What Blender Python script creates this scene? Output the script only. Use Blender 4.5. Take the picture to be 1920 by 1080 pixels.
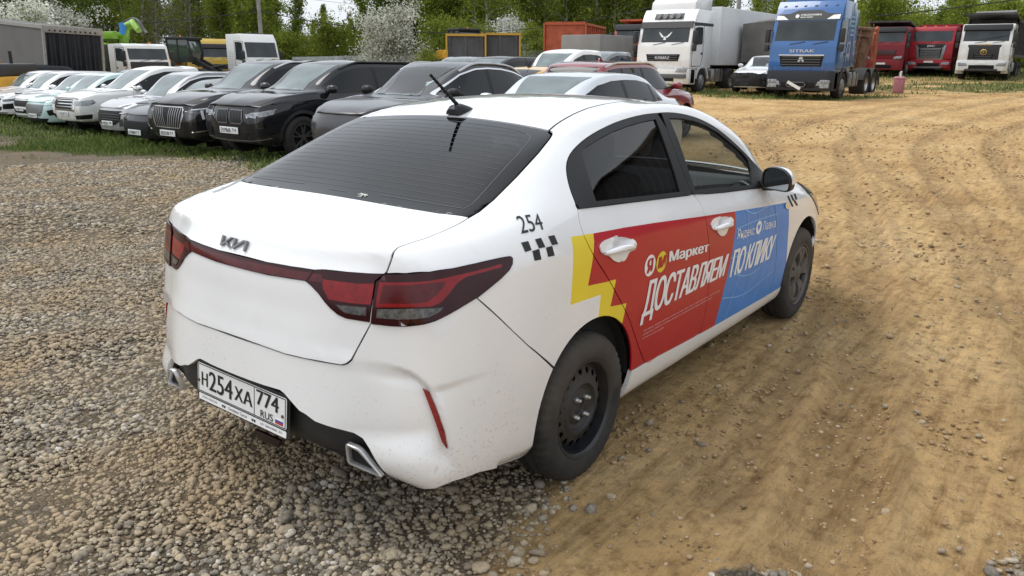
import bpy, bmesh, math, random
import numpy as np
from mathutils import Vector, Matrix
from mathutils.bvhtree import BVHTree
from mathutils.geometry import delaunay_2d_cdt

for o in list(bpy.data.objects):
    bpy.data.objects.remove(o)
SC = bpy.context.scene
COL = SC.collection
R = math.radians

# ------------------------------------------------------------------ camera
cam = bpy.data.cameras.new("camera")
cam.sensor_width = 36.0
cam.lens = 27.716
cam.clip_start, cam.clip_end = 0.05, 2000
camo = bpy.data.objects.new("camera", cam)
COL.objects.link(camo)
def aim(o, pos, yaw, pitch, roll):
    cy, sy, cp, sp = math.cos(yaw), math.sin(yaw), math.cos(pitch), math.sin(pitch)
    f = Vector((cy*cp, sy*cp, -sp)); r = Vector((sy, -cy, 0)); u = r.cross(f)
    r2 = math.cos(roll)*r + math.sin(roll)*u; u2 = -math.sin(roll)*r + math.cos(roll)*u
    m = Matrix((r2, u2, -f)).transposed().to_4x4(); m.translation = pos
    o.matrix_world = m
aim(camo, Vector((-2.4564, -2.3136, 1.6161)), 0.6427, 0.2814, 0.0082)
SC.camera = camo

# ------------------------------------------------------------------ sky, sun, exposure
SUN_EL, SUN_AZ = R(58), R(112)          # azimuth: direction towards the sun, counter-clockwise from +x
world = bpy.data.worlds.new("World"); SC.world = world
world.use_nodes = True
nt = world.node_tree; nt.nodes.clear()
wo = nt.nodes.new("ShaderNodeOutputWorld"); bg = nt.nodes.new("ShaderNodeBackground")
sky = nt.nodes.new("ShaderNodeTexSky"); sky.sky_type = 'NISHITA'; sky.sun_disc = False
sky.sun_elevation = SUN_EL; sky.sun_rotation = R(90) - SUN_AZ
sky.dust_density = 4.0; sky.air_density = 1.0
hs = nt.nodes.new("ShaderNodeHueSaturation"); hs.inputs['Saturation'].default_value = 0.34
hs.inputs['Value'].default_value = 1.0
# overcast: an even cloud layer with soft lighter and darker drifts
tc = nt.nodes.new("ShaderNodeTexCoord"); nz = nt.nodes.new("ShaderNodeTexNoise")
nz.inputs['Scale'].default_value = 2.2; nz.inputs['Detail'].default_value = 5
mx = nt.nodes.new("ShaderNodeMix"); mx.data_type = 'RGBA'; mx.inputs['Factor'].default_value = 0.62
rp = nt.nodes.new("ShaderNodeValToRGB")
rp.color_ramp.elements[0].position = 0.3; rp.color_ramp.elements[0].color = (5.9, 6.5, 7.2, 1)
rp.color_ramp.elements[1].position = 0.72; rp.color_ramp.elements[1].color = (8.5, 8.85, 9.3, 1)
nt.links.new(tc.outputs['Generated'], nz.inputs['Vector']); nt.links.new(nz.outputs['Fac'], rp.inputs['Fac'])
nt.links.new(sky.outputs[0], hs.inputs['Color'])
nt.links.new(hs.outputs[0], mx.inputs['A']); nt.links.new(rp.outputs[0], mx.inputs['B'])
nt.links.new(mx.outputs['Result'], bg.inputs['Color']); bg.inputs['Strength'].default_value = 0.106
nt.links.new(bg.outputs[0], wo.inputs[0])
sun = bpy.data.lights.new("sun", 'SUN'); sun.energy = 1.0; sun.angle = R(32); sun.color = (1, .98, .95)
suno = bpy.data.objects.new("sun", sun); COL.objects.link(suno)
suno.rotation_euler = Vector((-math.cos(SUN_AZ)*math.cos(SUN_EL), -math.sin(SUN_AZ)*math.cos(SUN_EL), -math.sin(SUN_EL))).to_track_quat('-Z', 'Y').to_euler()
SC.view_settings.view_transform = 'Standard'; SC.view_settings.look = 'None'
SC.view_settings.exposure = 0.72; SC.view_settings.gamma = 1.0
SC.cycles.max_bounces = 8; SC.cycles.transparent_max_bounces = 16

# ------------------------------------------------------------------ materials
MATS = {}
def nd(t, kind, **kw):
    n = t.nodes.new(kind)
    for k, v in kw.items():
        if hasattr(n, k): setattr(n, k, v)
        else: n.inputs[k.replace('_', ' ')].default_value = v
    return n
def mat(name, col, rough=.5, metal=0., coat=0., spec=.5, var=0., vscale=8., bump=0., bscale=60., dirt=None, coatrough=.03, dirt_h=.55, specks=0.):
    """principled surface; var = broad colour mottling, bump = fine relief, dirt = dust colour gathering on the lower body"""
    if name in MATS: return MATS[name]
    m = bpy.data.materials.new(name); m.use_nodes = True; MATS[name] = m
    t = m.node_tree; b = t.nodes['Principled BSDF']
    b.inputs['Base Color'].default_value = (*col, 1); b.inputs['Roughness'].default_value = rough
    b.inputs['Metallic'].default_value = metal; b.inputs['Coat Weight'].default_value = coat
    b.inputs['Coat Roughness'].default_value = coatrough; b.inputs['Specular IOR Level'].default_value = spec
    m.diffuse_color = (*col, 1)
    tc = nd(t, 'ShaderNodeTexCoord'); out = None
    if var:
        n = nd(t, 'ShaderNodeTexNoise'); n.inputs['Scale'].default_value = vscale; n.inputs['Detail'].default_value = 6
        t.links.new(tc.outputs['Object'], n.inputs['Vector'])
        mr = nd(t, 'ShaderNodeMapRange'); mr.inputs['From Min'].default_value = .3; mr.inputs['From Max'].default_value = .7
        mr.inputs['To Min'].default_value = 1 - var; mr.inputs['To Max'].default_value = 1 + var
        t.links.new(n.outputs['Fac'], mr.inputs['Value'])
        mm = nd(t, 'ShaderNodeMix', data_type='RGBA', blend_type='MULTIPLY'); mm.inputs['Factor'].default_value = 1
        mm.inputs['A'].default_value = (*col, 1); t.links.new(mr.outputs[0], mm.inputs['B'])
        out = mm.outputs['Result']
    if dirt:
        n = nd(t, 'ShaderNodeTexNoise'); n.inputs['Scale'].default_value = 7; n.inputs['Detail'].default_value = 9; n.inputs['Roughness'].default_value = .72
        t.links.new(tc.outputs['Object'], n.inputs['Vector'])
        sx = nd(t, 'ShaderNodeSeparateXYZ'); t.links.new(tc.outputs['Object'], sx.inputs[0])
        h = nd(t, 'ShaderNodeMapRange'); h.inputs['From Min'].default_value = .12; h.inputs['From Max'].default_value = dirt_h
        h.inputs['To Min'].default_value = .62; h.inputs['To Max'].default_value = .02
        t.links.new(sx.outputs['Z'], h.inputs['Value'])
        q = nd(t, 'ShaderNodeMath', operation='ADD'); t.links.new(h.outputs[0], q.inputs[0]); t.links.new(n.outputs['Fac'], q.inputs[1])
        k = nd(t, 'ShaderNodeMapRange'); k.inputs['From Min'].default_value = .62; k.inputs['From Max'].default_value = 1.25; k.inputs['To Max'].default_value = .85
        t.links.new(q.outputs[0], k.inputs['Value'])
        mm = nd(t, 'ShaderNodeMix', data_type='RGBA'); t.links.new(k.outputs[0], mm.inputs['Factor'])
        if out: t.links.new(out, mm.inputs['A'])
        else: mm.inputs['A'].default_value = (*col, 1)
        mm.inputs['B'].default_value = (*dirt, 1); out = mm.outputs['Result']
        rr = nd(t, 'ShaderNodeMapRange'); rr.inputs['To Min'].default_value = rough; rr.inputs['To Max'].default_value = .9
        t.links.new(k.outputs[0], rr.inputs['Value']); t.links.new(rr.outputs[0], b.inputs['Roughness'])
        if coat:
            cw = nd(t, 'ShaderNodeMapRange'); cw.inputs['To Min'].default_value = coat; cw.inputs['To Max'].default_value = 0
            t.links.new(k.outputs[0], cw.inputs['Value']); t.links.new(cw.outputs[0], b.inputs['Coat Weight'])
    if specks:                              # dried splashes and road grit, denser low down
        n = nd(t, 'ShaderNodeTexNoise'); n.inputs['Scale'].default_value = 85; n.inputs['Detail'].default_value = 3; n.inputs['Roughness'].default_value = .6
        t.links.new(tc.outputs['Object'], n.inputs['Vector'])
        n2 = nd(t, 'ShaderNodeTexNoise'); n2.inputs['Scale'].default_value = 4; n2.inputs['Detail'].default_value = 6; t.links.new(tc.outputs['Object'], n2.inputs['Vector'])
        sx = nd(t, 'ShaderNodeSeparateXYZ'); t.links.new(tc.outputs['Object'], sx.inputs[0])
        h = nd(t, 'ShaderNodeMapRange'); h.inputs['From Min'].default_value = .2; h.inputs['From Max'].default_value = 1.0; h.inputs['To Min'].default_value = .14; h.inputs['To Max'].default_value = 0.
        t.links.new(sx.outputs['Z'], h.inputs['Value'])
        a1 = nd(t, 'ShaderNodeMath', operation='MULTIPLY_ADD'); a1.inputs[1].default_value = .30; t.links.new(n2.outputs['Fac'], a1.inputs[0]); t.links.new(n.outputs['Fac'], a1.inputs[2])
        a2 = nd(t, 'ShaderNodeMath', operation='ADD'); t.links.new(a1.outputs[0], a2.inputs[0]); t.links.new(h.outputs[0], a2.inputs[1])
        k2 = nd(t, 'ShaderNodeMapRange'); k2.inputs['From Min'].default_value = .86; k2.inputs['From Max'].default_value = .97; k2.inputs['To Max'].default_value = specks
        t.links.new(a2.outputs[0], k2.inputs['Value'])
        mm = nd(t, 'ShaderNodeMix', data_type='RGBA'); t.links.new(k2.outputs[0], mm.inputs['Factor'])
        if out: t.links.new(out, mm.inputs['A'])
        else: mm.inputs['A'].default_value = (*col, 1)
        mm.inputs['B'].default_value = (.27, .22, .165, 1); out = mm.outputs['Result']
    if out: t.links.new(out, b.inputs['Base Color'])
    if bump:
        n = nd(t, 'ShaderNodeTexNoise'); n.inputs['Scale'].default_value = bscale; n.inputs['Detail'].default_value = 5
        t.links.new(tc.outputs['Object'], n.inputs['Vector'])
        bp = nd(t, 'ShaderNodeBump'); bp.inputs['Strength'].default_value = bump; bp.inputs['Distance'].default_value = .01
        t.links.new(n.outputs['Fac'], bp.inputs['Height']); t.links.new(bp.outputs[0], b.inputs['Normal'])
    return m
def glass(name, tint, refl=1.0, ior=1.5, rough=0.0):
    """thin tinted pane: fresnel mirror over a coloured see-through layer"""
    if name in MATS: return MATS[name]
    m = bpy.data.materials.new(name); m.use_nodes = True; MATS[name] = m
    t = m.node_tree; t.nodes.clear()
    o = nd(t, 'ShaderNodeOutputMaterial'); tr = nd(t, 'ShaderNodeBsdfTransparent'); tr.inputs[0].default_value = (*tint, 1)
    gl = nd(t, 'ShaderNodeBsdfGlossy'); gl.inputs['Roughness'].default_value = rough; gl.inputs['Color'].default_value = (refl, refl, refl, 1)
    fr = nd(t, 'ShaderNodeFresnel'); ge = nd(t, 'ShaderNodeNewGeometry')
    fi = nd(t, 'ShaderNodeMath', operation='MULTIPLY_ADD'); fi.inputs[1].default_value = 1/ior-ior; fi.inputs[2].default_value = ior   # a pane mirrors the same from both faces
    t.links.new(ge.outputs['Backfacing'], fi.inputs[0]); t.links.new(fi.outputs[0], fr.inputs['IOR'])
    mi = nd(t, 'ShaderNodeMixShader'); t.links.new(fr.outputs[0], mi.inputs[0]); t.links.new(tr.outputs[0], mi.inputs[1]); t.links.new(gl.outputs[0], mi.inputs[2])
    t.links.new(mi.outputs[0], o.inputs[0])
    return m

# ------------------------------------------------------------------ objects
def tag(o, label=None, cat=None, group=None, kind=None):
    if label: o['label'] = label
    if cat: o['category'] = cat
    if group: o['group'] = group
    if kind: o['kind'] = kind
    return o
def thing(name, label, cat, loc=(0, 0, 0), rz=0, group=None):
    o = bpy.data.objects.new(name, None); COL.objects.link(o)
    o.location = loc; o.rotation_euler = (0, 0, rz); o.empty_display_size = .1
    return tag(o, label, cat, group)
def link(name, me, mats, parent=None, label=None):
    o = bpy.data.objects.new(name, me); COL.objects.link(o)
    for m in (mats if isinstance(mats, (list, tuple)) else [mats]): me.materials.append(m)
    if parent: o.parent = parent
    if label: o['label'] = label
    return o
def copy_tree(o, parent=None):
    c = o.copy(); COL.objects.link(c); c.parent = parent
    for ch in list(o.children): copy_tree(ch, c)
    return c

class MB:
    """mesh builder: gathers primitives into one mesh"""
    def __init__(s): s.v = []; s.f = []; s.mi = []; s.sm = []
    def add(s, vs, fs, mi=0, smooth=False, M=None):
        n = len(s.v)
        for p in vs:
            s.v.append(tuple(M @ Vector(p)) if M is not None else tuple(p))
        for f in fs: s.f.append([n+i for i in f]); s.mi.append(mi); s.sm.append(smooth)
        return s
    def box(s, x0, x1, y0, y1, z0, z1, mi=0, M=None, b=0.0):
        if b <= 0:
            vs = [(x0,y0,z0),(x1,y0,z0),(x1,y1,z0),(x0,y1,z0),(x0,y0,z1),(x1,y0,z1),(x1,y1,z1),(x0,y1,z1)]
            return s.add(vs, [(0,3,2,1),(4,5,6,7),(0,1,5,4),(1,2,6,5),(2,3,7,6),(3,0,4,7)], mi, False, M)
        b = min(b, .49*abs(x1-x0), .49*abs(y1-y0), .49*abs(z1-z0))
        bm = bmesh.new(); bmesh.ops.create_cube(bm, size=1)
        for v in bm.verts: v.co = ((x0+x1)/2+v.co.x*(x1-x0), (y0+y1)/2+v.co.y*(y1-y0), (z0+z1)/2+v.co.z*(z1-z0))
        bmesh.ops.bevel(bm, geom=bm.edges[:], offset=b, segments=2, profile=.6, affect='EDGES')
        s.bm(bm, mi, False, M); return s
    def bm(s, bm, mi=0, smooth=False, M=None):
        bm.verts.index_update()
        s.add([v.co[:] for v in bm.verts], [[v.index for v in f.verts] for f in bm.faces], mi, smooth, M); bm.free()
    def prism(s, poly, h0, h1, axis='y', mi=0, M=None, b=0.0, smooth=False):
        """2-D polygon pushed along an axis: 'y' polygon is (x,z); 'x' polygon is (y,z); 'z' polygon is (x,y)"""
        mp = {'y': lambda a, c, h: (a, h, c), 'x': lambda a, c, h: (h, a, c), 'z': lambda a, c, h: (a, c, h)}[axis]
        n = len(poly)
        bm = bmesh.new()
        A = [bm.verts.new(mp(a, c, h0)) for a, c in poly]; B = [bm.verts.new(mp(a, c, h1)) for a, c in poly]
        bm.faces.new(A); bm.faces.new(B[::-1])
        for i in range(n): bm.faces.new((A[i], B[i], B[(i+1) % n], A[(i+1) % n]))
        bmesh.ops.recalc_face_normals(bm, faces=bm.faces[:])
        if b > 0: bmesh.ops.bevel(bm, geom=bm.edges[:], offset=b, segments=2, profile=.6, affect='EDGES')
        s.bm(bm, mi, smooth, M); return s
    def tube(s, pts, r, n=8, mi=0, M=None, cap=True, closed=False):
        pts = [Vector(p) for p in pts]; rs = r if isinstance(r, (list, tuple)) else [r]*len(pts)
        vs = []; fs = []; m = len(pts); up = None
        for i, p in enumerate(pts):
            if closed: d = pts[(i+1) % m]-pts[i-1]
            else: d = pts[min(i+1, m-1)]-pts[max(i-1, 0)]
            d.normalize()
            if up is None: up = d.orthogonal().normalized()
            a = (up - d*up.dot(d))
            a = a.normalized() if a.length > 1e-6 else d.orthogonal().normalized(); up = a; b = d.cross(a)
            for k in range(n):
                t = 2*math.pi*k/n; vs.append(p + (a*math.cos(t)+b*math.sin(t))*rs[i])
        L = m if closed else m-1
        for i in range(L):
            for k in range(n):
                j = (i+1) % m; fs.append((i*n+k, i*n+(k+1) % n, j*n+(k+1) % n, j*n+k))
        s.add(vs, fs, mi, True, M)
        if cap and not closed:
            s.add(vs[:n], [tuple(range(n))[::-1]], mi, False, M); s.add(vs[-n:], [tuple(range(n))], mi, False, M)
        return s
    def lathe(s, prof, n=32, axis='y', mi=0, M=None, smooth=True, closed=False):
        """profile of (radius, height) turned about an axis"""
        mp = {'y': lambda r, h, c, t: (r*c, h, r*t), 'z': lambda r, h, c, t: (r*c, r*t, h), 'x': lambda r, h, c, t: (h, r*c, r*t)}[axis]
        vs = []; fs = []
        for k in range(n):
            a = 2*math.pi*k/n
            for r, h in prof: vs.append(mp(r, h, math.cos(a), math.sin(a)))
        m = len(prof)
        for k in range(n):
            for i in range(m if closed else m-1):
                j = (i+1) % m; fs.append((k*m+i, k*m+j, ((k+1) % n)*m+j, ((k+1) % n)*m+i))
        s.add(vs, fs, mi, smooth, M); return s
    def mesh(s, name, auto=None):
        me = bpy.data.meshes.new(name); me.from_pydata(s.v, [], s.f); me.update()
        me.polygons.foreach_set('material_index', s.mi); me.polygons.foreach_set('use_smooth', s.sm)
        bm = bmesh.new(); bm.from_mesh(me); bmesh.ops.recalc_face_normals(bm, faces=bm.faces[:]); bm.to_mesh(me); bm.free()
        if auto: me.set_sharp_from_angle(angle=auto)
        return me
    def build(s, name, mats, parent=None, label=None, auto=R(38)):
        return link(name, s.mesh(name, auto), mats, parent, label)

# ------------------------------------------------------------------ smooth car shells and the panels cut on them
def cage_mesh(P, F, levels, fit=6, crease=None):
    """subdivision cage whose limit surface passes through the given points"""
    P = np.array(P, float)
    me = bpy.data.meshes.new("cage"); me.from_pydata(P.tolist(), [], F); me.update()
    o = bpy.data.objects.new("cage", me); COL.objects.link(o)
    if crease:
        at = me.attributes.new('crease_edge', 'FLOAT', 'EDGE')
        for i, e in enumerate(me.edges):
            k = tuple(sorted(e.vertices))
            if k in crease: at.data[i].value = crease[k]
    md = o.modifiers.new('s', 'SUBSURF'); md.use_limit_surface = True; md.levels = 2; md.render_levels = 2
    n = len(P); Q = P.copy()
    for it in range(fit):
        dg = bpy.context.evaluated_depsgraph_get(); e = o.evaluated_get(dg).to_mesh()
        L = np.empty(len(e.vertices)*3); e.vertices.foreach_get('co', L); L = L.reshape(-1, 3)[:n]
        o.evaluated_get(dg).to_mesh_clear()
        Q = Q + (P - L)*.9
        me.vertices.foreach_set('co', Q.ravel()); me.update()
    md.levels = levels; o.update_tag(); bpy.context.view_layer.update()
    dg = bpy.context.evaluated_depsgraph_get(); e = o.evaluated_get(dg).to_mesh(); e.calc_loop_triangles()
    V = np.empty(len(e.vertices)*3); e.vertices.foreach_get('co', V); V = V.reshape(-1, 3).copy()
    T = np.empty(len(e.loop_triangles)*3, dtype=np.int32); e.loop_triangles.foreach_get('vertices', T); T = T.reshape(-1, 3).copy()
    Qd = [tuple(p.vertices) for p in e.polygons]
    o.evaluated_get(dg).to_mesh_clear()
    bpy.data.objects.remove(o); bpy.data.meshes.remove(me)
    return V, T, Qd

def vnormals(V, T):
    a, b, c = V[T[:, 0]], V[T[:, 1]], V[T[:, 2]]
    fn = np.cross(b-a, c-a); N = np.zeros_like(V)
    for k in range(3): np.add.at(N, T[:, k], fn)
    return N/np.maximum(np.linalg.norm(N, axis=1, keepdims=True), 1e-12)

class Surf:
    def __init__(s, V, T):
        s.V, s.T = V, T; s.N = vnormals(V, T)
        s.bvh = BVHTree.FromPolygons(V.tolist(), T.tolist())
    def cast(s, o, d, snap=True):
        h, n, i, dist = s.bvh.ray_cast(Vector(o), Vector(d))
        if h is None:
            if not snap: return None
            # beside the shell: nearest point to the ray
            o = Vector(o); d = Vector(d).normalized(); best = None
            for k in range(0, 60):
                q = o + d*(k*.1+7.0); r = s.bvh.find_nearest(q)
                if best is None or r[3] < best[3]: best = r
            q = o + d*((best[0]-o).dot(d)); r = s.bvh.find_nearest(q); h, i = r[0], r[2]
        return s.at(h, i)
    def at(s, h, i):
        a, b, c = (s.V[k] for k in s.T[i]); p = np.array(h)
        n = np.cross(b-a, c-a); A = n@n
        w0 = np.cross(c-b, p-b)@n/A; w1 = np.cross(a-c, p-c)@n/A; w2 = 1-w0-w1
        m = w0*s.N[s.T[i][0]]+w1*s.N[s.T[i][1]]+w2*s.N[s.T[i][2]]
        return p, m/np.linalg.norm(m)

class Planar:
    def __init__(s, d, e1, e2): s.d, s.e1, s.e2 = (np.array(q, float)/np.linalg.norm(q) for q in (d, e1, e2))
    def fwd(s, p): p = np.asarray(p, float); return np.stack([p@s.e1, p@s.e2], -1)
    def ray(s, q): return q[0]*s.e1+q[1]*s.e2-10*s.d, s.d
class Cyl:
    """unrolled about a vertical axis; u = angle*rad from the tail (sx=-1) or nose (sx=1) direction towards the right side"""
    def __init__(s, cx, cy, rad, sx=-1): s.cx, s.cy, s.r, s.sx = cx, cy, rad, sx
    def fwd(s, p):
        p = np.asarray(p, float); a = np.arctan2(-(p[..., 1]-s.cy), s.sx*(p[..., 0]-s.cx)); return np.stack([a*s.r, p[..., 2]], -1)
    def ray(s, q):
        a = q[0]/s.r; d = np.array([-s.sx*math.cos(a), math.sin(a), 0.])
        return np.array([s.cx, s.cy, q[1]])-10*d, d
SIDE = Planar((0, 1, 0), (1, 0, 0), (0, 0, 1))
TOP = Planar((0, 0, -1), (1, 0, 0), (0, 1, 0))
REAR = Planar((1, 0, 0), (0, 1, 0), (0, 0, 1))
FRONT = Planar((-1, 0, 0), (0, 1, 0), (0, 0, 1))
LIDP = Planar((.72, 0, -.69), (0, 1, 0), (.69, 0, .72))
HOODP = Planar((-.5, 0, -.87), (0, 1, 0), (-.87, 0, .5))
QUART = Planar((.32, .70, -.64), (.909, -.416, 0), (.266, .582, .768))

def inside(P, poly):
    P = np.asarray(P, float); x, y = P[:, 0], P[:, 1]; c = np.zeros(len(P), bool); poly = np.asarray(poly, float)
    a = poly; b = np.roll(poly, -1, 0)
    for (x0, y0), (x1, y1) in zip(a, b):
        if y0 == y1: continue
        k = ((y0 > y) != (y1 > y)) & (x < (x1-x0)*(y-y0)/(y1-y0)+x0); c ^= k
    return c
def densify(poly, s, closed=True):
    poly = [np.array(p, float) for p in poly]; out = []
    n = len(poly)
    for i in range(n if closed else n-1):
        a, b = poly[i], poly[(i+1) % n]; k = max(1, int(math.ceil(np.linalg.norm(b-a)/s)))
        out += [a+(b-a)*j/k for j in range(k)]
    if not closed: out.append(poly[-1])
    return out
def inset(poly, g):
    P = np.array(poly, float); n = len(P)
    area = .5*np.sum(P[:, 0]*np.roll(P[:, 1], -1)-np.roll(P[:, 0], -1)*P[:, 1]); sg = 1 if area > 0 else -1
    out = []
    for i in range(n):
        a, b, c = P[i-1], P[i], P[(i+1) % n]
        d1 = (b-a)/max(np.linalg.norm(b-a), 1e-9); d2 = (c-b)/max(np.linalg.norm(c-b), 1e-9)
        n1 = sg*np.array([-d1[1], d1[0]]); n2 = sg*np.array([-d2[1], d2[0]]); m = n1+n2
        l = max(np.linalg.norm(m), 1e-9); m = m/l; out.append(b+m*g/max(.5, m@n1))
    return [tuple(p) for p in out]
def spline(pts, per=6, closed=False):
    """Catmull-Rom through 2-D or 3-D points"""
    P = [np.array(p, float) for p in pts]; n = len(P); out = []
    for i in range(n if closed else n-1):
        p1, p2 = P[i], P[(i+1) % n]
        p0 = P[i-1] if (closed or i > 0) else 2*p1-p2
        p3 = P[(i+2) % n] if (closed or i+2 < n) else 2*p2-p1
        t01 = max(np.linalg.norm(p1-p0), 1e-9)**.5; t12 = max(np.linalg.norm(p2-p1), 1e-9)**.5; t23 = max(np.linalg.norm(p3-p2), 1e-9)**.5
        m1 = (p2-p1)+t12*((p1-p0)/t01-(p2-p0)/(t01+t12)); m2 = (p2-p1)+t12*((p3-p2)/t23-(p3-p1)/(t12+t23))
        for k in range(per):
            u = k/per; u2, u3 = u*u, u*u*u
            out.append((2*u3-3*u2+1)*p1+(u3-2*u2+u)*m1+(-2*u3+3*u2)*p2+(u3-u2)*m2)
    if not closed: out.append(P[-1])
    return [tuple(p) for p in out]
def arc(cx, cy, r, a0, a1, n=24): return [(cx+r*math.cos(R(a0+(a1-a0)*i/n)), cy+r*math.sin(R(a0+(a1-a0)*i/n))) for i in range(n+1)]

def region(surf, proj, inc, exc=(), areas=(), step=.025, off=0., flange=.008, disp=None, mirror=False, both=False, strict=False):
    """A panel: the part of `surf` inside polygon `inc` (and outside `exc`), seen along `proj`.
    areas = [(polygon, material index)] colours patches of the panel; disp(q)->offset along the normal."""
    polys = [inc]+list(exc)+[a[0] for a in areas]
    pts = []; edges = []
    for k, pl in enumerate(polys):
        d = densify(pl, step); n0 = len(pts); pts += [tuple(p) for p in d]
        edges += [(n0+i, n0+(i+1) % len(d)) for i in range(len(d))]
    inc_ = np.array(inc); lo, hi = inc_.min(0), inc_.max(0)
    gx = np.arange(lo[0]+step*.5, hi[0], step); gy = np.arange(lo[1]+step*.45, hi[1], step)
    G = np.array([(x+(step*.5 if j % 2 else 0), y) for j, y in enumerate(gy) for x in gx])
    if len(G):
        k = inside(G, inc)
        for e in exc: k &= ~inside(G, e)
        G = G[k]
        E = np.array(pts)
        if len(G):
            dmin = np.array([np.min(np.sum((E-g)**2, 1)) for g in G]); G = G[dmin > (step*.35)**2]
        pts += [tuple(g) for g in G]
    v2, _, f2, _, _, _ = delaunay_2d_cdt([Vector(p) for p in pts], edges, [], 0, 1e-6)
    v2 = np.array([(v.x, v.y) for v in v2]); F = np.array([f for f in f2 if len(f) == 3])
    cen = v2[F].mean(1); keep = inside(cen, inc)
    for e in exc: keep &= ~inside(cen, e)
    F = F[keep]; cen = cen[keep]
    mi = np.zeros(len(F), int)
    for pl, m in areas: mi[inside(cen, pl)] = m
    used = np.unique(F); remap = -np.ones(len(v2), int); remap[used] = np.arange(len(used)); F = remap[F]; v2 = v2[used]
    V = []; N = []; bad = set()
    for i, q in enumerate(v2):
        o, d = proj.ray(q); c = surf.cast(o, d, not strict)
        if c is None or (strict and -np.dot(c[1], d) < .08): bad.add(i); c = (np.zeros(3), np.array([0., 0, 1])) if c is None else c
        p, n = c; V.append(p+n*off); N.append(n)
    if bad:
        ok = np.array([not (set(f) & bad) for f in F.tolist()], bool); F = F[ok]; mi = mi[ok]
        lab = list(range(len(V)))                                  # keep only the largest connected piece
        def root_(i):
            while lab[i] != i: lab[i] = lab[lab[i]]; i = lab[i]
            return i
        for f in F.tolist():
            a, b, c = (root_(i) for i in f); lab[b] = a; lab[root_(c)] = a
        rt = np.array([root_(f[0]) for f in F.tolist()])
        if len(rt): u_, n_ = np.unique(rt, return_counts=True); ok = rt == u_[n_.argmax()]; F = F[ok]; mi = mi[ok]
        used = np.unique(F); rm = -np.ones(len(V), int); rm[used] = np.arange(len(used)); F = rm[F]; V = [V[i] for i in used]; N = [N[i] for i in used]
    V = np.array(V); N = np.array(N)
    if disp is not None:
        D = np.array([disp(q) for q in v2]); V = V+N*D[:, None]
        N2 = vnormals(V, F); s = np.sign(np.sum(N2*N, 1)); N = N2*s[:, None]
    fn = np.cross(V[F[:, 1]]-V[F[:, 0]], V[F[:, 2]]-V[F[:, 0]])
    fl = np.sum(fn*N[F].mean(1), 1) < 0; F[fl] = F[fl][:, ::-1]
    faces = [tuple(f) for f in F]; mats = list(mi); LN = [tuple(N[i]) for f in F for i in f]
    if flange:
        cnt = {}
        for fi, f in enumerate(F):
            for k in range(3):
                e = (f[k], f[(k+1) % 3]); cnt[e] = fi
        nV = len(V); ext = {}; EV = []
        for (a, b), fi in cnt.items():
            if (b, a) in cnt: continue
            q = []
            for i in (a, b):
                if i not in ext: ext[i] = nV+len(EV); EV.append(V[i]-N[i]*flange)
            f = (b, a, ext[a], ext[b]); faces.append(f); mats.append(mi[fi])
            nn = np.cross(V[a]-V[b], EV[ext[a]-nV]-V[b]); nn = nn/max(np.linalg.norm(nn), 1e-12)
            LN += [tuple(nn)]*4
        if EV: V = np.vstack([V, EV])
    if mirror or both:
        W = V*[1, -1, 1]; f2 = [f[::-1] for f in faces]
        L2 = []; k = 0
        for f in faces:
            L2 += [(LN[k+j][0], -LN[k+j][1], LN[k+j][2]) for j in range(len(f))][::-1]; k += len(f)
        if both:
            n = len(V); V = np.vstack([V, W]); faces = faces+[tuple(i+n for i in f) for f in f2]; mats = mats+mats; LN = LN+L2
        else: V, faces, LN = W, f2, L2
    me = bpy.data.meshes.new("panel"); me.from_pydata(V.tolist(), [], faces)
    me.polygons.foreach_set('material_index', mats); me.polygons.foreach_set('use_smooth', [True]*len(faces)); me.update()
    me.normals_split_custom_set(LN)
    return me
def strip(surf, proj, line, w, off=.002, closed=False, step=.02, mb=None, mi=0, sgn=1):
    """thin raised line lying on the shell"""
    L = densify(line, step, closed); n = len(L); vs = []; fs = []
    for i, q in enumerate(L):
        a = L[i-1] if (i > 0 or closed) else L[i]; b = L[(i+1) % n] if (i < n-1 or closed) else L[i]
        t = np.array(b)-np.array(a); t = t/max(np.linalg.norm(t), 1e-9); nn = np.array([-t[1], t[0]])
        for s in (-.5, .5):
            o, d = proj.ray(np.array(q)+nn*s*w); p, nr = surf.cast(o, d); p = p+nr*off; vs.append((p[0], p[1]*sgn, p[2]))
    for i in range(n if closed else n-1):
        j = (i+1) % n; fs.append((2*i, 2*i+1, 2*j+1, 2*j))
    mb = mb or MB(); mb.add(vs, fs, mi, True); return mb

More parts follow.
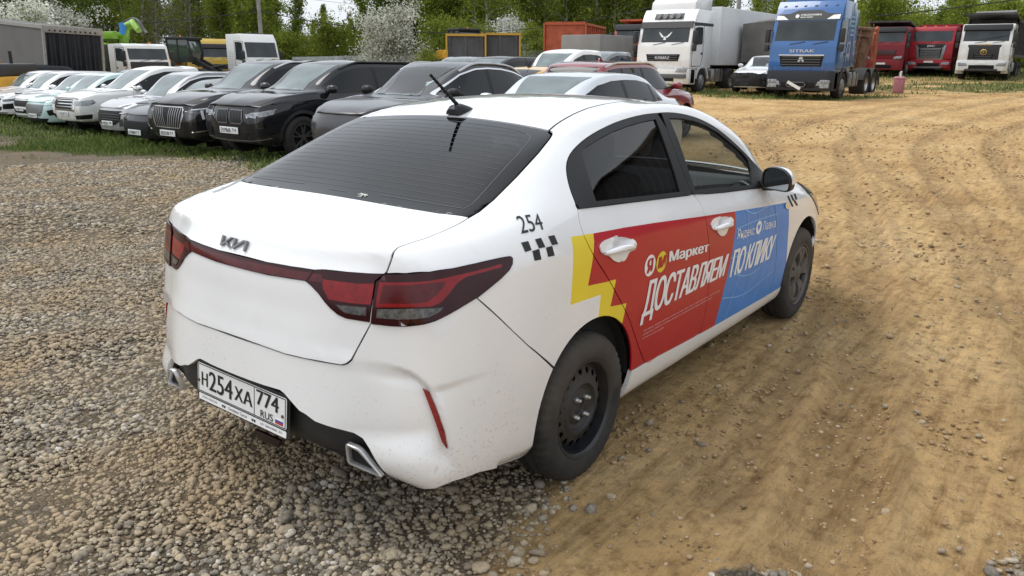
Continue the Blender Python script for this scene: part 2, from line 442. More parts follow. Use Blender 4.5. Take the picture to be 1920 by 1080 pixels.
_fontcache = {}
def text2d(s, bold=0., size=1., spacing=1.):
    """flat triangulated lettering, height about 0.73*size"""
    k = (s, bold, spacing)
    if k not in _fontcache:
        c = bpy.data.curves.new("lettering", 'FONT'); c.body = s; c.offset = bold; c.space_character = spacing; c.resolution_u = 4
        o = bpy.data.objects.new("lettering", c); COL.objects.link(o); bpy.context.view_layer.update()
        me = bpy.data.meshes.new_from_object(o.evaluated_get(bpy.context.evaluated_depsgraph_get()))
        V = np.empty(len(me.vertices)*3); me.vertices.foreach_get('co', V); V = V.reshape(-1, 3)[:, :2].copy()
        F = [tuple(p.vertices) for p in me.polygons]
        bpy.data.objects.remove(o); bpy.data.curves.remove(c); bpy.data.meshes.remove(me)
        _fontcache[k] = (V, F)
    V, F = _fontcache[k]
    return V*size, F
def fit_text(s, quad, bold=0., spacing=1., shear=0.):
    """lettering stretched onto a 2-D quad (bottom-left, bottom-right, top-right, top-left)"""
    V, F = text2d(s, bold, 1., spacing); V = V.copy(); V[:, 0] += shear*V[:, 1]
    lo, hi = V.min(0), V.max(0); U = (V-lo)/(hi-lo); q = np.array(quad, float)
    W = (q[0]*(1-U[:, :1])+q[1]*U[:, :1])*(1-U[:, 1:])+(q[3]*(1-U[:, :1])+q[2]*U[:, :1])*U[:, 1:]
    return W, F
def lay(surf, proj, VF, off=.0015, mb=None, mi=0, sgn=1):
    """flat shapes laid onto the shell"""
    V, F = VF; vs = []
    for q in V:
        o, d = proj.ray(q); p, n = surf.cast(o, d); p = p+n*off; vs.append((p[0], p[1]*sgn, p[2]))
    mb = mb or MB(); mb.add(vs, F, mi, True); return mb
def bold_lay(surf, proj, s, quad, b, off=.002, mb=None, mi=0, spacing=1., grow=0.):
    """heavy lettering: the same word laid three times, slightly shifted, each a hair above the last"""
    q = np.array(quad, float); ux = q[1]-q[0]; ux = ux/np.linalg.norm(ux); mb = mb or MB()
    for k, d in enumerate((-b, 0., b)): lay(surf, proj, fit_text(s, q+ux*d, 0, spacing), off+.0003*k, mb, mi)
    return mb
def polyfill(poly): return np.array(poly, float), [tuple(range(len(poly)))]
def put_text(mb, s, origin, ux, uy, width, height, bold=0., spacing=1., mi=0, shear=0.):
    if bold:
        n = Vector(ux).cross(Vector(uy)).normalized()
        for k, d in enumerate((-.5, 0, .5)): put_text(mb, s, Vector(origin)+Vector(ux)*bold*d+n*.0002*k, ux, uy, width, height, 0., spacing, mi, shear)
        return mb
    """flat lettering on a plane: origin = lower-left corner"""
    W, F = fit_text(s, [(0, 0), (1, 0), (1, 1), (0, 1)], bold, spacing, shear)
    o, ux, uy = Vector(origin), Vector(ux), Vector(uy)
    mb.add([o+ux*(float(a)*width)+uy*(float(b)*height) for a, b in W], F, mi)
    return mb

def shell(rows, rear, front, levels, crease=()):
    """rows[i] = points of row i from tail to nose (y = half width); rear/front[i] = cap points from corner to middle.
    crease = [(kind, index, weight)]"""
    nr, nc = len(rows), len(rows[0]); k0 = len(rear)-0; base = nr-1-len(rear[0])     # row index at the corner
    P = []; ids = {}
    def vid(key, p, s):
        if abs(p[1]) < 1e-6: s = 1
        k = (key, s)
        if k not in ids: ids[k] = len(P); P.append((p[0], -p[1]*s, p[2]))
        return ids[k]
    F = []; cr = {}
    for s in (1, -1):
        S = [[vid(('s', i, j), rows[i][j], s) for j in range(nc)] for i in range(nr)]
        for i in range(nr-1):
            for j in range(nc-1):
                f = (S[i][j], S[i][j+1], S[i+1][j+1], S[i+1][j]); F.append(f if s == 1 else f[::-1])
        for cap, c in ((rear, 0), (front, nc-1)):
            m = len(cap); Rr = []
            for i in range(m): Rr.append([S[i][c]]+[vid(('c', c, i, j), p, s) for j, p in enumerate(cap[i])])
            Rr.append([S[i][c] for i in range(m, nr)])
            for i in range(m):
                for j in range(len(Rr[i])-1):
                    f = (Rr[i][j], Rr[i+1][j], Rr[i+1][j+1], Rr[i][j+1])
                    if c: f = f[::-1]
                    F.append(f if s == 1 else f[::-1])
            for kind, i, w in crease:
                if kind == ('rear' if c == 0 else 'front'):
                    for a, b in zip(Rr[i][:-1], Rr[i][1:]): cr[tuple(sorted((a, b)))] = w
        for kind, i, w in crease:
            if kind == 'row':
                for a, b in zip(S[i][:-1], S[i][1:]): cr[tuple(sorted((a, b)))] = w
            if kind == 'lip':
                for a, b in zip([r[0] for r in S][i:-1], [r[0] for r in S][i+1:]): cr[tuple(sorted((a, b)))] = w
            if kind == 'col':
                for a, b in zip([r[i] for r in S][:-1], [r[i] for r in S][1:]): cr[tuple(sorted((a, b)))] = w
    V, T, Q = cage_mesh(P, F, levels, crease=cr)
    return V, T, Q

# ------------------------------------------------------------------ the white taxi sedan
KR = [  # rows from sill to roof centre, columns from tail to nose
 [(-.62,.60,.22),(-.58,.62,.20),(-.46,.64,.19),(-.25,.65,.19),(0,.65,.19),(.25,.65,.19),(.55,.65,.19),(.9,.65,.19),(1.25,.65,.19),(1.6,.65,.19),(1.95,.65,.19),(2.27,.65,.19),(2.65,.64,.19),(2.95,.62,.20),(3.12,.60,.20),(3.22,.56,.20)],
 [(-.785,.725,.28),(-.665,.785,.24),(-.47,.795,.215),(-.25,.80,.215),(0,.80,.21),(.25,.80,.21),(.55,.80,.21),(.9,.80,.205),(1.25,.80,.205),(1.6,.80,.20),(1.95,.80,.20),(2.27,.80,.20),(2.65,.795,.205),(2.95,.77,.21),(3.15,.70,.215),(3.28,.62,.22)],
 [(-.825,.755,.43),(-.69,.830,.42),(-.48,.850,.40),(-.25,.848,.385),(0,.85,.38),(.25,.85,.375),(.55,.848,.37),(.9,.847,.365),(1.25,.847,.36),(1.6,.848,.36),(1.95,.85,.36),(2.27,.852,.37),(2.65,.85,.38),(2.95,.815,.39),(3.19,.735,.40),(3.33,.65,.41)],
 [(-.80,.748,.655),(-.68,.826,.65),(-.48,.854,.64),(-.25,.860,.63),(0,.865,.62),(.25,.865,.62),(.55,.863,.615),(.9,.862,.61),(1.25,.862,.605),(1.6,.862,.60),(1.95,.862,.60),(2.27,.862,.60),(2.65,.86,.60),(2.95,.83,.59),(3.18,.745,.58),(3.32,.655,.57)],
 [(-.775,.700,.95),(-.665,.775,.95),(-.48,.822,.955),(-.25,.842,.955),(0,.856,.95),(.25,.862,.94),(.55,.864,.925),(.9,.864,.905),(1.25,.862,.885),(1.6,.860,.865),(1.95,.856,.845),(2.27,.85,.825),(2.65,.835,.80),(2.95,.79,.765),(3.15,.70,.73),(3.27,.60,.70)],
 [(-.785,.617,1.048),(-.665,.70,1.058),(-.48,.752,1.078),(-.25,.778,1.092),(0,.790,1.090),(.25,.797,1.075),(.55,.80,1.055),(.9,.803,1.03),(1.25,.803,1.008),(1.6,.803,.985),(1.95,.80,.962),(2.27,.785,.93),(2.65,.75,.885),(2.95,.70,.82),(3.14,.63,.76),(3.27,.54,.72)],
 [(-.815,.50,1.052),(-.68,.61,1.074),(-.48,.665,1.098),(-.25,.695,1.155),(0,.705,1.205),(.25,.705,1.232),(.55,.704,1.237),(.9,.705,1.225),(1.25,.712,1.195),(1.6,.73,1.128),(1.93,.755,1.03),(2.24,.735,.952),(2.65,.67,.905),(2.96,.61,.84),(3.17,.54,.775),(3.31,.46,.73)],
 [(-.838,.37,1.054),(-.69,.48,1.083),(-.49,.60,1.112),(-.25,.622,1.19),(0,.612,1.282),(.25,.605,1.345),(.55,.612,1.380),(.9,.618,1.392),(1.25,.628,1.372),(1.6,.655,1.288),(1.94,.705,1.118),(2.27,.66,.972),(2.66,.56,.918),(2.98,.50,.853),(3.2,.44,.785),(3.34,.36,.735)],
 [(-.852,.24,1.055),(-.70,.33,1.087),(-.50,.42,1.120),(-.25,.48,1.214),(0,.50,1.306),(.25,.525,1.372),(.55,.535,1.410),(.9,.54,1.426),(1.25,.545,1.410),(1.6,.565,1.335),(1.96,.60,1.182),(2.32,.52,.99),(2.67,.42,.927),(2.99,.38,.863),(3.22,.32,.793),(3.36,.26,.738)],
 [(-.86,.12,1.056),(-.705,.17,1.09),(-.51,.21,1.124),(-.25,.25,1.225),(0,.26,1.322),(.25,.275,1.388),(.55,.28,1.433),(.9,.285,1.446),(1.25,.29,1.430),(1.6,.30,1.372),(1.98,.31,1.222),(2.38,.26,1.003),(2.68,.21,.933),(3.0,.19,.87),(3.23,.16,.797),(3.375,.13,.74)],
 [(-.862,0,1.056),(-.707,0,1.091),(-.513,0,1.126),(-.25,0,1.229),(0,0,1.327),(.25,0,1.394),(.55,0,1.440),(.9,0,1.453),(1.25,0,1.437),(1.6,0,1.384),(1.985,0,1.235),(2.40,0,1.007),(2.685,0,.935),(3.0,0,.872),(3.235,0,.798),(3.38,0,.741)],
]
KREAR = [
 [(-.66,.48,.24),(-.70,.36,.25),(-.72,.24,.25),(-.72,.12,.25),(-.72,0,.25)],
 [(-.85,.57,.325),(-.905,.43,.33),(-.928,.28,.33),(-.938,.14,.33),(-.94,0,.33)],
 [(-.90,.59,.44),(-.952,.44,.445),(-.974,.29,.445),(-.984,.14,.445),(-.987,0,.445)],
 [(-.872,.59,.655),(-.925,.44,.655),(-.950,.29,.655),(-.962,.14,.655),(-.966,0,.655)],
 [(-.826,.575,.95),(-.876,.43,.95),(-.903,.29,.948),(-.917,.14,.945),(-.921,0,.944)],
]
KFRONT = [
 [(3.30,.46,.21),(3.35,.36,.21),(3.38,.24,.21),(3.39,.12,.21),(3.395,0,.21)],
 [(3.35,.52,.225),(3.40,.42,.23),(3.42,.28,.23),(3.435,.14,.23),(3.44,0,.23)],
 [(3.39,.54,.41),(3.425,.43,.41),(3.44,.29,.41),(3.448,.14,.41),(3.45,0,.41)],
 [(3.375,.55,.57),(3.41,.43,.57),(3.43,.29,.57),(3.438,.14,.57),(3.44,0,.57)],
 [(3.32,.51,.69),(3.36,.40,.69),(3.385,.27,.69),(3.395,.13,.69),(3.40,0,.69)],
]

# ------------------------------------------------------------------ terrain
EYE = np.array([-2.4564, -2.3136])
def smooth(a, b, x):
    t = np.clip((x-a)/(b-a), 0, 1); return t*t*(3-2*t)
def H(x, y):
    """height of the yard: level round the taxi, rising gently to the trucks, dropping a little to the north-west"""
    x = np.asarray(x, float); y = np.asarray(y, float)
    dx, dy = x-EYE[0], y-EYE[1]; d = np.hypot(dx, dy); a = np.minimum(d, 58); az = np.degrees(np.arctan2(dy, dx))
    w = np.clip((50-az)/28, 0, 1)*np.clip((az+60)/40, 0, 1); w = w*w*(3-2*w)
    v = np.clip((az-38)/20, 0, 1)*np.clip((130-az)/40, 0, 1); v = v*v*(3-2*v)
    return .0006*np.maximum(0, a-12)**2*w-.031*np.clip(d-10, 0, 14)*v
def hz(x, y): return float(H(x, y))
RNG = np.random.default_rng(7)
_TAB = RNG.random((256, 256))
def vnoise(x, y):
    xi, yi = np.floor(x).astype(int), np.floor(y).astype(int); fx, fy = x-xi, y-yi
    fx, fy = fx*fx*(3-2*fx), fy*fy*(3-2*fy); g = lambda a, b: _TAB[a % 256, b % 256]
    return (g(xi, yi)*(1-fx)+g(xi+1, yi)*fx)*(1-fy)+(g(xi, yi+1)*(1-fx)+g(xi+1, yi+1)*fx)*fy
def fbm(x, y, o=4):
    s = 0.; a = .5
    for k in range(o): s = s+a*vnoise(x*2**k+17.3*k, y*2**k-9.1*k); a *= .5
    return s
def gravel_mask(x, y):
    """1 = loose crushed stone, 0 = bare clay track"""
    n = fbm(x*.55, y*.55, 4)-.47; n2 = fbm(x*2.3+5, y*2.3, 3)-.44
    near = smooth(-1.15, -.45, y+.9*n+.5*n2-.10*np.clip(x+.4, -2, 0)-.75*smooth(-.3, .7, x))*(1-smooth(3.2, 6.5, x-.35*np.maximum(y-2, 0)+2.*n))
    left = smooth(2.0, 4.6, y-.16*np.maximum(x-2, 0)+1.5*n)*(1-smooth(4.2, 5.6, x+1.0*n))*(1-.8*smooth(6.8, 10.5, y+3*n))
    p = np.maximum(near, left)
    for cx, cy, r in ((-.35, -1.78, .30), (.35, -2.6, .38), (-1.5, -2.4, .8), (-.9, -2.9, .5)):
        p = np.maximum(p, .9*(1-smooth(.45, 1.15, (np.hypot(x-cx, (y-cy))+.8*n*r+.6*n2*r)/r)))
    return np.clip(p, 0, 1)
RUTS = [([(-1.6, -1.9), (.1, -1.75), (2.2, -1.35), (5.2, -.75), (9, .4), (16, 2.2), (30, 1.6), (46, -1.5)], .15, .045),
        ([(-1.2, -2.9), (1, -2.55), (3, -2.2), (6, -1.6), (9.5, -.6), (17, .9), (30, .1), (46, -3)], .15, .05),
        ([(.2, -1.35), (2.0, -1.1), (3.6, -.8), (6, .1), (9, 1.6), (15, 5.), (22, 8.5)], .12, .02),
        ([(-1, -3.6), (2.4, -3.0), (6, -2.3), (10, -1.5), (18, -.3), (30, -1.3), (46, -5)], .17, .06),
        ([(3.5, -1.9), (6.4, -1.25), (9, -.3), (13, 1.3), (20, 3.0), (30, 3.2)], .13, .022),
        ([(6, 2.5), (9, 3.0), (14, 3.6), (20, 4.2), (28, 3.8), (40, 1.0)], .16, .022),
        ([(7, .9), (11, 2.1), (17, 4.6), (24, 6.2)], .13, .018), ([(8, 4.5), (13, 5.2), (19, 5.9), (27, 5.2)], .15, .02)]
def ruts(x, y):
    """depth of wheel tracks, and a mask of where they run"""
    dep = np.zeros_like(x); msk = np.zeros_like(x)
    for line, w, h in RUTS:
        L = np.array(spline(line, 10)); best = np.full(x.shape, 9.); tt = np.zeros_like(x); acc = 0.
        for a, b in zip(L[:-1], L[1:]):
            ab = b-a; l2 = ab@ab; t = np.clip(((x-a[0])*ab[0]+(y-a[1])*ab[1])/l2, 0, 1)
            d = np.hypot(x-a[0]-t*ab[0], y-a[1]-t*ab[1]); k = d < best; best = np.where(k, d, best); tt = np.where(k, acc+t*l2**.5, tt); acc += l2**.5
        q = best+.05*(vnoise(x*3, y*3)-.5); str_ = .55+.9*(vnoise(tt*.7+3, tt*0+w*50)-.2)
        core = np.exp(-(q/w)**4); bank = np.exp(-((q-w*1.45)/(w*.42))**2)
        tread = np.sin(tt*2*math.pi/.085+np.abs(q)*26)*.011*core*smooth(.3, .5, vnoise(tt*.9+9, tt*0+3.3))
        dep += (-h*core+.62*h*bank)*np.clip(str_, .25, 1.3)+tread; msk = np.maximum(msk, np.maximum(core, .7*bank))
    return dep, msk
def build_ground():
    az0 = R(36.8)
    az = np.concatenate([np.linspace(-180, -46, 40)[:-1], np.linspace(-46, 46, 560), np.linspace(46, 180, 40)[1:-1]])
    rr = np.concatenate([np.geomspace(.9, 60, 540), np.geomspace(64, 900, 26)]); nA, nR = len(az), len(rr)
    A, Rr = np.meshgrid(R(1)*az+az0, rr, indexing='ij'); X = EYE[0]+Rr*np.cos(A); Y = EYE[1]+Rr*np.sin(A)
    g = gravel_mask(X, Y); dep, msk = ruts(X, Y)
    dirt = 1-g
    rough = (fbm(X*1.3, Y*1.3, 4)-.47)*.05+(fbm(X*6, Y*6, 4)-.47)*.032*(.35+.65*smooth(.42, .62, fbm(X*.8+4, Y*.8, 3)))+(fbm(X*22, Y*22, 3)-.45)*.016
    fade = smooth(.45, 1.0, np.hypot((X-1.3)/3.4, (Y)/1.5))        # packed flat under the taxi
    Z = H(X, Y)+dirt*(dep+rough*.9)*fade*np.clip(1.2-Rr/90, 0, 1)+g*(fbm(X*3, Y*3, 4)-.47)*.03*fade-.004
    V = np.stack([X, Y, Z], -1).reshape(-1, 3)
    V = np.vstack([V, [[EYE[0], EYE[1], 0]]])
    i = np.arange(nA)[:, None]*nR+np.arange(nR-1)[None]; j = ((np.arange(nA)+1) % nA)[:, None]*nR+np.arange(nR-1)[None]
    F = np.stack([i, i+1, j+1, j], -1).reshape(-1, 4)
    me = bpy.data.meshes.new("ground"); n = len(V); me.vertices.add(n); me.vertices.foreach_set('co', V.ravel())
    nf = len(F); nT = nA; me.loops.add(nf*4+nT*3); me.polygons.add(nf+nT)
    tri = np.stack([np.full(nA, n-1), np.arange(nA)*nR, ((np.arange(nA)+1) % nA)*nR], -1)
    me.loops.foreach_set('vertex_index', np.concatenate([F.ravel(), tri.ravel()]))
    me.polygons.foreach_set('loop_start', np.concatenate([np.arange(nf)*4, nf*4+np.arange(nT)*3])); me.polygons.foreach_set('loop_total', np.concatenate([np.full(nf, 4), np.full(nT, 3)]))
    me.polygons.foreach_set('use_smooth', [True]*(nf+nT)); me.update()
    for nm, arr in (('gravel', g), ('track', msk*dirt), ('green', np.clip(grass_mask(X, Y)*1.2, 0, 1))):
        at = me.attributes.new(nm, 'FLOAT', 'POINT'); at.data.foreach_set('value', np.concatenate([arr.ravel(), [0]]))
    m = bpy.data.materials.new('yard_ground'); m.use_nodes = True; t = m.node_tree; b = t.nodes['Principled BSDF']; b.inputs['Roughness'].default_value = .95; b.inputs['Specular IOR Level'].default_value = .2
    tc = nd(t, 'ShaderNodeTexCoord'); ga = nd(t, 'ShaderNodeAttribute', attribute_name='gravel'); ta = nd(t, 'ShaderNodeAttribute', attribute_name='track')
    def noise(s, det=6, r=.6):
        q = nd(t, 'ShaderNodeTexNoise'); q.inputs['Scale'].default_value = s; q.inputs['Detail'].default_value = det; q.inputs['Roughness'].default_value = r
        t.links.new(tc.outputs['Object'], q.inputs['Vector']); return q.outputs['Fac']
    def ramp(src, stops):
        q = nd(t, 'ShaderNodeValToRGB'); e = q.color_ramp.elements
        while len(e) < len(stops): e.new(.5)
        for k, (p, c) in enumerate(stops): e[k].position = p; e[k].color = (*c, 1)
        t.links.new(src, q.inputs['Fac']); return q.outputs['Color']
    def mixc(f, a, c, bt='MIX', fv=1):
        q = nd(t, 'ShaderNodeMix', data_type='RGBA', blend_type=bt)
        if isinstance(f, (int, float)): q.inputs['Factor'].default_value = f
        else: t.links.new(f, q.inputs['Factor'])
        for nm_, v in (('A', a), ('B', c)):
            if isinstance(v, tuple): q.inputs[nm_].default_value = (*v, 1)
            else: t.links.new(v, q.inputs[nm_])
        return q.outputs['Result']
    def math_(op, a, c):
        q = nd(t, 'ShaderNodeMath', operation=op)
        for k, v in enumerate((a, c)):
            if isinstance(v, (int, float)): q.inputs[k].default_value = v
            else: t.links.new(v, q.inputs[k])
        return q.outputs[0]
    clay = ramp(noise(.55, 7, .62), [(.30, (.42, .255, .105)), (.42, (.57, .365, .160)), (.56, (.68, .46, .215)), (.72, (.75, .54, .285))])
    clay = mixc(1, clay, ramp(noise(11, 8, .7), [(.32, (.55, .50, .44)), (.50, (1, 1, 1)), (.7, (1.2, 1.18, 1.15))]), 'MULTIPLY')
    clay = mixc(math_('MULTIPLY', ta.outputs['Fac'], math_('MULTIPLY', noise(1.4, 4), .75)), clay, (.27, .185, .098))
    # drag marks and tyre scuff running with the track
    mp = nd(t, 'ShaderNodeMapping'); mp.inputs['Rotation'].default_value = (0, 0, R(-14)); mp.inputs['Scale'].default_value = (1.1, 9., 1.); t.links.new(tc.outputs['Object'], mp.inputs['Vector'])
    st = nd(t, 'ShaderNodeTexNoise'); st.inputs['Scale'].default_value = 1.7; st.inputs['Detail'].default_value = 9; st.inputs['Roughness'].default_value = .7; t.links.new(mp.outputs[0], st.inputs['Vector'])
    clay = mixc(1, clay, ramp(st.outputs['Fac'], [(.34, (.66, .61, .55)), (.5, (1, 1, 1)), (.66, (1.15, 1.14, 1.12))]), 'MULTIPLY')
    clay = mixc(ramp(noise(60, 4, .6), [(.57, (0, 0, 0)), (.70, (.5, .5, .5))]), clay, (.20, .14, .085))
    clay = mixc(ramp(noise(90, 3, .6), [(.64, (0, 0, 0)), (.70, (.8, .8, .8))]), clay, (.46, .38, .28))
    # crushed stone seen from further off, dark along the gaps, with patches of tan fines
    vo = nd(t, 'ShaderNodeTexVoronoi'); vo.inputs['Scale'].default_value = 38; t.links.new(tc.outputs['Object'], vo.inputs['Vector'])
    vd = nd(t, 'ShaderNodeTexVoronoi', feature='DISTANCE_TO_EDGE'); vd.inputs['Scale'].default_value = 38; t.links.new(tc.outputs['Object'], vd.inputs['Vector'])
    sp = nd(t, 'ShaderNodeSeparateColor'); t.links.new(vo.outputs['Color'], sp.inputs[0])
    stone = ramp(sp.outputs[0], [(.0, (.15, .128, .10)), (.3, (.23, .195, .15)), (.6, (.31, .25, .175)), (.85, (.385, .305, .205)), (1, (.45, .41, .36))])
    stone = mixc(ramp(vd.outputs['Distance'], [(.0, (1, 1, 1)), (.14, (0, 0, 0))]), stone, (.075, .058, .040))
    stone = mixc(ramp(noise(.8, 5), [(.40, (0, 0, 0)), (.62, (.6, .6, .6))]), stone, (.285, .205, .118))
    gm = ramp(math_('ADD', ga.outputs['Fac'], math_('MULTIPLY', math_('SUBTRACT', noise(9, 5, .7), .5), .9)), [(.40, (0, 0, 0)), (.60, (1, 1, 1))])
    gr_ = nd(t, 'ShaderNodeAttribute', attribute_name='green'); base = mixc(gm, clay, stone)
    base = mixc(math_('MULTIPLY', gr_.outputs['Fac'], .85), base, ramp(noise(3.5, 6), [(.3, (.060, .075, .022)), (.5, (.105, .115, .040)), (.7, (.19, .155, .08))]))
    t.links.new(base, b.inputs['Base Color'])
    hgt = math_('ADD', math_('ADD', math_('MULTIPLY', st.outputs['Fac'], .05), math_('MULTIPLY', noise(16, 10, .76), .07)), math_('MULTIPLY', noise(75, 6, .7), .016))
    cr = nd(t, 'ShaderNodeTexVoronoi', feature='DISTANCE_TO_EDGE'); cr.inputs['Scale'].default_value = 13
    wv = nd(t, 'ShaderNodeVectorMath', operation='ADD'); nzv = nd(t, 'ShaderNodeTexNoise'); nzv.inputs['Scale'].default_value = 6; t.links.new(tc.outputs['Object'], nzv.inputs['Vector'])
    sc_ = nd(t, 'ShaderNodeVectorMath', operation='SCALE'); sc_.inputs['Scale'].default_value = .16; t.links.new(nzv.outputs['Color'], sc_.inputs[0])
    t.links.new(tc.outputs['Object'], wv.inputs[0]); t.links.new(sc_.outputs[0], wv.inputs[1]); t.links.new(wv.outputs[0], cr.inputs['Vector'])
    crk = math_('MULTIPLY', math_('MINIMUM', cr.outputs['Distance'], .05), math_('MULTIPLY', ramp(noise(1.1, 3), [(.5, (0, 0, 0)), (.6, (1, 1, 1))]), .14))
    hc = math_('ADD', hgt, crk)
    hg = math_('MULTIPLY', math_('MINIMUM', vd.outputs['Distance'], .25), .075)
    hm = nd(t, 'ShaderNodeMix', data_type='FLOAT'); t.links.new(gm, hm.inputs['Factor']); t.links.new(hc, hm.inputs['A']); t.links.new(math_('ADD', hg, hgt), hm.inputs['B'])
    bp = nd(t, 'ShaderNodeBump'); bp.inputs['Strength'].default_value = .9; bp.inputs['Distance'].default_value = 1.0
    t.links.new(hm.outputs['Result'], bp.inputs['Height']); t.links.new(bp.outputs[0], b.inputs['Normal'])
    o = link('ground', me, m); tag(o, kind='structure'); return o

def bulk(name, V, F, mats, attrs=(), smooth_=False):
    """fast mesh from arrays; all faces have the same number of corners"""
    me = bpy.data.meshes.new(name); k = F.shape[1]; me.vertices.add(len(V)); me.vertices.foreach_set('co', V.astype(np.float32).ravel())
    me.loops.add(F.size); me.polygons.add(len(F)); me.loops.foreach_set('vertex_index', F.astype(np.int32).ravel())
    me.polygons.foreach_set('loop_start', (np.arange(len(F))*k).astype(np.int32)); me.polygons.foreach_set('loop_total', np.full(len(F), k, np.int32))
    if smooth_: me.polygons.foreach_set('use_smooth', [True]*len(F))
    me.update()
    for nm, arr, dom in attrs:
        at = me.attributes.new(nm, 'FLOAT', dom); at.data.foreach_set('value', arr.astype(np.float32))
    return link(name, me, mats)
def ico(sub):
    bm = bmesh.new(); bmesh.ops.create_icosphere(bm, subdivisions=sub, radius=1); bm.verts.index_update()
    V = np.array([v.co[:] for v in bm.verts]); F = np.array([[v.index for v in f.verts] for f in bm.faces]); bm.free(); return V, F
def stones(name, n_try, rmin, rmax, size, sub, want, seed, mats, sink=.35, squash=.62):
    g = np.random.default_rng(seed)
    r = np.sqrt(g.random(n_try)*(rmax**2-rmin**2)+rmin**2); a = R(36.8)+R(1)*(g.random(n_try)*112-56)
    x, y = EYE[0]+r*np.cos(a), EYE[1]+r*np.sin(a); k = g.random(n_try) < want(x, y)
    x, y = x[k], y[k]; n = len(x); s = size[0]*np.exp(g.normal(0, size[1], n)); s = np.clip(s, size[0]*.4, size[0]*2.4)
    bases = []
    V0, F0 = ico(sub)
    for q in range(12):
        V = V0.copy()
        for c in range(7):                                    # chip flat facets off a ball
            d = g.normal(size=3); d /= np.linalg.norm(d); h = .55+.3*g.random(); e = V@d; V = V-np.maximum(0, e-h)[:, None]*d
        V += g.normal(0, .05, V.shape); bases.append(V*np.array([1.15, .95, .85]))
    bases = np.array(bases); q = g.integers(0, 12, n)
    ax, ay, az = (g.random(n)*6.28 for _ in range(3))
    P = bases[q]
    def rot(P, a, i, j):
        c, s_ = np.cos(a)[:, None], np.sin(a)[:, None]; A, B = P[:, :, i].copy(), P[:, :, j].copy(); P[:, :, i], P[:, :, j] = c*A-s_*B, s_*A+c*B
    rot(P, ax, 1, 2); rot(P, ay, 0, 2); P[:, :, 2] *= squash; rot(P, az, 0, 1)
    P = P*s[:, None, None]; z = H(x, y)+s*(squash*.9-sink)*1.0-.002
    P[:, :, 0] += x[:, None]; P[:, :, 1] += y[:, None]; P[:, :, 2] += z[:, None]
    nv = V0.shape[0]; F = (F0[None]+(np.arange(n)*nv)[:, None, None]).reshape(-1, 3)
    tone = np.repeat(g.random(n), len(F0))
    o = bulk(name, P.reshape(-1, 3), F, mats, [('tone', tone, 'FACE')]); tag(o, kind='stuff'); return o
def stone_mat(name, stops, dust):
    m = bpy.data.materials.new(name); m.use_nodes = True; t = m.node_tree; b = t.nodes['Principled BSDF']; b.inputs['Roughness'].default_value = .92; b.inputs['Specular IOR Level'].default_value = .25
    at = nd(t, 'ShaderNodeAttribute', attribute_name='tone'); rp = nd(t, 'ShaderNodeValToRGB'); e = rp.color_ramp.elements
    while len(e) < len(stops): e.new(.5)
    for k, (p, c) in enumerate(stops): e[k].position = p; e[k].color = (*c, 1)
    t.links.new(at.outputs['Fac'], rp.inputs['Fac']); tc = nd(t, 'ShaderNodeTexCoord')
    n1 = nd(t, 'ShaderNodeTexNoise'); n1.inputs['Scale'].default_value = 95; n1.inputs['Detail'].default_value = 5; t.links.new(tc.outputs['Object'], n1.inputs['Vector'])
    mr = nd(t, 'ShaderNodeMapRange'); mr.inputs['From Min'].default_value = .3; mr.inputs['From Max'].default_value = .7; mr.inputs['To Min'].default_value = .72; mr.inputs['To Max'].default_value = 1.25; t.links.new(n1.outputs['Fac'], mr.inputs['Value'])
    mm = nd(t, 'ShaderNodeMix', data_type='RGBA', blend_type='MULTIPLY'); mm.inputs['Factor'].default_value = 1; t.links.new(rp.outputs[0], mm.inputs['A']); t.links.new(mr.outputs[0], mm.inputs['B'])
    n2 = nd(t, 'ShaderNodeTexNoise'); n2.inputs['Scale'].default_value = 1.1; n2.inputs['Detail'].default_value = 5; t.links.new(tc.outputs['Object'], n2.inputs['Vector'])
    r2 = nd(t, 'ShaderNodeMapRange'); r2.inputs['From Min'].default_value = .42; r2.inputs['From Max'].default_value = .62; r2.inputs['To Max'].default_value = .66; t.links.new(n2.outputs['Fac'], r2.inputs['Value'])
    m2 = nd(t, 'ShaderNodeMix', data_type='RGBA'); t.links.new(r2.outputs[0], m2.inputs['Factor']); t.links.new(mm.outputs['Result'], m2.inputs['A']); m2.inputs['B'].default_value = (*dust, 1)
    t.links.new(m2.outputs['Result'], b.inputs['Base Color'])
    bp = nd(t, 'ShaderNodeBump'); bp.inputs['Strength'].default_value = .5; bp.inputs['Distance'].default_value = .006; t.links.new(n1.outputs['Fac'], bp.inputs['Height']); t.links.new(bp.outputs[0], b.inputs['Normal'])
    return m
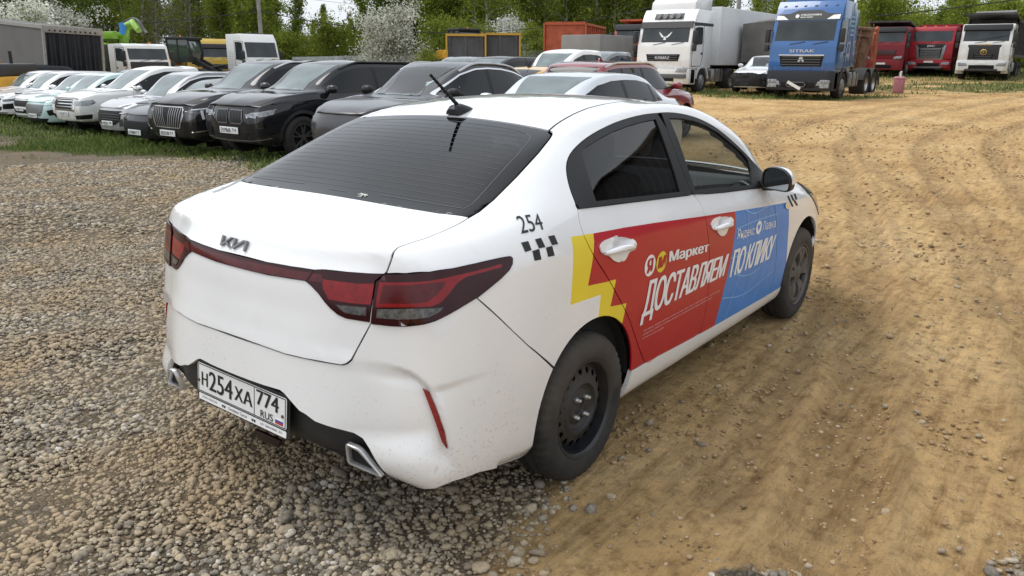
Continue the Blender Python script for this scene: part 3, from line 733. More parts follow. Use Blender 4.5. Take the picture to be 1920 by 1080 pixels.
def build_stones():
    ms = stone_mat('crushed_stone', [(0, (.155, .138, .115)), (.25, (.235, .208, .168)), (.5, (.31, .264, .196)), (.75, (.385, .314, .214)), (.93, (.43, .372, .282)), (1, (.50, .465, .405))], (.36, .258, .145))
    gm = lambda x, y: np.clip(gravel_mask(x, y)*1.25, 0, 1)**1.3
    sparse = lambda x, y: .07+.5*gravel_mask(x, y)
    stones('gravel', 51000, 1.7, 4.2, (.0098, .42), 1, gm, 3, ms, .5)
    stones('gravel', 4200, 1.7, 4.6, (.0138, .40), 2, lambda x, y: gm(x, y)*(.25+smooth(.42, .62, fbm(x*1.2, y*1.2, 3))), 13, ms, .45)
    stones('gravel', 112000, 4.2, 8.0, (.0112, .45), 1, gm, 4, ms, .5)
    stones('gravel', 120000, 8.0, 16.0, (.0165, .45), 1, lambda x, y: gm(x, y)*.9, 5, ms, .5)
    md = stone_mat('clay_clods', [(0, (.17, .115, .06)), (.5, (.30, .205, .11)), (1, (.42, .31, .19))], (.40, .28, .155))
    clod = lambda x, y: (1-gravel_mask(x, y))*(.15+.85*smooth(.42, .6, fbm(x*.9, y*.9, 4)))
    stones('dirt_clods', 30000, 1.9, 6.5, (.0065, .55), 1, clod, 8, md, .2)
    stones('dirt_clods', 26000, 6.5, 24., (.014, .55), 1, clod, 9, md, .2)
    stones('gravel', 2600, 1.9, 9., (.013, .5), 1, lambda x, y: .5*(1-gravel_mask(x, y)), 11, ms, .3)

# ------------------------------------------------------------------ grass
def grass_mask(x, y):
    n = fbm(x*.6, y*.6, 4)-.47; n2 = fbm(x*2.1, y*2.1, 3)-.44
    xb = np.interp(y, [3, 7.5, 12, 16.5, 21, 27, 32], [7.6, 5.0, 4.9, 4.55, 5.5, 6.3, 7.0])
    a = smooth(-.55, .35, x-xb-.55+2.6*n+1.8*n2)*(1-smooth(5.5, 8, x-xb))*smooth(5.2, 7.2, y)*(1-smooth(30, 36, y))
    xr = np.interp(y, [-6, 2, 6, 10, 14, 18], [42, 37, 29.6, 28.3, 27.5, 26])
    b = smooth(-.6, .8, x-xr+2.6*n+1.2*n2)*(1-smooth(10, 16, x-xr))*smooth(-8, -4, y)*(1-smooth(19, 23, y))*smooth(-.12, .10, n+.05)
    c = .55*smooth(.03, .12, n)*smooth(.02, .1, n2)*smooth(2.8, 4, x)*(1-smooth(5, 6, x))*smooth(8, 10, y)
    e = smooth(44, 52, np.hypot(x-EYE[0], y-EYE[1])+8*n)*.8
    return np.maximum(np.maximum(np.maximum(a, b*.85), c), e)
def build_grass():
    m = bpy.data.materials.new('grass_blades'); m.use_nodes = True; t = m.node_tree; b = t.nodes['Principled BSDF']; b.inputs['Roughness'].default_value = .7; b.inputs['Specular IOR Level'].default_value = .25
    at = nd(t, 'ShaderNodeAttribute', attribute_name='tone'); rp = nd(t, 'ShaderNodeValToRGB'); e = rp.color_ramp.elements
    for k, (p, c) in enumerate([(0, (.045, .085, .015)), (.45, (.085, .14, .028)), (.8, (.14, .19, .045)), (.93, (.24, .22, .09)), (1, (.62, .48, .02))]):
        if k > 1: e.new(.5)
    for k, (p, c) in enumerate([(0, (.065, .105, .018)), (.45, (.12, .175, .036)), (.8, (.19, .235, .058)), (.985, (.32, .28, .12)), (1, (.62, .48, .02))]): e[k].position = p; e[k].color = (*c, 1)
    t.links.new(at.outputs['Fac'], rp.inputs['Fac']); t.links.new(rp.outputs[0], b.inputs['Base Color'])
    g = np.random.default_rng(21); Vs = []; Ts = []
    for n_try, rmin, rmax, hh, ww in ((130000, 10.5, 22, .115, .0065), (90000, 22, 36, .13, .012), (60000, 30, 60, .2, .022)):
        r = np.sqrt(g.random(n_try)*(rmax**2-rmin**2)+rmin**2); a = R(36.8)+R(1)*(g.random(n_try)*80-40)
        x, y = EYE[0]+r*np.cos(a), EYE[1]+r*np.sin(a); gmk = grass_mask(x, y); k = g.random(n_try) < gmk*.75; x, y, gmk = x[k], y[k], gmk[k]; n = len(x)
        th = g.random(n)*6.28; h = hh*(.45+.9*g.random(n)**1.5)*(.5+.5*gmk)*(.55+.9*fbm(x*1.1, y*1.1, 3)); ln = h*(.15+.6*g.random(n)); ph = g.random(n)*6.28
        z = H(x, y)-.01; w = ww*(.6+.8*g.random(n))
        ex, ey = np.cos(th)*w, np.sin(th)*w; lx, ly = np.cos(ph)*ln, np.sin(ph)*ln
        P = np.stack([np.stack([x-ex, y-ey, z], -1), np.stack([x+ex, y+ey, z], -1), np.stack([x+ex*.6+lx*.35, y+ey*.6+ly*.35, z+h*.6], -1), np.stack([x+lx, y+ly, z+h], -1)], 1)
        Vs.append(P.reshape(-1, 3)); tn = np.clip(.12+.75*g.random(n)*(.55+.8*fbm(x*.9, y*.9, 3)), 0, .95); Ts.append(np.where(g.random(n) < .004, 1., tn))
    V = np.vstack(Vs); n = len(V)//4; F = np.arange(n*4).reshape(-1, 4)
    o = bulk('grass', V, F, m, [('tone', np.concatenate(Ts), 'FACE')]); tag(o, kind='stuff')

# ------------------------------------------------------------------ trees, bushes, poles, fence
def leaf_mat(name, stops, trans=.35):
    m = bpy.data.materials.new(name); m.use_nodes = True; t = m.node_tree; t.nodes.clear(); o = nd(t, 'ShaderNodeOutputMaterial')
    at = nd(t, 'ShaderNodeAttribute', attribute_name='tone'); rp = nd(t, 'ShaderNodeValToRGB'); e = rp.color_ramp.elements
    while len(e) < len(stops): e.new(.5)
    for k, (p, c) in enumerate(stops): e[k].position = p; e[k].color = (*c, 1)
    oi = nd(t, 'ShaderNodeObjectInfo'); mr = nd(t, 'ShaderNodeMapRange'); mr.inputs['To Min'].default_value = .72; mr.inputs['To Max'].default_value = 1.28; t.links.new(oi.outputs['Random'], mr.inputs['Value'])
    mm = nd(t, 'ShaderNodeMix', data_type='RGBA', blend_type='MULTIPLY'); mm.inputs['Factor'].default_value = 1; t.links.new(rp.outputs[0], mm.inputs['A']); t.links.new(mr.outputs[0], mm.inputs['B'])
    t.links.new(at.outputs['Fac'], rp.inputs['Fac']); d = nd(t, 'ShaderNodeBsdfDiffuse'); tr = nd(t, 'ShaderNodeBsdfTranslucent'); mi = nd(t, 'ShaderNodeMixShader'); mi.inputs[0].default_value = trans
    t.links.new(mm.outputs['Result'], d.inputs['Color']); t.links.new(mm.outputs['Result'], tr.inputs['Color']); t.links.new(d.outputs[0], mi.inputs[1]); t.links.new(tr.outputs[0], mi.inputs[2]); t.links.new(mi.outputs[0], o.inputs[0]); return m
def tree_meshes(seed, h, rad, clear, n, leaf, style, mats):
    """one tree: tapered trunk with limbs, and a crown of small leaf cards gathered in sprays along the twigs"""
    g = np.random.default_rng(seed); tr = MB(); pts = [(0, 0, -.3)]; lean = g.normal(0, .03, 2)
    for k in range(1, 9): pts.append((lean[0]*h*k/8+g.normal(0, .05), lean[1]*h*k/8+g.normal(0, .05), h*k/8*.97))
    r0 = .014*h+.03; tr.tube(pts, [max(.012, r0*(1-k/8.6)) for k in range(9)], 6)
    P = np.array(pts); ctr = []; nl = int(10+h*2.2)
    for k in range(nl):
        t_ = clear+(1-clear)*(k+.5)/nl; i = min(7, int(t_*8)); b0 = P[i]+(P[i+1]-P[i])*(t_*8-i)
        a = g.random()*6.28; u = (t_-clear)/(1-clear)
        if style == 'spire': L = rad*(1.05-.85*u)*(.6+.6*g.random()); up = .9+.5*g.random()
        elif style == 'bush': L = rad*(.75+.4*g.random())*(1-.35*u); up = .55+.9*u
        else: L = rad*math.sin(math.pi*min(1, .18+.80*u))**.7*(.6+.6*g.random()); up = .55+.6*g.random()
        q = [b0]; d = np.array([math.cos(a), math.sin(a), up]); d /= np.linalg.norm(d)
        for s in range(1, 5):
            d = d+g.normal(0, .16, 3)+np.array([0, 0, -.10 if style != 'spire' else .05]); d /= np.linalg.norm(d); q.append(q[-1]+d*L/4)
        rr = max(.012, r0*.36*(1-.7*t_)); tr.tube([tuple(z) for z in q], [rr, rr*.75, rr*.5, rr*.32, rr*.15], 4, cap=False)
        for s in range(2, 5): ctr.append((q[s], .30*L+.22)); ctr.append(((q[s]+q[s-1])/2, .26*L+.2))
        if style != 'bare':
            for w in range(3):
                e = q[2+w % 3]+g.normal(0, .3*L, 3)*np.array([1, 1, .7]); tr.tube([tuple(q[2]), tuple((q[2]+e)/2+g.normal(0, .05, 3)), tuple(e)], [rr*.3, rr*.2, rr*.08], 3, cap=False); ctr.append((e, .22*L+.16))
    c = np.array([q[0] for q in ctr]); s = np.array([q[1] for q in ctr]); j = g.integers(0, len(c), n)
    pos = c[j]+g.normal(0, 1, (n, 3))*s[j][:, None]*np.array([.55, .55, .5]); lz = leaf*np.exp(g.normal(0, .35, n))
    u = g.normal(size=(n, 3)); u /= np.linalg.norm(u, axis=1)[:, None]; w = np.cross(u, g.normal(size=(n, 3))); w /= np.linalg.norm(w, axis=1)[:, None]
    U, Wv = u*lz[:, None]*.5, w*lz[:, None]*.34
    V = np.stack([pos-U, pos-Wv*.9+U*.1, pos+U, pos+Wv+U*.1], 1).reshape(-1, 3); F = np.arange(n*4).reshape(-1, 4)
    cl = g.random(len(c)); tone = np.clip(.5*cl[j]+.5*g.random(n), 0, 1)
    me = bpy.data.meshes.new('crown'); me.from_pydata(V.tolist(), [], F.tolist()); at = me.attributes.new('tone', 'FLOAT', 'FACE'); at.data.foreach_set('value', tone.astype(np.float32)); me.materials.append(mats[1])
    tm = tr.mesh('trunk'); tm.materials.append(mats[0]); return tm, me
def build_trees():
    bark = mat('bark_grey', (.16, .145, .125), .9, var=.5, vscale=3); birch = mat('bark_birch', (.48, .46, .43), .85, var=.45, vscale=2.5)
    spring = leaf_mat('spring_leaves', [(0, (.09, .125, .020)), (.4, (.165, .21, .032)), (.75, (.24, .285, .052)), (1, (.32, .345, .09))])
    deep = leaf_mat('deep_leaves', [(0, (.055, .085, .017)), (.5, (.11, .155, .03)), (1, (.185, .23, .052))])
    bloss = leaf_mat('blossom', [(0, (.09, .12, .035)), (.26, (.15, .18, .065)), (.34, (.56, .56, .49)), (.8, (.72, .72, .65)), (1, (.84, .84, .80))], .25)
    twig = leaf_mat('bare_twigs', [(0, (.07, .06, .045)), (.6, (.13, .115, .08)), (1, (.16, .17, .06))])
    kinds = {'birch_tree': [tree_meshes(s, 13, 2.6, .12, 12000, .165, 'birch', (birch, spring)) for s in (1, 2, 3)],
             'poplar_tree': [tree_meshes(s, 12, 1.6, .05, 10000, .155, 'spire', (bark, spring)) for s in (4, 5)],
             'alder_tree': [tree_meshes(s, 12, 3.1, .08, 13000, .19, 'birch', (bark, deep)) for s in (6, 7)],
             'bare_tree': [tree_meshes(8, 9, 2.2, .1, 1500, .11, 'birch', (bark, twig))],
             'blossoming_bush': [tree_meshes(s, 4.2, 2.9, .02, 20000, .125, 'bush', (bark, bloss)) for s in (9, 10)],
             'willow_bush': [tree_meshes(s, 4.0, 2.4, .02, 9000, .14, 'bush', (bark, spring)) for s in (12, 13)]}
    lab = {'birch_tree': 'pale stemmed birch with light spring leaves in the tree belt behind the yard', 'poplar_tree': 'narrow upright tree with yellow green spring leaves in the belt behind the yard',
           'alder_tree': 'broad darker green tree in the belt behind the yard', 'bare_tree': 'tree with almost bare grey twigs in the belt behind the yard',
           'willow_bush': 'low yellow green bush at the foot of the tree belt'}
    grp = {'birch_tree': 'birches behind the yard', 'poplar_tree': 'narrow trees behind the yard', 'alder_tree': 'broad green trees behind the yard', 'bare_tree': 'bare trees behind the yard', 'willow_bush': 'bushes under the tree belt'}
    rnd = random.Random(11); count = {}
    def tree(kind, az, d, sc, label=None, group=None, sx=1.):
        ms = kinds[kind]; tm, cm = ms[rnd.randrange(len(ms))]; a = R(36.8)+math.atan((960-az)/1478.)
        x, y = EYE[0]+d*math.cos(a), EYE[1]+d*math.sin(a)
        e = thing(kind, label or lab[kind], 'bush' if 'bush' in kind else 'tree', (x, y, hz(x, y)), rnd.random()*6.28, group or grp.get(kind)); e.scale = (sc*sx, sc*sx, sc)
        for nm, me in (('trunk', tm), ('crown', cm)):
            o = bpy.data.objects.new(nm, me); COL.objects.link(o); o.parent = e
        return e
    def row(kind, xs, d0, d1, s0, s1):
        for x in xs: tree(kind, x+rnd.uniform(-14, 14), rnd.uniform(d0, d1), rnd.uniform(s0, s1))
    # nearest picture positions run left to right; distances in metres
    row('alder_tree', [20, 90, 170, 235], 84, 96, .85, 1.05)
    row('birch_tree', [255, 300, 372], 80, 92, .72, .85); row('bare_tree', [322, 345, 385], 72, 78, .85, 1.05)
    row('poplar_tree', [425, 460, 492, 524, 560], 74, 84, .82, 1.0); row('poplar_tree', [598, 622, 655, 672], 76, 84, .42, .56)
    row('birch_tree', [445, 480, 530], 88, 98, .75, .95)
    row('alder_tree', [730, 780, 850, 905], 82, 94, .95, 1.15); row('poplar_tree', [700, 800, 838], 78, 86, .95, 1.1)
    row('birch_tree', [880, 925, 965, 1010, 1055, 1100, 1150, 1195], 76, 90, .85, 1.08); row('poplar_tree', [945, 990, 1080, 1130, 1180, 1240], 80, 92, .9, 1.1)
    row('birch_tree', [1230, 1275, 1315], 74, 86, .9, 1.1); row('alder_tree', [1000, 1110, 1215, 1300], 90, 100, 1.0, 1.2)
    row('poplar_tree', [1385, 1412, 1440, 1470], 72, 82, .55, .70); row('birch_tree', [1400, 1450, 1495], 78, 88, .55, .68)
    row('birch_tree', [1725, 1762, 1800, 1838, 1880, 1915], 78, 90, .42, .54); row('alder_tree', [1745, 1790, 1850, 1905], 84, 96, .42, .55); row('poplar_tree', [1520, 1560], 80, 90, .5, .6)
    row('willow_bush', [400, 470, 520, 545, 600, 640, 690, 830, 880, 930, 985], 66, 76, .7, 1.0)
    row('willow_bush', [1380, 1430, 1480, 1600, 1625, 1655, 1690, 1720, 1750, 1800, 1830, 1880, 1912], 62, 76, .75, 1.15)
    row('alder_tree', list(range(10, 540, 46))+list(range(720, 1340, 48)), 98, 112, .80, 1.0); row('poplar_tree', list(range(270, 545, 44))+list(range(730, 1330, 46)), 84, 97, .78, .98)
    row('willow_bush', list(range(560, 720, 30)), 80, 90, .8, 1.05); row('alder_tree', list(range(1720, 1930, 40)), 95, 105, .42, .52)
    row('birch_tree', list(range(-1300, -150, 95)), 74, 92, .85, 1.05); row('alder_tree', list(range(-1500, -130, 110)), 84, 100, .9, 1.1); row('willow_bush', list(range(-1100, -100, 110)), 66, 76, .8, 1.1)
    row('birch_tree', list(range(2050, 2700, 120)), 80, 95, .5, .7)
    row('alder_tree', [-60, -140, 1990, 2070], 84, 96, .8, 1.0); row('birch_tree', [-100, 1960, 2040], 80, 90, .7, .9)
    tree('blossoming_bush', 70, 60, .95, 'wide white blossoming bush behind the grey curtain trailer', sx=1.15); tree('blossoming_bush', 145, 62, .92, 'round white blossoming bush at the trailer corner beside the green pump truck')
    tree('blossoming_bush', 733, 57, .90, 'tall white blossoming bush standing alone before the green trees', sx=1.12)
    tree('blossoming_bush', 962, 70, .8, 'small white blossoming bush above the dark tipper bodies')
    tree('willow_bush', 808, 46, .42, 'young leafy sapling beside the parked dark crossover roof'); tree('willow_bush', 1622, 60, 1.0, 'thin bush rising between the blue tractor and the dark red truck')
def build_line():
    con = mat('pole_concrete', (.27, .26, .245), .9, var=.25, vscale=2); wm = mat('wire_black', (.015, .015, .015), .6)
    def pos(px, d): a = R(36.8)+math.atan((960-px)/1478.); return EYE[0]+d*math.cos(a), EYE[1]+d*math.sin(a)
    poles = [(507, 62, 9.2, 'grey utility pole rising behind the white tractor cab'), (1223, 64, 9.5, 'grey utility pole standing behind the white tractor with broken bumper'), (1356, 58, 9.0, 'grey utility pole standing behind the white box trailer')]
    tops = []
    for px, d, h, lb in poles:
        x, y = pos(px, d); z = hz(x, y); e = thing('utility_pole', lb, 'pole', (x, y, z), R(36.8), 'utility poles behind the yard')
        MB().tube([(0, 0, -.3), (0, 0, h)], [.17, .12], 10).build('shaft', con, e)
        c = MB(); c.box(-.04, .04, -.75, .75, h-.75, h-.67); c.build('crossarm', con, e)
        for yy in (-.68, 0, .68): MB().lathe([(.0, 0), (.04, 0), (.05, .05), (.035, .1), (.0, .13)], 8, 'z', M=Matrix.Translation((0, yy, h-.67))).build('insulator', mat('porcelain', (.5, .5, .48), .3), e)
        tops.append((x, y, z))
    def wire(a, b, sag, r, lb):
        a, b = Vector(a), Vector(b); pts = [a.lerp(b, t)-Vector((0, 0, sag*4*t*(1-t))) for t in np.linspace(0, 1, 25)]
        o = MB().tube(pts, r, 5).build('overhead_wire', wm); tag(o, lb, 'wire', 'overhead wires')
    w = lambda px, d, py: (lambda p: (p[0], p[1], 1.616+(113-(px-960)*-.0082-py)/1478*d*math.cos(math.atan((960-px)/1478.))))(pos(px, d))
    wire(w(-60, 60, 62), w(507, 62, 29), .35, .030, 'black sagging cable running left from the pole behind the white tractor cab')
    wire(w(507, 62, 29), w(1223, 64, 18), 1.75, .030, 'black sagging cable crossing the trees over the tall white blossoming bush')
    wire(w(1223, 64, 16), w(1356, 58, 28), .15, .022, 'short black cable between the two poles behind the white tractor')
    wire(w(1356, 58, 31), w(1500, 60, 44), .1, .022, 'black cable dropping right towards the blue tractor cab roof')
    wire(w(1600, 46, 38), w(1990, 46, -12), .12, .026, 'black cable rising right across the sky over the red trucks')
    for k in range(3): wire(w(330, 110, -22-6*k), w(800, 110, 28-5*k), .25, .018, 'thin faint wire high in the open sky between the narrow trees')
    # corrugated yard fence
    m = mat('fence_steel', (.42, .44, .45), .5, metal=.3, var=.25, vscale=1.5)
    def fence(px0, px1, d, h, lb):
        a, b = Vector((*pos(px0, d), 0)), Vector((*pos(px1, d), 0)); n = int((b-a).length/.09); vs = []; fs = []; t = (b-a).normalized(); nn = Vector((-t.y, t.x, 0))
        for k in range(n+1):
            p = a.lerp(b, k/n)+nn*(.025 if (k//2) % 2 else -.025); z = hz(p.x, p.y); vs += [(p.x, p.y, z-.2), (p.x, p.y, z+h)]
        fs = [(2*k, 2*k+2, 2*k+3, 2*k+1) for k in range(n)]; mb = MB(); mb.add(vs, fs)
        c = (a+b)/2; e = thing('yard_fence', lb, 'fence', (0, 0, 0)); mb.build('corrugated_sheet', m, e)
        k = 0; L = (b-a).length
        while k*2.5 < L:
            p = a+t*(k*2.5)+nn*.07; z = hz(p.x, p.y); MB().box(p.x-.03, p.x+.03, p.y-.03, p.y+.03, z-.2, z+h+.08).build('post', M_DARK, e); k += 1
    fence(560, 700, 64, 2.05, 'pale corrugated fence left of the tall white blossoming bush'); fence(700, 1010, 66, 1.7, 'pale corrugated fence behind the tall blossoming bush and the dark tippers')

def build_hangar():
    """long corrugated store on the near side of the track, behind the photographer's right shoulder; the taxi's side glass mirrors it"""
    e = thing('hangar', 'dark corrugated hangar along the right side of the dirt track', 'building', (36, -9., 0)); m = mat('hangar_steel', (.045, .047, .050), .55, var=.25, vscale=.6, dirt=(.16, .135, .10), dirt_h=1.2)
    w = MB(); n = 320; vs = []; X0, X1 = -17., 26.
    for k in range(n+1):
        x = X0+(X1-X0)*k/n; y = .03 if (k//2) % 2 else -.03; vs += [(x, y, -.3), (x, y, 9.6)]
    w.add(vs, [(2*k, 2*k+2, 2*k+3, 2*k+1) for k in range(n)]); w.box(X0, X1, -9, -.05, -.3, 9.55); w.build('wall', m, e)
    r = MB(); r.prism([(.4, 9.5), (.4, 9.62), (-4.5, 11.4), (-9.4, 9.62), (-9.4, 9.5), (-4.5, 11.28)], X0-.4, X1+.4, 'x'); r.build('roof', mat('hangar_roof', (.20, .205, .21), .5, var=.2), e)
    for xx in (-6., 4., 14.): d = MB(); d.box(xx-2, xx+2, .05, .12, 0, 4.4, b=.02); d.build('gate', mat('hangar_gate', (.10, .10, .10), .6, var=.3, vscale=1), e)

# dust and paint shared by many vehicles
DUST = (.30, .235, .165)
M_BLACKTRIM = mat('black_trim', (.010, .010, .011), .42, spec=.3, var=.2)
M_BLACKPLASTIC = mat('black_plastic', (.018, .018, .019), .55, var=.25, bump=.12, bscale=400, dirt=(.10, .085, .07), dirt_h=.35)
M_DARK = mat('underbody_black', (.008, .008, .008), .9)
M_TYRE = mat('tyre_rubber', (.022, .021, .020), .80, var=.3, vscale=14, bump=.2, bscale=120, dirt=(.07, .06, .05), dirt_h=-.05)
M_CHROME = mat('chrome', (.72, .72, .73), .12, metal=1)
M_SILVER = mat('satin_silver', (.55, .55, .56), .32, metal=.9, var=.1)
M_PLATE = mat('plate_white', (.72, .73, .72), .4, dirt=(.4, .36, .3), dirt_h=.2)
M_INK = mat('ink_black', (.01, .01, .01), .5)
M_SEAM = mat('seam_dark', (.02, .02, .02), .8)

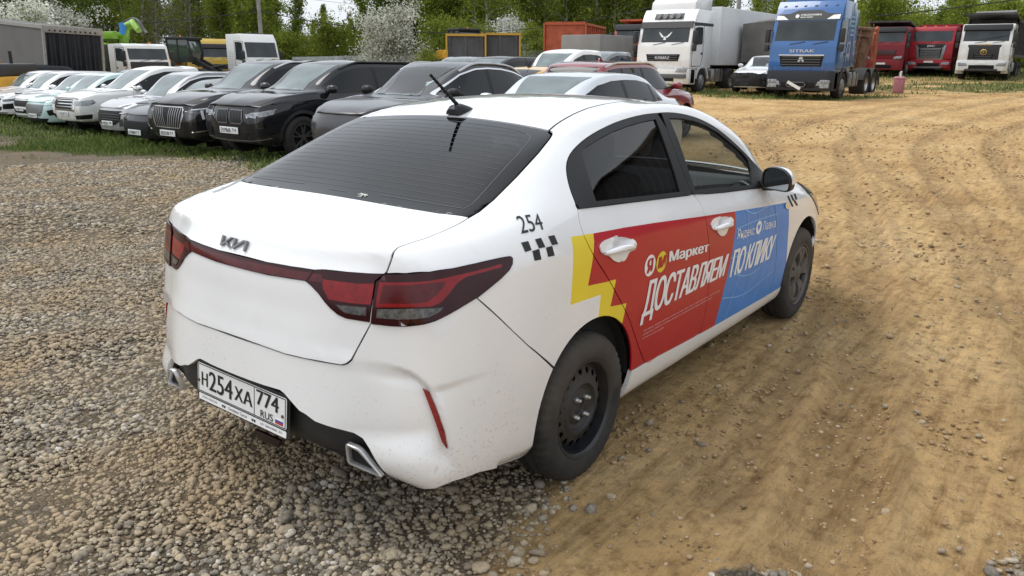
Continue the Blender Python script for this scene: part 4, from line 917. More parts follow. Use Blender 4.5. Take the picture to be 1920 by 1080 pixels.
# panel edges of the taxi, in metres on its shell
TAXI = {'rw_right': [[-0.52,-0.101,1.123],[-0.514,-0.271,1.122],[-0.508,-0.409,1.119],[-0.497,-0.535,1.116],[-0.464,-0.64,1.11],[-0.419,-0.645,1.123],[-0.336,-0.642,1.153],[-0.18,-0.626,1.215],[-0.015,-0.602,1.282],[0.094,-0.578,1.325],[0.126,-0.567,1.337],[0.157,-0.522,1.351],[0.162,-0.476,1.356],[0.169,-0.364,1.365],[0.176,-0.207,1.374],[0.181,-0.096,1.378],[0.187,-0.002,1.38]],
 'rw_line': [[-0.475,-0.051,1.138],[-0.459,-0.215,1.141],[-0.454,-0.358,1.138],[-0.446,-0.489,1.134],[-0.432,-0.591,1.13],[-0.395,-0.597,1.142],[-0.249,-0.573,1.202],[-0.075,-0.547,1.275],[0.024,-0.524,1.312],[0.065,-0.508,1.327],[0.1,-0.464,1.34],[0.118,-0.398,1.35],[0.125,-0.247,1.36],[0.129,-0.052,1.366]],
 'dlo': [[-0.025,-0.788,1.093],[-0.017,-0.773,1.115],[-0.008,-0.75,1.149],[0.01,-0.723,1.186],[0.039,-0.695,1.222],[0.069,-0.677,1.246],[0.116,-0.66,1.271],[0.186,-0.646,1.296],[0.277,-0.634,1.321],[0.387,-0.626,1.344],[0.516,-0.621,1.365],[0.648,-0.619,1.379],[0.785,-0.619,1.387],[0.904,-0.621,1.388],[1.014,-0.623,1.386],[1.138,-0.629,1.375],[1.266,-0.637,1.355],[1.397,-0.648,1.324],[1.527,-0.664,1.279],[1.651,-0.687,1.22],[1.776,-0.713,1.149],[1.904,-0.736,1.074],[2.016,-0.743,1.019],[2.013,-0.767,0.992],[1.9,-0.812,0.947],[1.727,-0.813,0.959],[1.315,-0.81,0.99],[0.926,-0.805,1.025],[0.523,-0.801,1.055],[0.215,-0.797,1.077]],
 'rglass': [[0.178,-0.668,1.271],[0.241,-0.658,1.29],[0.351,-0.648,1.313],[0.483,-0.641,1.334],[0.618,-0.637,1.349],[0.758,-0.635,1.359],[0.867,-0.635,1.362],[0.867,-0.656,1.322],[0.861,-0.703,1.23],[0.852,-0.752,1.133],[0.833,-0.794,1.051],[0.427,-0.793,1.076],[0.115,-0.785,1.099],[0.13,-0.748,1.16],[0.156,-0.708,1.221]],
 'fglass': [[1.0,-0.637,1.36],[1.131,-0.641,1.352],[1.247,-0.647,1.336],[1.379,-0.657,1.306],[1.509,-0.673,1.262],[1.633,-0.695,1.202],[1.748,-0.718,1.142],[1.807,-0.735,1.097],[1.789,-0.762,1.043],[1.734,-0.801,0.979],[1.503,-0.8,0.997],[1.187,-0.796,1.025],[0.993,-0.795,1.039],[1.003,-0.741,1.146],[1.01,-0.693,1.246]],
 'bseam_dn': [[0.964,-0.801,1.03],[0.987,-0.826,0.984],[0.982,-0.858,0.925],[1.016,-0.866,0.832],[1.055,-0.865,0.737],[1.075,-0.863,0.631],[1.092,-0.857,0.495],[1.089,-0.849,0.388],[1.059,-0.843,0.325],[1.028,-0.842,0.313]],
 'rdoor_rear': [[-0.019,-0.787,1.094],[-0.045,-0.813,1.052],[-0.05,-0.842,0.997],[-0.01,-0.858,0.925],[0.08,-0.865,0.828],[0.187,-0.867,0.711],[0.273,-0.865,0.613],[0.337,-0.861,0.525],[0.403,-0.855,0.436],[0.479,-0.846,0.345]],
 'fdoor_front': [[1.862,-0.814,0.947],[1.9,-0.831,0.915],[1.918,-0.845,0.884],[1.949,-0.859,0.827],[2.004,-0.862,0.727],[2.055,-0.861,0.56],[2.081,-0.853,0.392],[2.074,-0.845,0.31],[2.033,-0.84,0.282]],
 'lamp_out': [[-0.813,-0.597,0.981],[-0.79,-0.659,0.987],[-0.745,-0.715,0.992],[-0.677,-0.751,0.995],[-0.595,-0.779,1.0],[-0.502,-0.802,1.003],[-0.462,-0.81,1.002],[-0.455,-0.814,0.994],[-0.463,-0.819,0.976],[-0.479,-0.82,0.962],[-0.522,-0.817,0.941],[-0.574,-0.81,0.919],[-0.623,-0.802,0.898],[-0.668,-0.791,0.883],[-0.71,-0.778,0.868],[-0.76,-0.749,0.846],[-0.784,-0.722,0.836],[-0.812,-0.673,0.826],[-0.83,-0.629,0.823],[-0.852,-0.569,0.823],[-0.853,-0.565,0.827],[-0.837,-0.568,0.908],[-0.826,-0.57,0.956]],
 'lamp_out_clear': [[-0.838,-0.584,0.871],[-0.82,-0.632,0.876],[-0.788,-0.702,0.884],[-0.734,-0.76,0.885],[-0.744,-0.755,0.874],[-0.768,-0.737,0.859],[-0.792,-0.705,0.852],[-0.817,-0.653,0.846],[-0.843,-0.583,0.843]],
 'lamp_out_red': [[-0.823,-0.582,0.954],[-0.794,-0.661,0.961],[-0.752,-0.721,0.966],[-0.686,-0.759,0.973],[-0.604,-0.786,0.978],[-0.51,-0.808,0.985],[-0.513,-0.81,0.975],[-0.607,-0.788,0.969],[-0.65,-0.776,0.965],[-0.681,-0.769,0.952],[-0.709,-0.764,0.927],[-0.737,-0.754,0.901],[-0.761,-0.736,0.89],[-0.804,-0.668,0.886],[-0.839,-0.579,0.876],[-0.833,-0.579,0.91]],
 'lamp_out_glow': [[-0.82,-0.595,0.946],[-0.796,-0.662,0.952],[-0.766,-0.709,0.958],[-0.74,-0.734,0.96],[-0.712,-0.752,0.961],[-0.726,-0.75,0.943],[-0.748,-0.74,0.92],[-0.768,-0.724,0.903],[-0.803,-0.667,0.896],[-0.833,-0.589,0.889],[-0.828,-0.591,0.914]],
 'lamp_in': [[-0.814,-0.594,0.981],[-0.83,-0.544,0.977],[-0.857,-0.466,0.975],[-0.881,-0.382,0.974],[-0.889,-0.35,0.969],[-0.901,-0.327,0.936],[-0.902,-0.349,0.916],[-0.9,-0.38,0.896],[-0.899,-0.405,0.873],[-0.896,-0.429,0.855],[-0.891,-0.455,0.839],[-0.883,-0.484,0.83],[-0.869,-0.523,0.828],[-0.855,-0.561,0.826],[-0.838,-0.564,0.908],[-0.828,-0.567,0.956]],
 'lamp_in_red': [[-0.888,-0.387,0.944],[-0.864,-0.471,0.943],[-0.851,-0.511,0.942],[-0.83,-0.566,0.948],[-0.836,-0.565,0.919],[-0.845,-0.56,0.882],[-0.868,-0.498,0.881],[-0.892,-0.421,0.884],[-0.892,-0.398,0.913]],
 'lamp_in_clear': [[-0.889,-0.439,0.874],[-0.869,-0.499,0.874],[-0.85,-0.55,0.875],[-0.855,-0.552,0.844],[-0.869,-0.514,0.844],[-0.88,-0.482,0.846],[-0.886,-0.462,0.855]],
 'bar_top': [[-0.915,-0.01,0.964],[-0.912,-0.137,0.965],[-0.902,-0.25,0.967],[-0.888,-0.355,0.969]],
 'bar_bot': [[-0.926,-0.019,0.921],[-0.922,-0.145,0.923],[-0.911,-0.258,0.927],[-0.903,-0.322,0.929]],
 'lid_side': [[-0.456,-0.636,1.114],[-0.508,-0.639,1.098],[-0.554,-0.637,1.089],[-0.669,-0.635,1.074],[-0.738,-0.619,1.065],[-0.771,-0.609,1.058],[-0.789,-0.61,1.049],[-0.802,-0.61,1.024],[-0.812,-0.598,0.984]],
 'lid_low': [[-0.852,-0.567,0.828],[-0.866,-0.549,0.787],[-0.883,-0.527,0.737],[-0.894,-0.512,0.701],[-0.901,-0.498,0.687],[-0.908,-0.482,0.681],[-0.922,-0.434,0.681],[-0.94,-0.348,0.68],[-0.951,-0.251,0.678],[-0.958,-0.145,0.683],[-0.961,-0.036,0.689]],
 'lamp_split_low': [[-0.813,-0.597,0.981],[-0.827,-0.568,0.958],[-0.838,-0.566,0.908],[-0.853,-0.566,0.825]],
 'bq_seam': [[-0.618,-0.803,0.896],[-0.553,-0.828,0.826],[-0.487,-0.845,0.758],[-0.415,-0.854,0.69],[-0.272,-0.859,0.561]],
 'bump_low': [[-0.975,-0.151,0.546],[-0.969,-0.232,0.548],[-0.968,-0.253,0.541],[-0.968,-0.279,0.525],[-0.967,-0.325,0.498],[-0.964,-0.354,0.492],[-0.96,-0.393,0.477],[-0.946,-0.455,0.47],[-0.933,-0.499,0.465],[-0.921,-0.532,0.46],[-0.911,-0.56,0.447],[-0.903,-0.583,0.42],[-0.883,-0.611,0.373],[-0.833,-0.625,0.314]],
 'bump_bottom': [[-0.833,-0.625,0.314],[-0.819,-0.647,0.304],[-0.793,-0.689,0.284],[-0.774,-0.777,0.304],[-0.64,-0.822,0.298],[-0.351,-0.806,0.223]],
 'bump_lipcrease': [[-0.831,-0.627,0.313],[-0.822,-0.714,0.317],[-0.782,-0.785,0.337],[-0.701,-0.82,0.337],[-0.589,-0.834,0.323],[-0.382,-0.833,0.286]],
 'refl': [[-0.812,-0.735,0.634],[-0.802,-0.753,0.624],[-0.796,-0.768,0.592],[-0.787,-0.784,0.548],[-0.776,-0.799,0.488],[-0.768,-0.804,0.436],[-0.769,-0.803,0.425],[-0.785,-0.793,0.454],[-0.798,-0.778,0.52],[-0.807,-0.756,0.583]],
 'exh': [[-0.931,-0.507,0.417],[-0.927,-0.518,0.425],[-0.914,-0.553,0.422],[-0.909,-0.564,0.412],[-0.842,-0.61,0.321],[-0.844,-0.607,0.322],[-0.845,-0.578,0.321],[-0.886,-0.473,0.329],[-0.89,-0.469,0.33]],
 'crease1': [[-0.862,-0.596,0.703],[-0.842,-0.652,0.694],[-0.824,-0.698,0.681],[-0.815,-0.72,0.665],[-0.806,-0.742,0.645],[-0.799,-0.756,0.63]],
 'crease2': [[-0.799,-0.756,0.63],[-0.772,-0.783,0.638],[-0.697,-0.821,0.65],[-0.554,-0.847,0.649]],
 'crease3': [[-0.799,-0.756,0.63],[-0.79,-0.777,0.576],[-0.775,-0.798,0.493],[-0.743,-0.809,0.348]],
 'crease4': [[-0.933,-0.499,0.469],[-0.902,-0.58,0.478],[-0.879,-0.641,0.483],[-0.854,-0.698,0.492],[-0.819,-0.755,0.503]],
 'roofseam': [[0.16,-0.532,1.351],[0.224,-0.518,1.367],[0.286,-0.507,1.38],[0.412,-0.486,1.401],[0.541,-0.467,1.416],[0.722,-0.454,1.429],[0.903,-0.449,1.434],[1.132,-0.406,1.431]],
 'handle_r': [[0.028,-0.857,0.95],[0.051,-0.855,0.965],[0.127,-0.855,0.97],[0.212,-0.858,0.961],[0.276,-0.862,0.939],[0.297,-0.865,0.918],[0.292,-0.866,0.898],[0.24,-0.866,0.893],[0.205,-0.866,0.867],[0.156,-0.866,0.869],[0.117,-0.864,0.884],[0.089,-0.863,0.904],[0.04,-0.86,0.923]],
 'handle_f': [[1.037,-0.865,0.878],[1.076,-0.863,0.898],[1.174,-0.862,0.895],[1.264,-0.862,0.884],[1.316,-0.864,0.858],[1.314,-0.865,0.834],[1.258,-0.865,0.827],[1.227,-0.865,0.8],[1.174,-0.866,0.799],[1.131,-0.866,0.819],[1.109,-0.866,0.836],[1.059,-0.866,0.851]],
 't254': [[-0.373,-0.79,1.059],[-0.256,-0.802,1.057],[-0.241,-0.766,1.105],[-0.346,-0.742,1.108]],
 'chk': [[[-0.393,-0.803,1.035],[-0.358,-0.807,1.035],[-0.357,-0.821,1.006],[-0.389,-0.818,1.004]],[[-0.323,-0.81,1.035],[-0.291,-0.812,1.035],[-0.285,-0.827,1.004],[-0.318,-0.824,1.005]],[[-0.252,-0.815,1.034],[-0.218,-0.818,1.033],[-0.214,-0.832,1.003],[-0.247,-0.829,1.004]],[[-0.355,-0.822,1.002],[-0.319,-0.825,1.004],[-0.319,-0.835,0.968],[-0.354,-0.832,0.97]],[[-0.282,-0.828,1.002],[-0.248,-0.83,1.002],[-0.246,-0.84,0.969],[-0.281,-0.837,0.97]]],
 'chkf': [[[2.202,-0.841,0.859],[2.236,-0.84,0.857],[2.254,-0.85,0.825],[2.224,-0.852,0.826]],[[2.27,-0.838,0.857],[2.305,-0.837,0.855],[2.322,-0.849,0.822],[2.288,-0.85,0.824]],[[2.342,-0.835,0.853],[2.381,-0.834,0.85],[2.385,-0.847,0.819],[2.349,-0.848,0.82]],[[2.224,-0.852,0.826],[2.254,-0.85,0.825],[2.301,-0.855,0.788],[2.271,-0.856,0.788]],[[2.301,-0.85,0.822],[2.335,-0.849,0.821],[2.389,-0.854,0.782],[2.355,-0.854,0.783]]],
 'marker': [[2.135,-0.855,0.824],[2.183,-0.853,0.824],[2.223,-0.855,0.807],[2.213,-0.857,0.791],[2.166,-0.858,0.79],[2.134,-0.857,0.805]]}
def build_taxi():
    V, T, Q = shell(KR, KREAR, KFRONT, 5, [('row', 4, .35), ('lip', 5, .5)])
    S = Surf(V, T)
    W = mat('taxi_white_paint', (.79, .80, .81), .22, coat=1, var=.035, vscale=2.5, dirt=(.45, .40, .33), dirt_h=.25, specks=.3)
    RED = mat('wrap_red', (.42, .006, .018), .34, coat=.25, var=.06, vscale=5)
    BLUE = mat('wrap_blue', (.018, .20, .60), .34, coat=.25, var=.06, vscale=5)
    YEL = mat('wrap_yellow', (.76, .60, .035), .34, coat=.25, var=.05, vscale=5)
    WHT = mat('wrap_white', (.82, .82, .82), .4)
    LRED = mat('lamp_red_dark', (.075, .001, .003), .10, coat=.1, spec=.4, var=.35, vscale=45)
    LDK = mat('lamp_maroon', (.028, .001, .003), .08, coat=0, spec=.35)
    LBR = mat('lamp_red_bright', (.21, .002, .005), .10, coat=.1, spec=.4, var=.25, vscale=40)
    LCL = mat('lamp_clear', (.085, .085, .082), .12, coat=.2, var=.6, vscale=60)
    GL_F = glass('clear_side_glass', (.58, .62, .61), ior=1.55)
    GL_R = glass('dark_side_glass', (.045, .045, .05), ior=1.45)
    GL_B = glass('tinted_rear_glass', (.035, .036, .04), ior=1.42, rough=.02)
    FRIT = mat('glass_frit', (.022, .023, .024), .12)
    root = thing('taxi_sedan', 'white taxi sedan with red and blue advertising wrap on dirt road', 'taxi', (0, 0, 0))
    f3 = {k: np.array(v) for k, v in TAXI.items() if not isinstance(v[0][0], list)}
    sd = lambda k: [tuple(p) for p in SIDE.fwd(f3[k])]
    CB = Cyl(.35, 0, 1.0)
    cb = lambda k: [tuple(p) for p in CB.fwd(f3[k])]
    qd = lambda k: [tuple(p) for p in QUART.fwd(f3[k])]
    ld = lambda k: [tuple(p) for p in LIDP.fwd(f3[k])]
    GAP = .0022
    ARC, AZ, AR = (0, 2.6), .33, .348
    # ---- doors ------------------------------------------------------------
    rear_edge, bdn = sd('rdoor_rear'), sd('bseam_dn'); front_edge = sd('fdoor_front')
    bdn = spline([(.950, 1.028)]+bdn[1:-1], 3); rear_edge = spline(rear_edge, 3); front_edge = spline([(1.875, .952)]+front_edge[1:-2]+[(2.05, .292)], 3)
    zb = lambda x: np.interp(x, [-.05, .22, .52, .93, 1.31, 1.73, 2.02], [1.094, 1.077, 1.055, 1.025, .990, .959, .935])
    zs = lambda x: np.interp(x, [.36, .48, .74, 1.03, 1.42, 1.97, 2.1], [.350, .344, .330, .316, .304, .292, .289])
    rd = rear_edge + [(.53, .330), (.60, zs(.6))] + [(x, zs(x)) for x in (.75, .9, 1.0)] + bdn[::-1] + [(x, zb(x)) for x in (.9, .7, .5, .3, .15)]
    fd = bdn + [(x, zs(x)) for x in (1.07, 1.2, 1.4, 1.6, 1.8, 1.98)] + front_edge[::-1] + [(x, zb(x)) for x in (1.8, 1.65, 1.5, 1.3, 1.1)]
    yellow = [(-.13, 1.014), (.010, 1.003), (-.050, .820), (.152, .800), (.115, .700), (.246, .680), (.203, .55), (.01, .55), (.040, .766), (-.163, .773)]
    wt = [(.010, 1.003), (.23, .990), (.473, .971), (.7, .951), (.987, .925), (1.356, .893)]
    wd = spline([(1.356, .893), (1.364, .83), (1.358, .724), (1.334, .604), (1.303, .51), (1.276, .414), (1.245, .29)], 3)
    redp = wt+wd[1:]+[(.3, .29), (-.4, .29), (-.4, .5), (.2, .60), (.246, .680), (.115, .700), (.152, .800), (-.050, .820)]
    bluep = wd[::-1]+[(1.728, .863), (2.119, .832), (2.205, .825), (2.236, .673), (2.238, .60), (2.30, .29)]
    areas = [(redp, 1), (bluep, 2), (yellow, 3)]
    dm = [W, RED, BLUE, YEL]
    hr, hf = sd('handle_r'), sd('handle_f')
    dlo = sd('dlo')
    dlo = spline([(-.028, 1.094)]+dlo[1:22], 2)+[(2.03, 1.005), (2.075, .965), (2.075, .936)]+[(x, zb(x)) for x in (1.9, 1.73, 1.5, 1.31, 1.1, .93, .7, .52, .3, .12)]
    rg, fg = sd('rglass'), sd('fglass')
    bup = [(.944, 1.395), (.937, 1.315), (.935, 1.224), (.939, 1.14), (.940, 1.052), (.938, 1.02)]
    frm_r = [p for p in dlo if p[0] < .94]
    import_split = lambda lo: [p for p in dlo if (p[0] < .94) == lo]
    fr_rear = [(-.028, 1.094)]+[p for p in dlo[1:60] if p[0] < .932 and p[1] > zb(p[0])+.012]+bup[1:-1]+[(.938, zb(.938))]+[(x, zb(x)) for x in (.7, .52, .3, .12)]
    top_front = [p for p in dlo if p[0] > .945 and p[1] > zb(p[0])+.02]
    fr_front = [(.944, 1.387)]+top_front+[(2.075, .936)]+[(x, zb(x)) for x in (1.9, 1.73, 1.5, 1.31, 1.1, .94)]+bup[::-1][1:-1]
    for sg, side in ((1, 'right'), (-1, 'left')):
        mir = sg < 0
        doors = []
        for nm, poly, frame, gl, gmat, hp in (('rear_door', rd, fr_rear, rg, GL_R, hr), ('front_door', fd, fr_front, fg, GL_F, hf)):
            d = link(nm, region(S, SIDE, inset(poly, GAP), exc=[inset(spline(hp, 3, True), .003)], areas=areas, step=.03, mirror=mir), dm, root)
            fr = link('window_frame', region(S, SIDE, inset(frame, .0015), exc=[gl], step=.03, off=.001, flange=.014, mirror=mir), M_BLACKTRIM, d)
            link('window', region(S, SIDE, inset(gl, -.004), step=.05, off=-.006, flange=0, mirror=mir), gmat, d)
            mb = strip(S, SIDE, [(x, zb(x)+.008) for x in np.linspace(max(-.02, min(p[0] for p in frame)+.01), max(p[0] for p in frame)-.01, 12)], .018, .006, sgn=sg)
            mb.build('sill_moulding', M_BLACKTRIM, d)
            # handle: cupped recess, then the grip
            c = np.array(hp).mean(0); pl = spline(hp, 3, True)
            h = link('door_handle', region(S, SIDE, pl, step=.012, off=.002, flange=.006, mirror=mir,
                     disp=lambda q, c=c: .005-.030*math.exp(-(((q[0]-c[0]-.035)/.065)**2+((q[1]-c[1]-.020)/.027)**2)**1.5)), W, d)
            gm = MB(); a = [];
            for t in np.linspace(0, 1, 15):
                x = c[0]-.105+.215*t; z = c[1]+.003-.012*t+.008*math.sin(math.pi*t)
                o, dd = SIDE.ray((x, z)); p, n = S.cast(o, dd); p = p+n*(.006+.022*math.sin(math.pi*t)**.5); a.append((p[0], p[1]*sg, p[2]))
            rr = [.008+.006*math.sin(math.pi*t)**.6 for t in np.linspace(0, 1, 15)]
            gm.tube(a, rr, 10); gm.build('grip', W, h)
            doors.append(d)
        # ---- body side: quarter, pillars and rail ------------------------
        arch = [(x, 0, z) for x, z in arc(0, AZ, AR, 138, 5, 26)]
        arch3 = []
        for x, _, z in arch:
            p, n = S.cast(*SIDE.ray((x, z))); arch3.append(p)
        lift = lambda pts: [S.cast(*SIDE.ray(p))[0] for p in pts]
        dtop = lift([p for p in dlo if p[1] > zb(p[0])+.004])
        rs = list(f3['roofseam'])
        rs = [rs[0]+(0, 0, 0)]+rs[1:-1]+[np.array((1.0, -.45, 1.432)), np.array((1.2, -.455, 1.42)), np.array((1.36, -.475, 1.392))]
        ws_edge = [np.array(q) for q in ((1.45, -.535, 1.375), (1.7, -.585, 1.285), (1.95, -.635, 1.17), (2.12, -.665, 1.08), (2.23, -.69, .99))]
        rwr = list(f3['rw_right'])[4:12]     # bottom corner up to the top corner
        lamp = list(f3['lamp_out'])
        top_l = lamp[:9]; bot_l = [p for p in lamp[9:17]]
        seam = [np.array(p) for p in f3['bq_seam']]
        loop = lift(rear_edge[::-1])+dtop+lift([(2.09, .94), (2.16, .935)])+ws_edge[::-1]+rs[::-1]+[np.array((.157, -.545, 1.348))]+rwr[::-1][1:]+list(f3['lid_side'])[1:]+top_l+bot_l[:4]+seam[1:-1]+arch3+lift([(.347, .348)])
        q2 = [tuple(p) for p in QUART.fwd(np.array(loop))]
        ar_q = []
        for pl, m in areas:
            g = [p for p in densify(pl, .05) if -.3 < p[0] < .62]
            ar_q.append(([tuple(p) for p in QUART.fwd(np.array(lift([tuple(p) for p in densify(pl, .06)])))], m))
        bs = link('body_side', region(S, QUART, inset(q2, GAP), areas=[ar_q[0], ar_q[2]], step=.026, mirror=mir), dm, root)
        # sill below the doors
        sill = [(.362, zs(.36)-.004)]+[(x, zs(x)) for x in (.48, .74, 1.03, 1.42, 1.97, 2.10, 2.27)]+[(2.275, .25), (2.262, .214)]+[(x, .206) for x in (1.97, 1.5, 1.0, .7, .45)]+[(.33, .212), (.345, .26)]
        link('sill_panel', region(S, SIDE, inset(sill, .001), step=.03, flange=.02, mirror=mir), mat('taxi_white_sill', (.78, .78, .775), .33, coat=.6, dirt=(.36, .30, .22), dirt_h=.3), root)
        # front fender
        farch = arc(2.6, AZ, AR, 190, 0, 26)
        fe = front_edge+[(2.10, .289), (2.262, .285)]+farch[1:-4]+[(2.945, .40), (2.965, .50), (2.97, .62), (2.80, .735), (2.66, .815), (2.63, .885)]+[(2.45, .915), (2.3, .937), (2.1, .942), (1.98, .940)]
        fn = link('front_fender', region(S, SIDE, inset(fe, GAP), areas=[(bluep, 2)], step=.028, mirror=mir), dm, root)
        if sg > 0:
            mk = lay(S, SIDE, polyfill(spline(sd('marker'), 3, True)), .006); mk.build('side_marker', mat('marker_lens', (.62, .55, .42), .2, coat=1), fn)
        # headlamp
        hl = [(2.64, .884), (2.80, .845), (2.97, .80), (3.14, .73), (3.12, .66), (2.98, .63), (2.81, .742), (2.67, .818)]
        link('headlamp', region(S, SIDE, hl, step=.03, off=.004, mirror=mir), mat('headlamp_dark', (.03, .032, .036), .08, coat=1), root)
    # ---- tail: lamps, lid, bumper -----------------------------------------
    sym = lambda half: list(half)+[(-u, v) for u, v in half[::-1] if abs(u) > 1e-6]
    symL = lambda half: list(half)+[(-u, v) for u, v in half[::-1]]
    for mir in (False, True):
        lo = link('tail_lamp', region(S, CB, inset(cb('lamp_out'), .0015), areas=[(cb('lamp_out_red'), 1), (cb('lamp_out_glow'), 2), (cb('lamp_out_clear'), 3)], step=.016, off=.004, flange=.016, mirror=mir,
                  disp=lambda q: .004), [LDK, LBR, LRED, LCL], root)
    li = cb('lamp_in')
    bt, bb = cb('bar_top'), cb('bar_bot')
    li_r = li[:4]+[li[4]]
    top = [(0, bt[0][1])]+bt[1:3]+[li[4]]+li[3::-1]
    low = li[6:14]; brr = [(0, bb[0][1])]+bb[1:]
    halfbar = top+[li[15], li[14]]+li[13:5:-1]+brr[::-1]
    # full outline, right half then left half
    right = top[1:]+[li[15], li[14]]+li[13:5:-1]+brr[::-1][:-1]
    full = right+[(-u, v) for u, v in right[::-1]]
    mk2 = lambda k: [(cb(k), 0), ([(-u, v) for u, v in cb(k)], 0)]
    ar = []
    for k, m in (('lamp_in_red', 1), ('lamp_in_clear', 2)):
        ar += [(cb(k), m), ([(-u, v) for u, v in cb(k)], m)]
    bar_mid = [(u, v) for u, v in [(-.30, .958), (0, .953), (.30, .958), (.31, .934), (0, .926), (-.31, .934)]]
    ar.append((bar_mid, 3))
    lid_root = None
    # lid: rear face and deck
    lid_h = [tuple(p) for p in LIDP.fwd(np.vstack([f3['rw_right'][1:5], f3['lid_side'][1:], f3['lamp_split_low'][1:], f3['lid_low'][1:-1]]))]
    lid_full = lid_h+[(-u, v) for u, v in lid_h[::-1]]
    fold = LIDP.fwd(np.array([(-.955, -.0, .745), (-.93, -.40, .742), (-.905, -.50, .745)]))
    hole_r = [tuple(p) for p in LIDP.fwd(np.array([S.cast(*CB.ray(q))[0] for q in full]))]
    def lid_disp(q):
        # lower face steps out along a soft fold; slim ledge round the lamps
        y = abs(q[0]); o, d = LIDP.ray(q); z = S.cast(o, d)[0][2]
        v = 0.
        if z < .90: v -= .010*(1-min(1, max(0, (.90-z)/.02)))*0
        t = min(1, max(0, (z-.70)/.05)); v += .004*(1-t)*(1-t)
        k = math.exp(-((z-1.005)/.024)**2)*(1-min(1, max(0, (y-.50)/.1))); v -= .007*k
        k2 = math.exp(-((z-.83)/.05)**2)*min(1, max(0, (.46-y)/.12)); v -= .003*k2
        return v
    lid = link('boot_lid', region(S, LIDP, inset(lid_full, GAP), exc=[hole_r], step=.02, disp=lid_disp), W, root)
    bar = link('light_bar', region(S, CB, inset(full, .0015), areas=ar, step=.016, off=.004, flange=.016), [LDK, LBR, LCL, LRED], lid)
    for s in (1, -1):
        strip(S, CB, [(s*li[4][0], li[4][1]-.004), (s*li[5][0], li[5][1]-.008)], .004, .0055).build('lamp_divider', LDK, bar)
        strip(S, CB, [(s*u, v) for u, v in cb('lamp_in_clear')], .005, .006, closed=True, step=.01).build('lamp_divider', LDK, bar)
    # maker's badge on the lid
    RE = REAR; mb = MB()
    lg = lambda x, y: (.128-x*.172-.0, .982+y*.034)
    P_ = [[(0,0),(.05,0),(.05,1),(0,1)], [(.05,.28),(.27,1),(.335,1),(.05,.02)], [(.16,.52),(.205,.66),(.36,0),(.29,0)], [(.40,0),(.46,0),(.46,1),(.40,1)], [(.46,.0),(.46,.22),(.72,1),(.78,1)], [(.46,.0),(.44,.0),(.70,1),(.74,1)], [(.70,1),(.84,1),(.98,0),(.91,0)], [(.84,1),(.78,1),(.90,.0),(.96,.0)]]
    P_ = [[(0,0),(.055,0),(.055,1),(0,1)], [(.055,.0),(.055,.28),(.30,1),(.36,1)], [(.155,.40),(.205,.55),(.375,0),(.305,0)], [(.42,0),(.475,0),(.475,1),(.42,1)], [(.475,0),(.475,.26),(.73,1),(.80,1)], [(.73,1),(.80,1),(.80,.80),(.745,.86)], [(.80,1),(.855,1),(.855,0),(.80,0)]]
    for pl in P_:
        pts = [lg(x, y) for x, y in pl]; vs = []
        for h in (-.004, .0045):
            for q in pts:
                p, n = S.cast(*RE.ray(q)); vs.append(p+n*h)
        n = len(pts); mb.add(vs, [tuple(range(n, 2*n))]+[(i, (i+1) % n, n+(i+1) % n, n+i) for i in range(n)])
    mb.build('badge', mat('badge_grey', (.20, .20, .205), .4, metal=.5), lid)
    # bumper skin
    bl = cb('bump_low'); bc = .547
    low_half = [(u, v) for u, v in bl]
    bot = cb('bump_bottom')[1:]
    archb = [tuple(p) for p in CB.fwd(np.array([S.cast(*SIDE.ray(p))[0] for p in arc(0, AZ, AR, 139, 203, 12)]))]
    tophalf = cb('lid_low')[::-1][1:]                        # centre to corner
    toplamp = [p for p in cb('lamp_out')[16:20]][::-1]
    lam = cb('lamp_out')
    bhalf = tophalf+[lam[19], lam[18], lam[17], lam[16], lam[15], lam[14], lam[13], lam[12]]+[p for p in cb('bq_seam')[1:-1]]+archb+[(bot[-1][0]-.01, bot[-1][1]-.006)]+bot[::-1][1:]+bl[::-1]
    rightb = bhalf; fullb = rightb+[(-u, v) for u, v in rightb[::-1]]
    c13 = cb('crease1')+cb('crease3')[1:]
    cz = np.array(c13); oz = np.argsort(cz[:, 1]); czv, czu = cz[oz, 1], cz[oz, 0]
    c2 = np.array(cb('crease2')); c4 = np.array(cb('crease4')); lc = np.array(cb('bump_lipcrease'))
    sm = lambda a, b, x: (lambda t: t*t*(3-2*t))(min(1, max(0, (x-a)/(b-a))))
    def bdisp(q):
        u, z = abs(q[0]), q[1]; v = 0.
        ul = np.interp(z, czv, czu)
        if u < ul+.006:
            d = max(0, ul-u); v -= .026*math.exp(-d/.075)*sm(.33, .42, z)*(1-sm(.655, .705, z))*sm(-.006, .010, ul-u)
        else:
            z2 = np.interp(u, c2[:, 0], c2[:, 1]); dz = z2-z
            if dz > -.006: v -= .011*math.exp(-max(0, dz)/.09)*sm(-.006, .012, dz)*(1-sm(c2[-1, 0]-.16, c2[-1, 0], u))*sm(ul, ul+.02, u)
        if u < ul:
            z4 = np.interp(u, c4[:, 0], c4[:, 1]); k = sm(c4[0, 0]-.05, c4[0, 0]+.06, u)*(1-sm(ul-.05, ul, u))
            t_ = min(1, max(0, (z4-z)/.12)); t_ = t_*t_*(3-2*t_); v += k*(-.006+.022*t_ if z < z4 else -.006*math.exp(-(z-z4)/.05))
        zl = np.interp(u, lc[:, 0], lc[:, 1])
        if z < zl and u > .75: v -= .012*sm(0, .06, zl-z)
        return v
    lines = [(list(map(tuple, c13))+[(u-.003, z) for u, z in c13[::-1]], 0), (list(map(tuple, c2))+[(u, z-.004) for u, z in c2[::-1]], 0)]
    lines += [([(-u, z) for u, z in l], m) for l, m in lines]
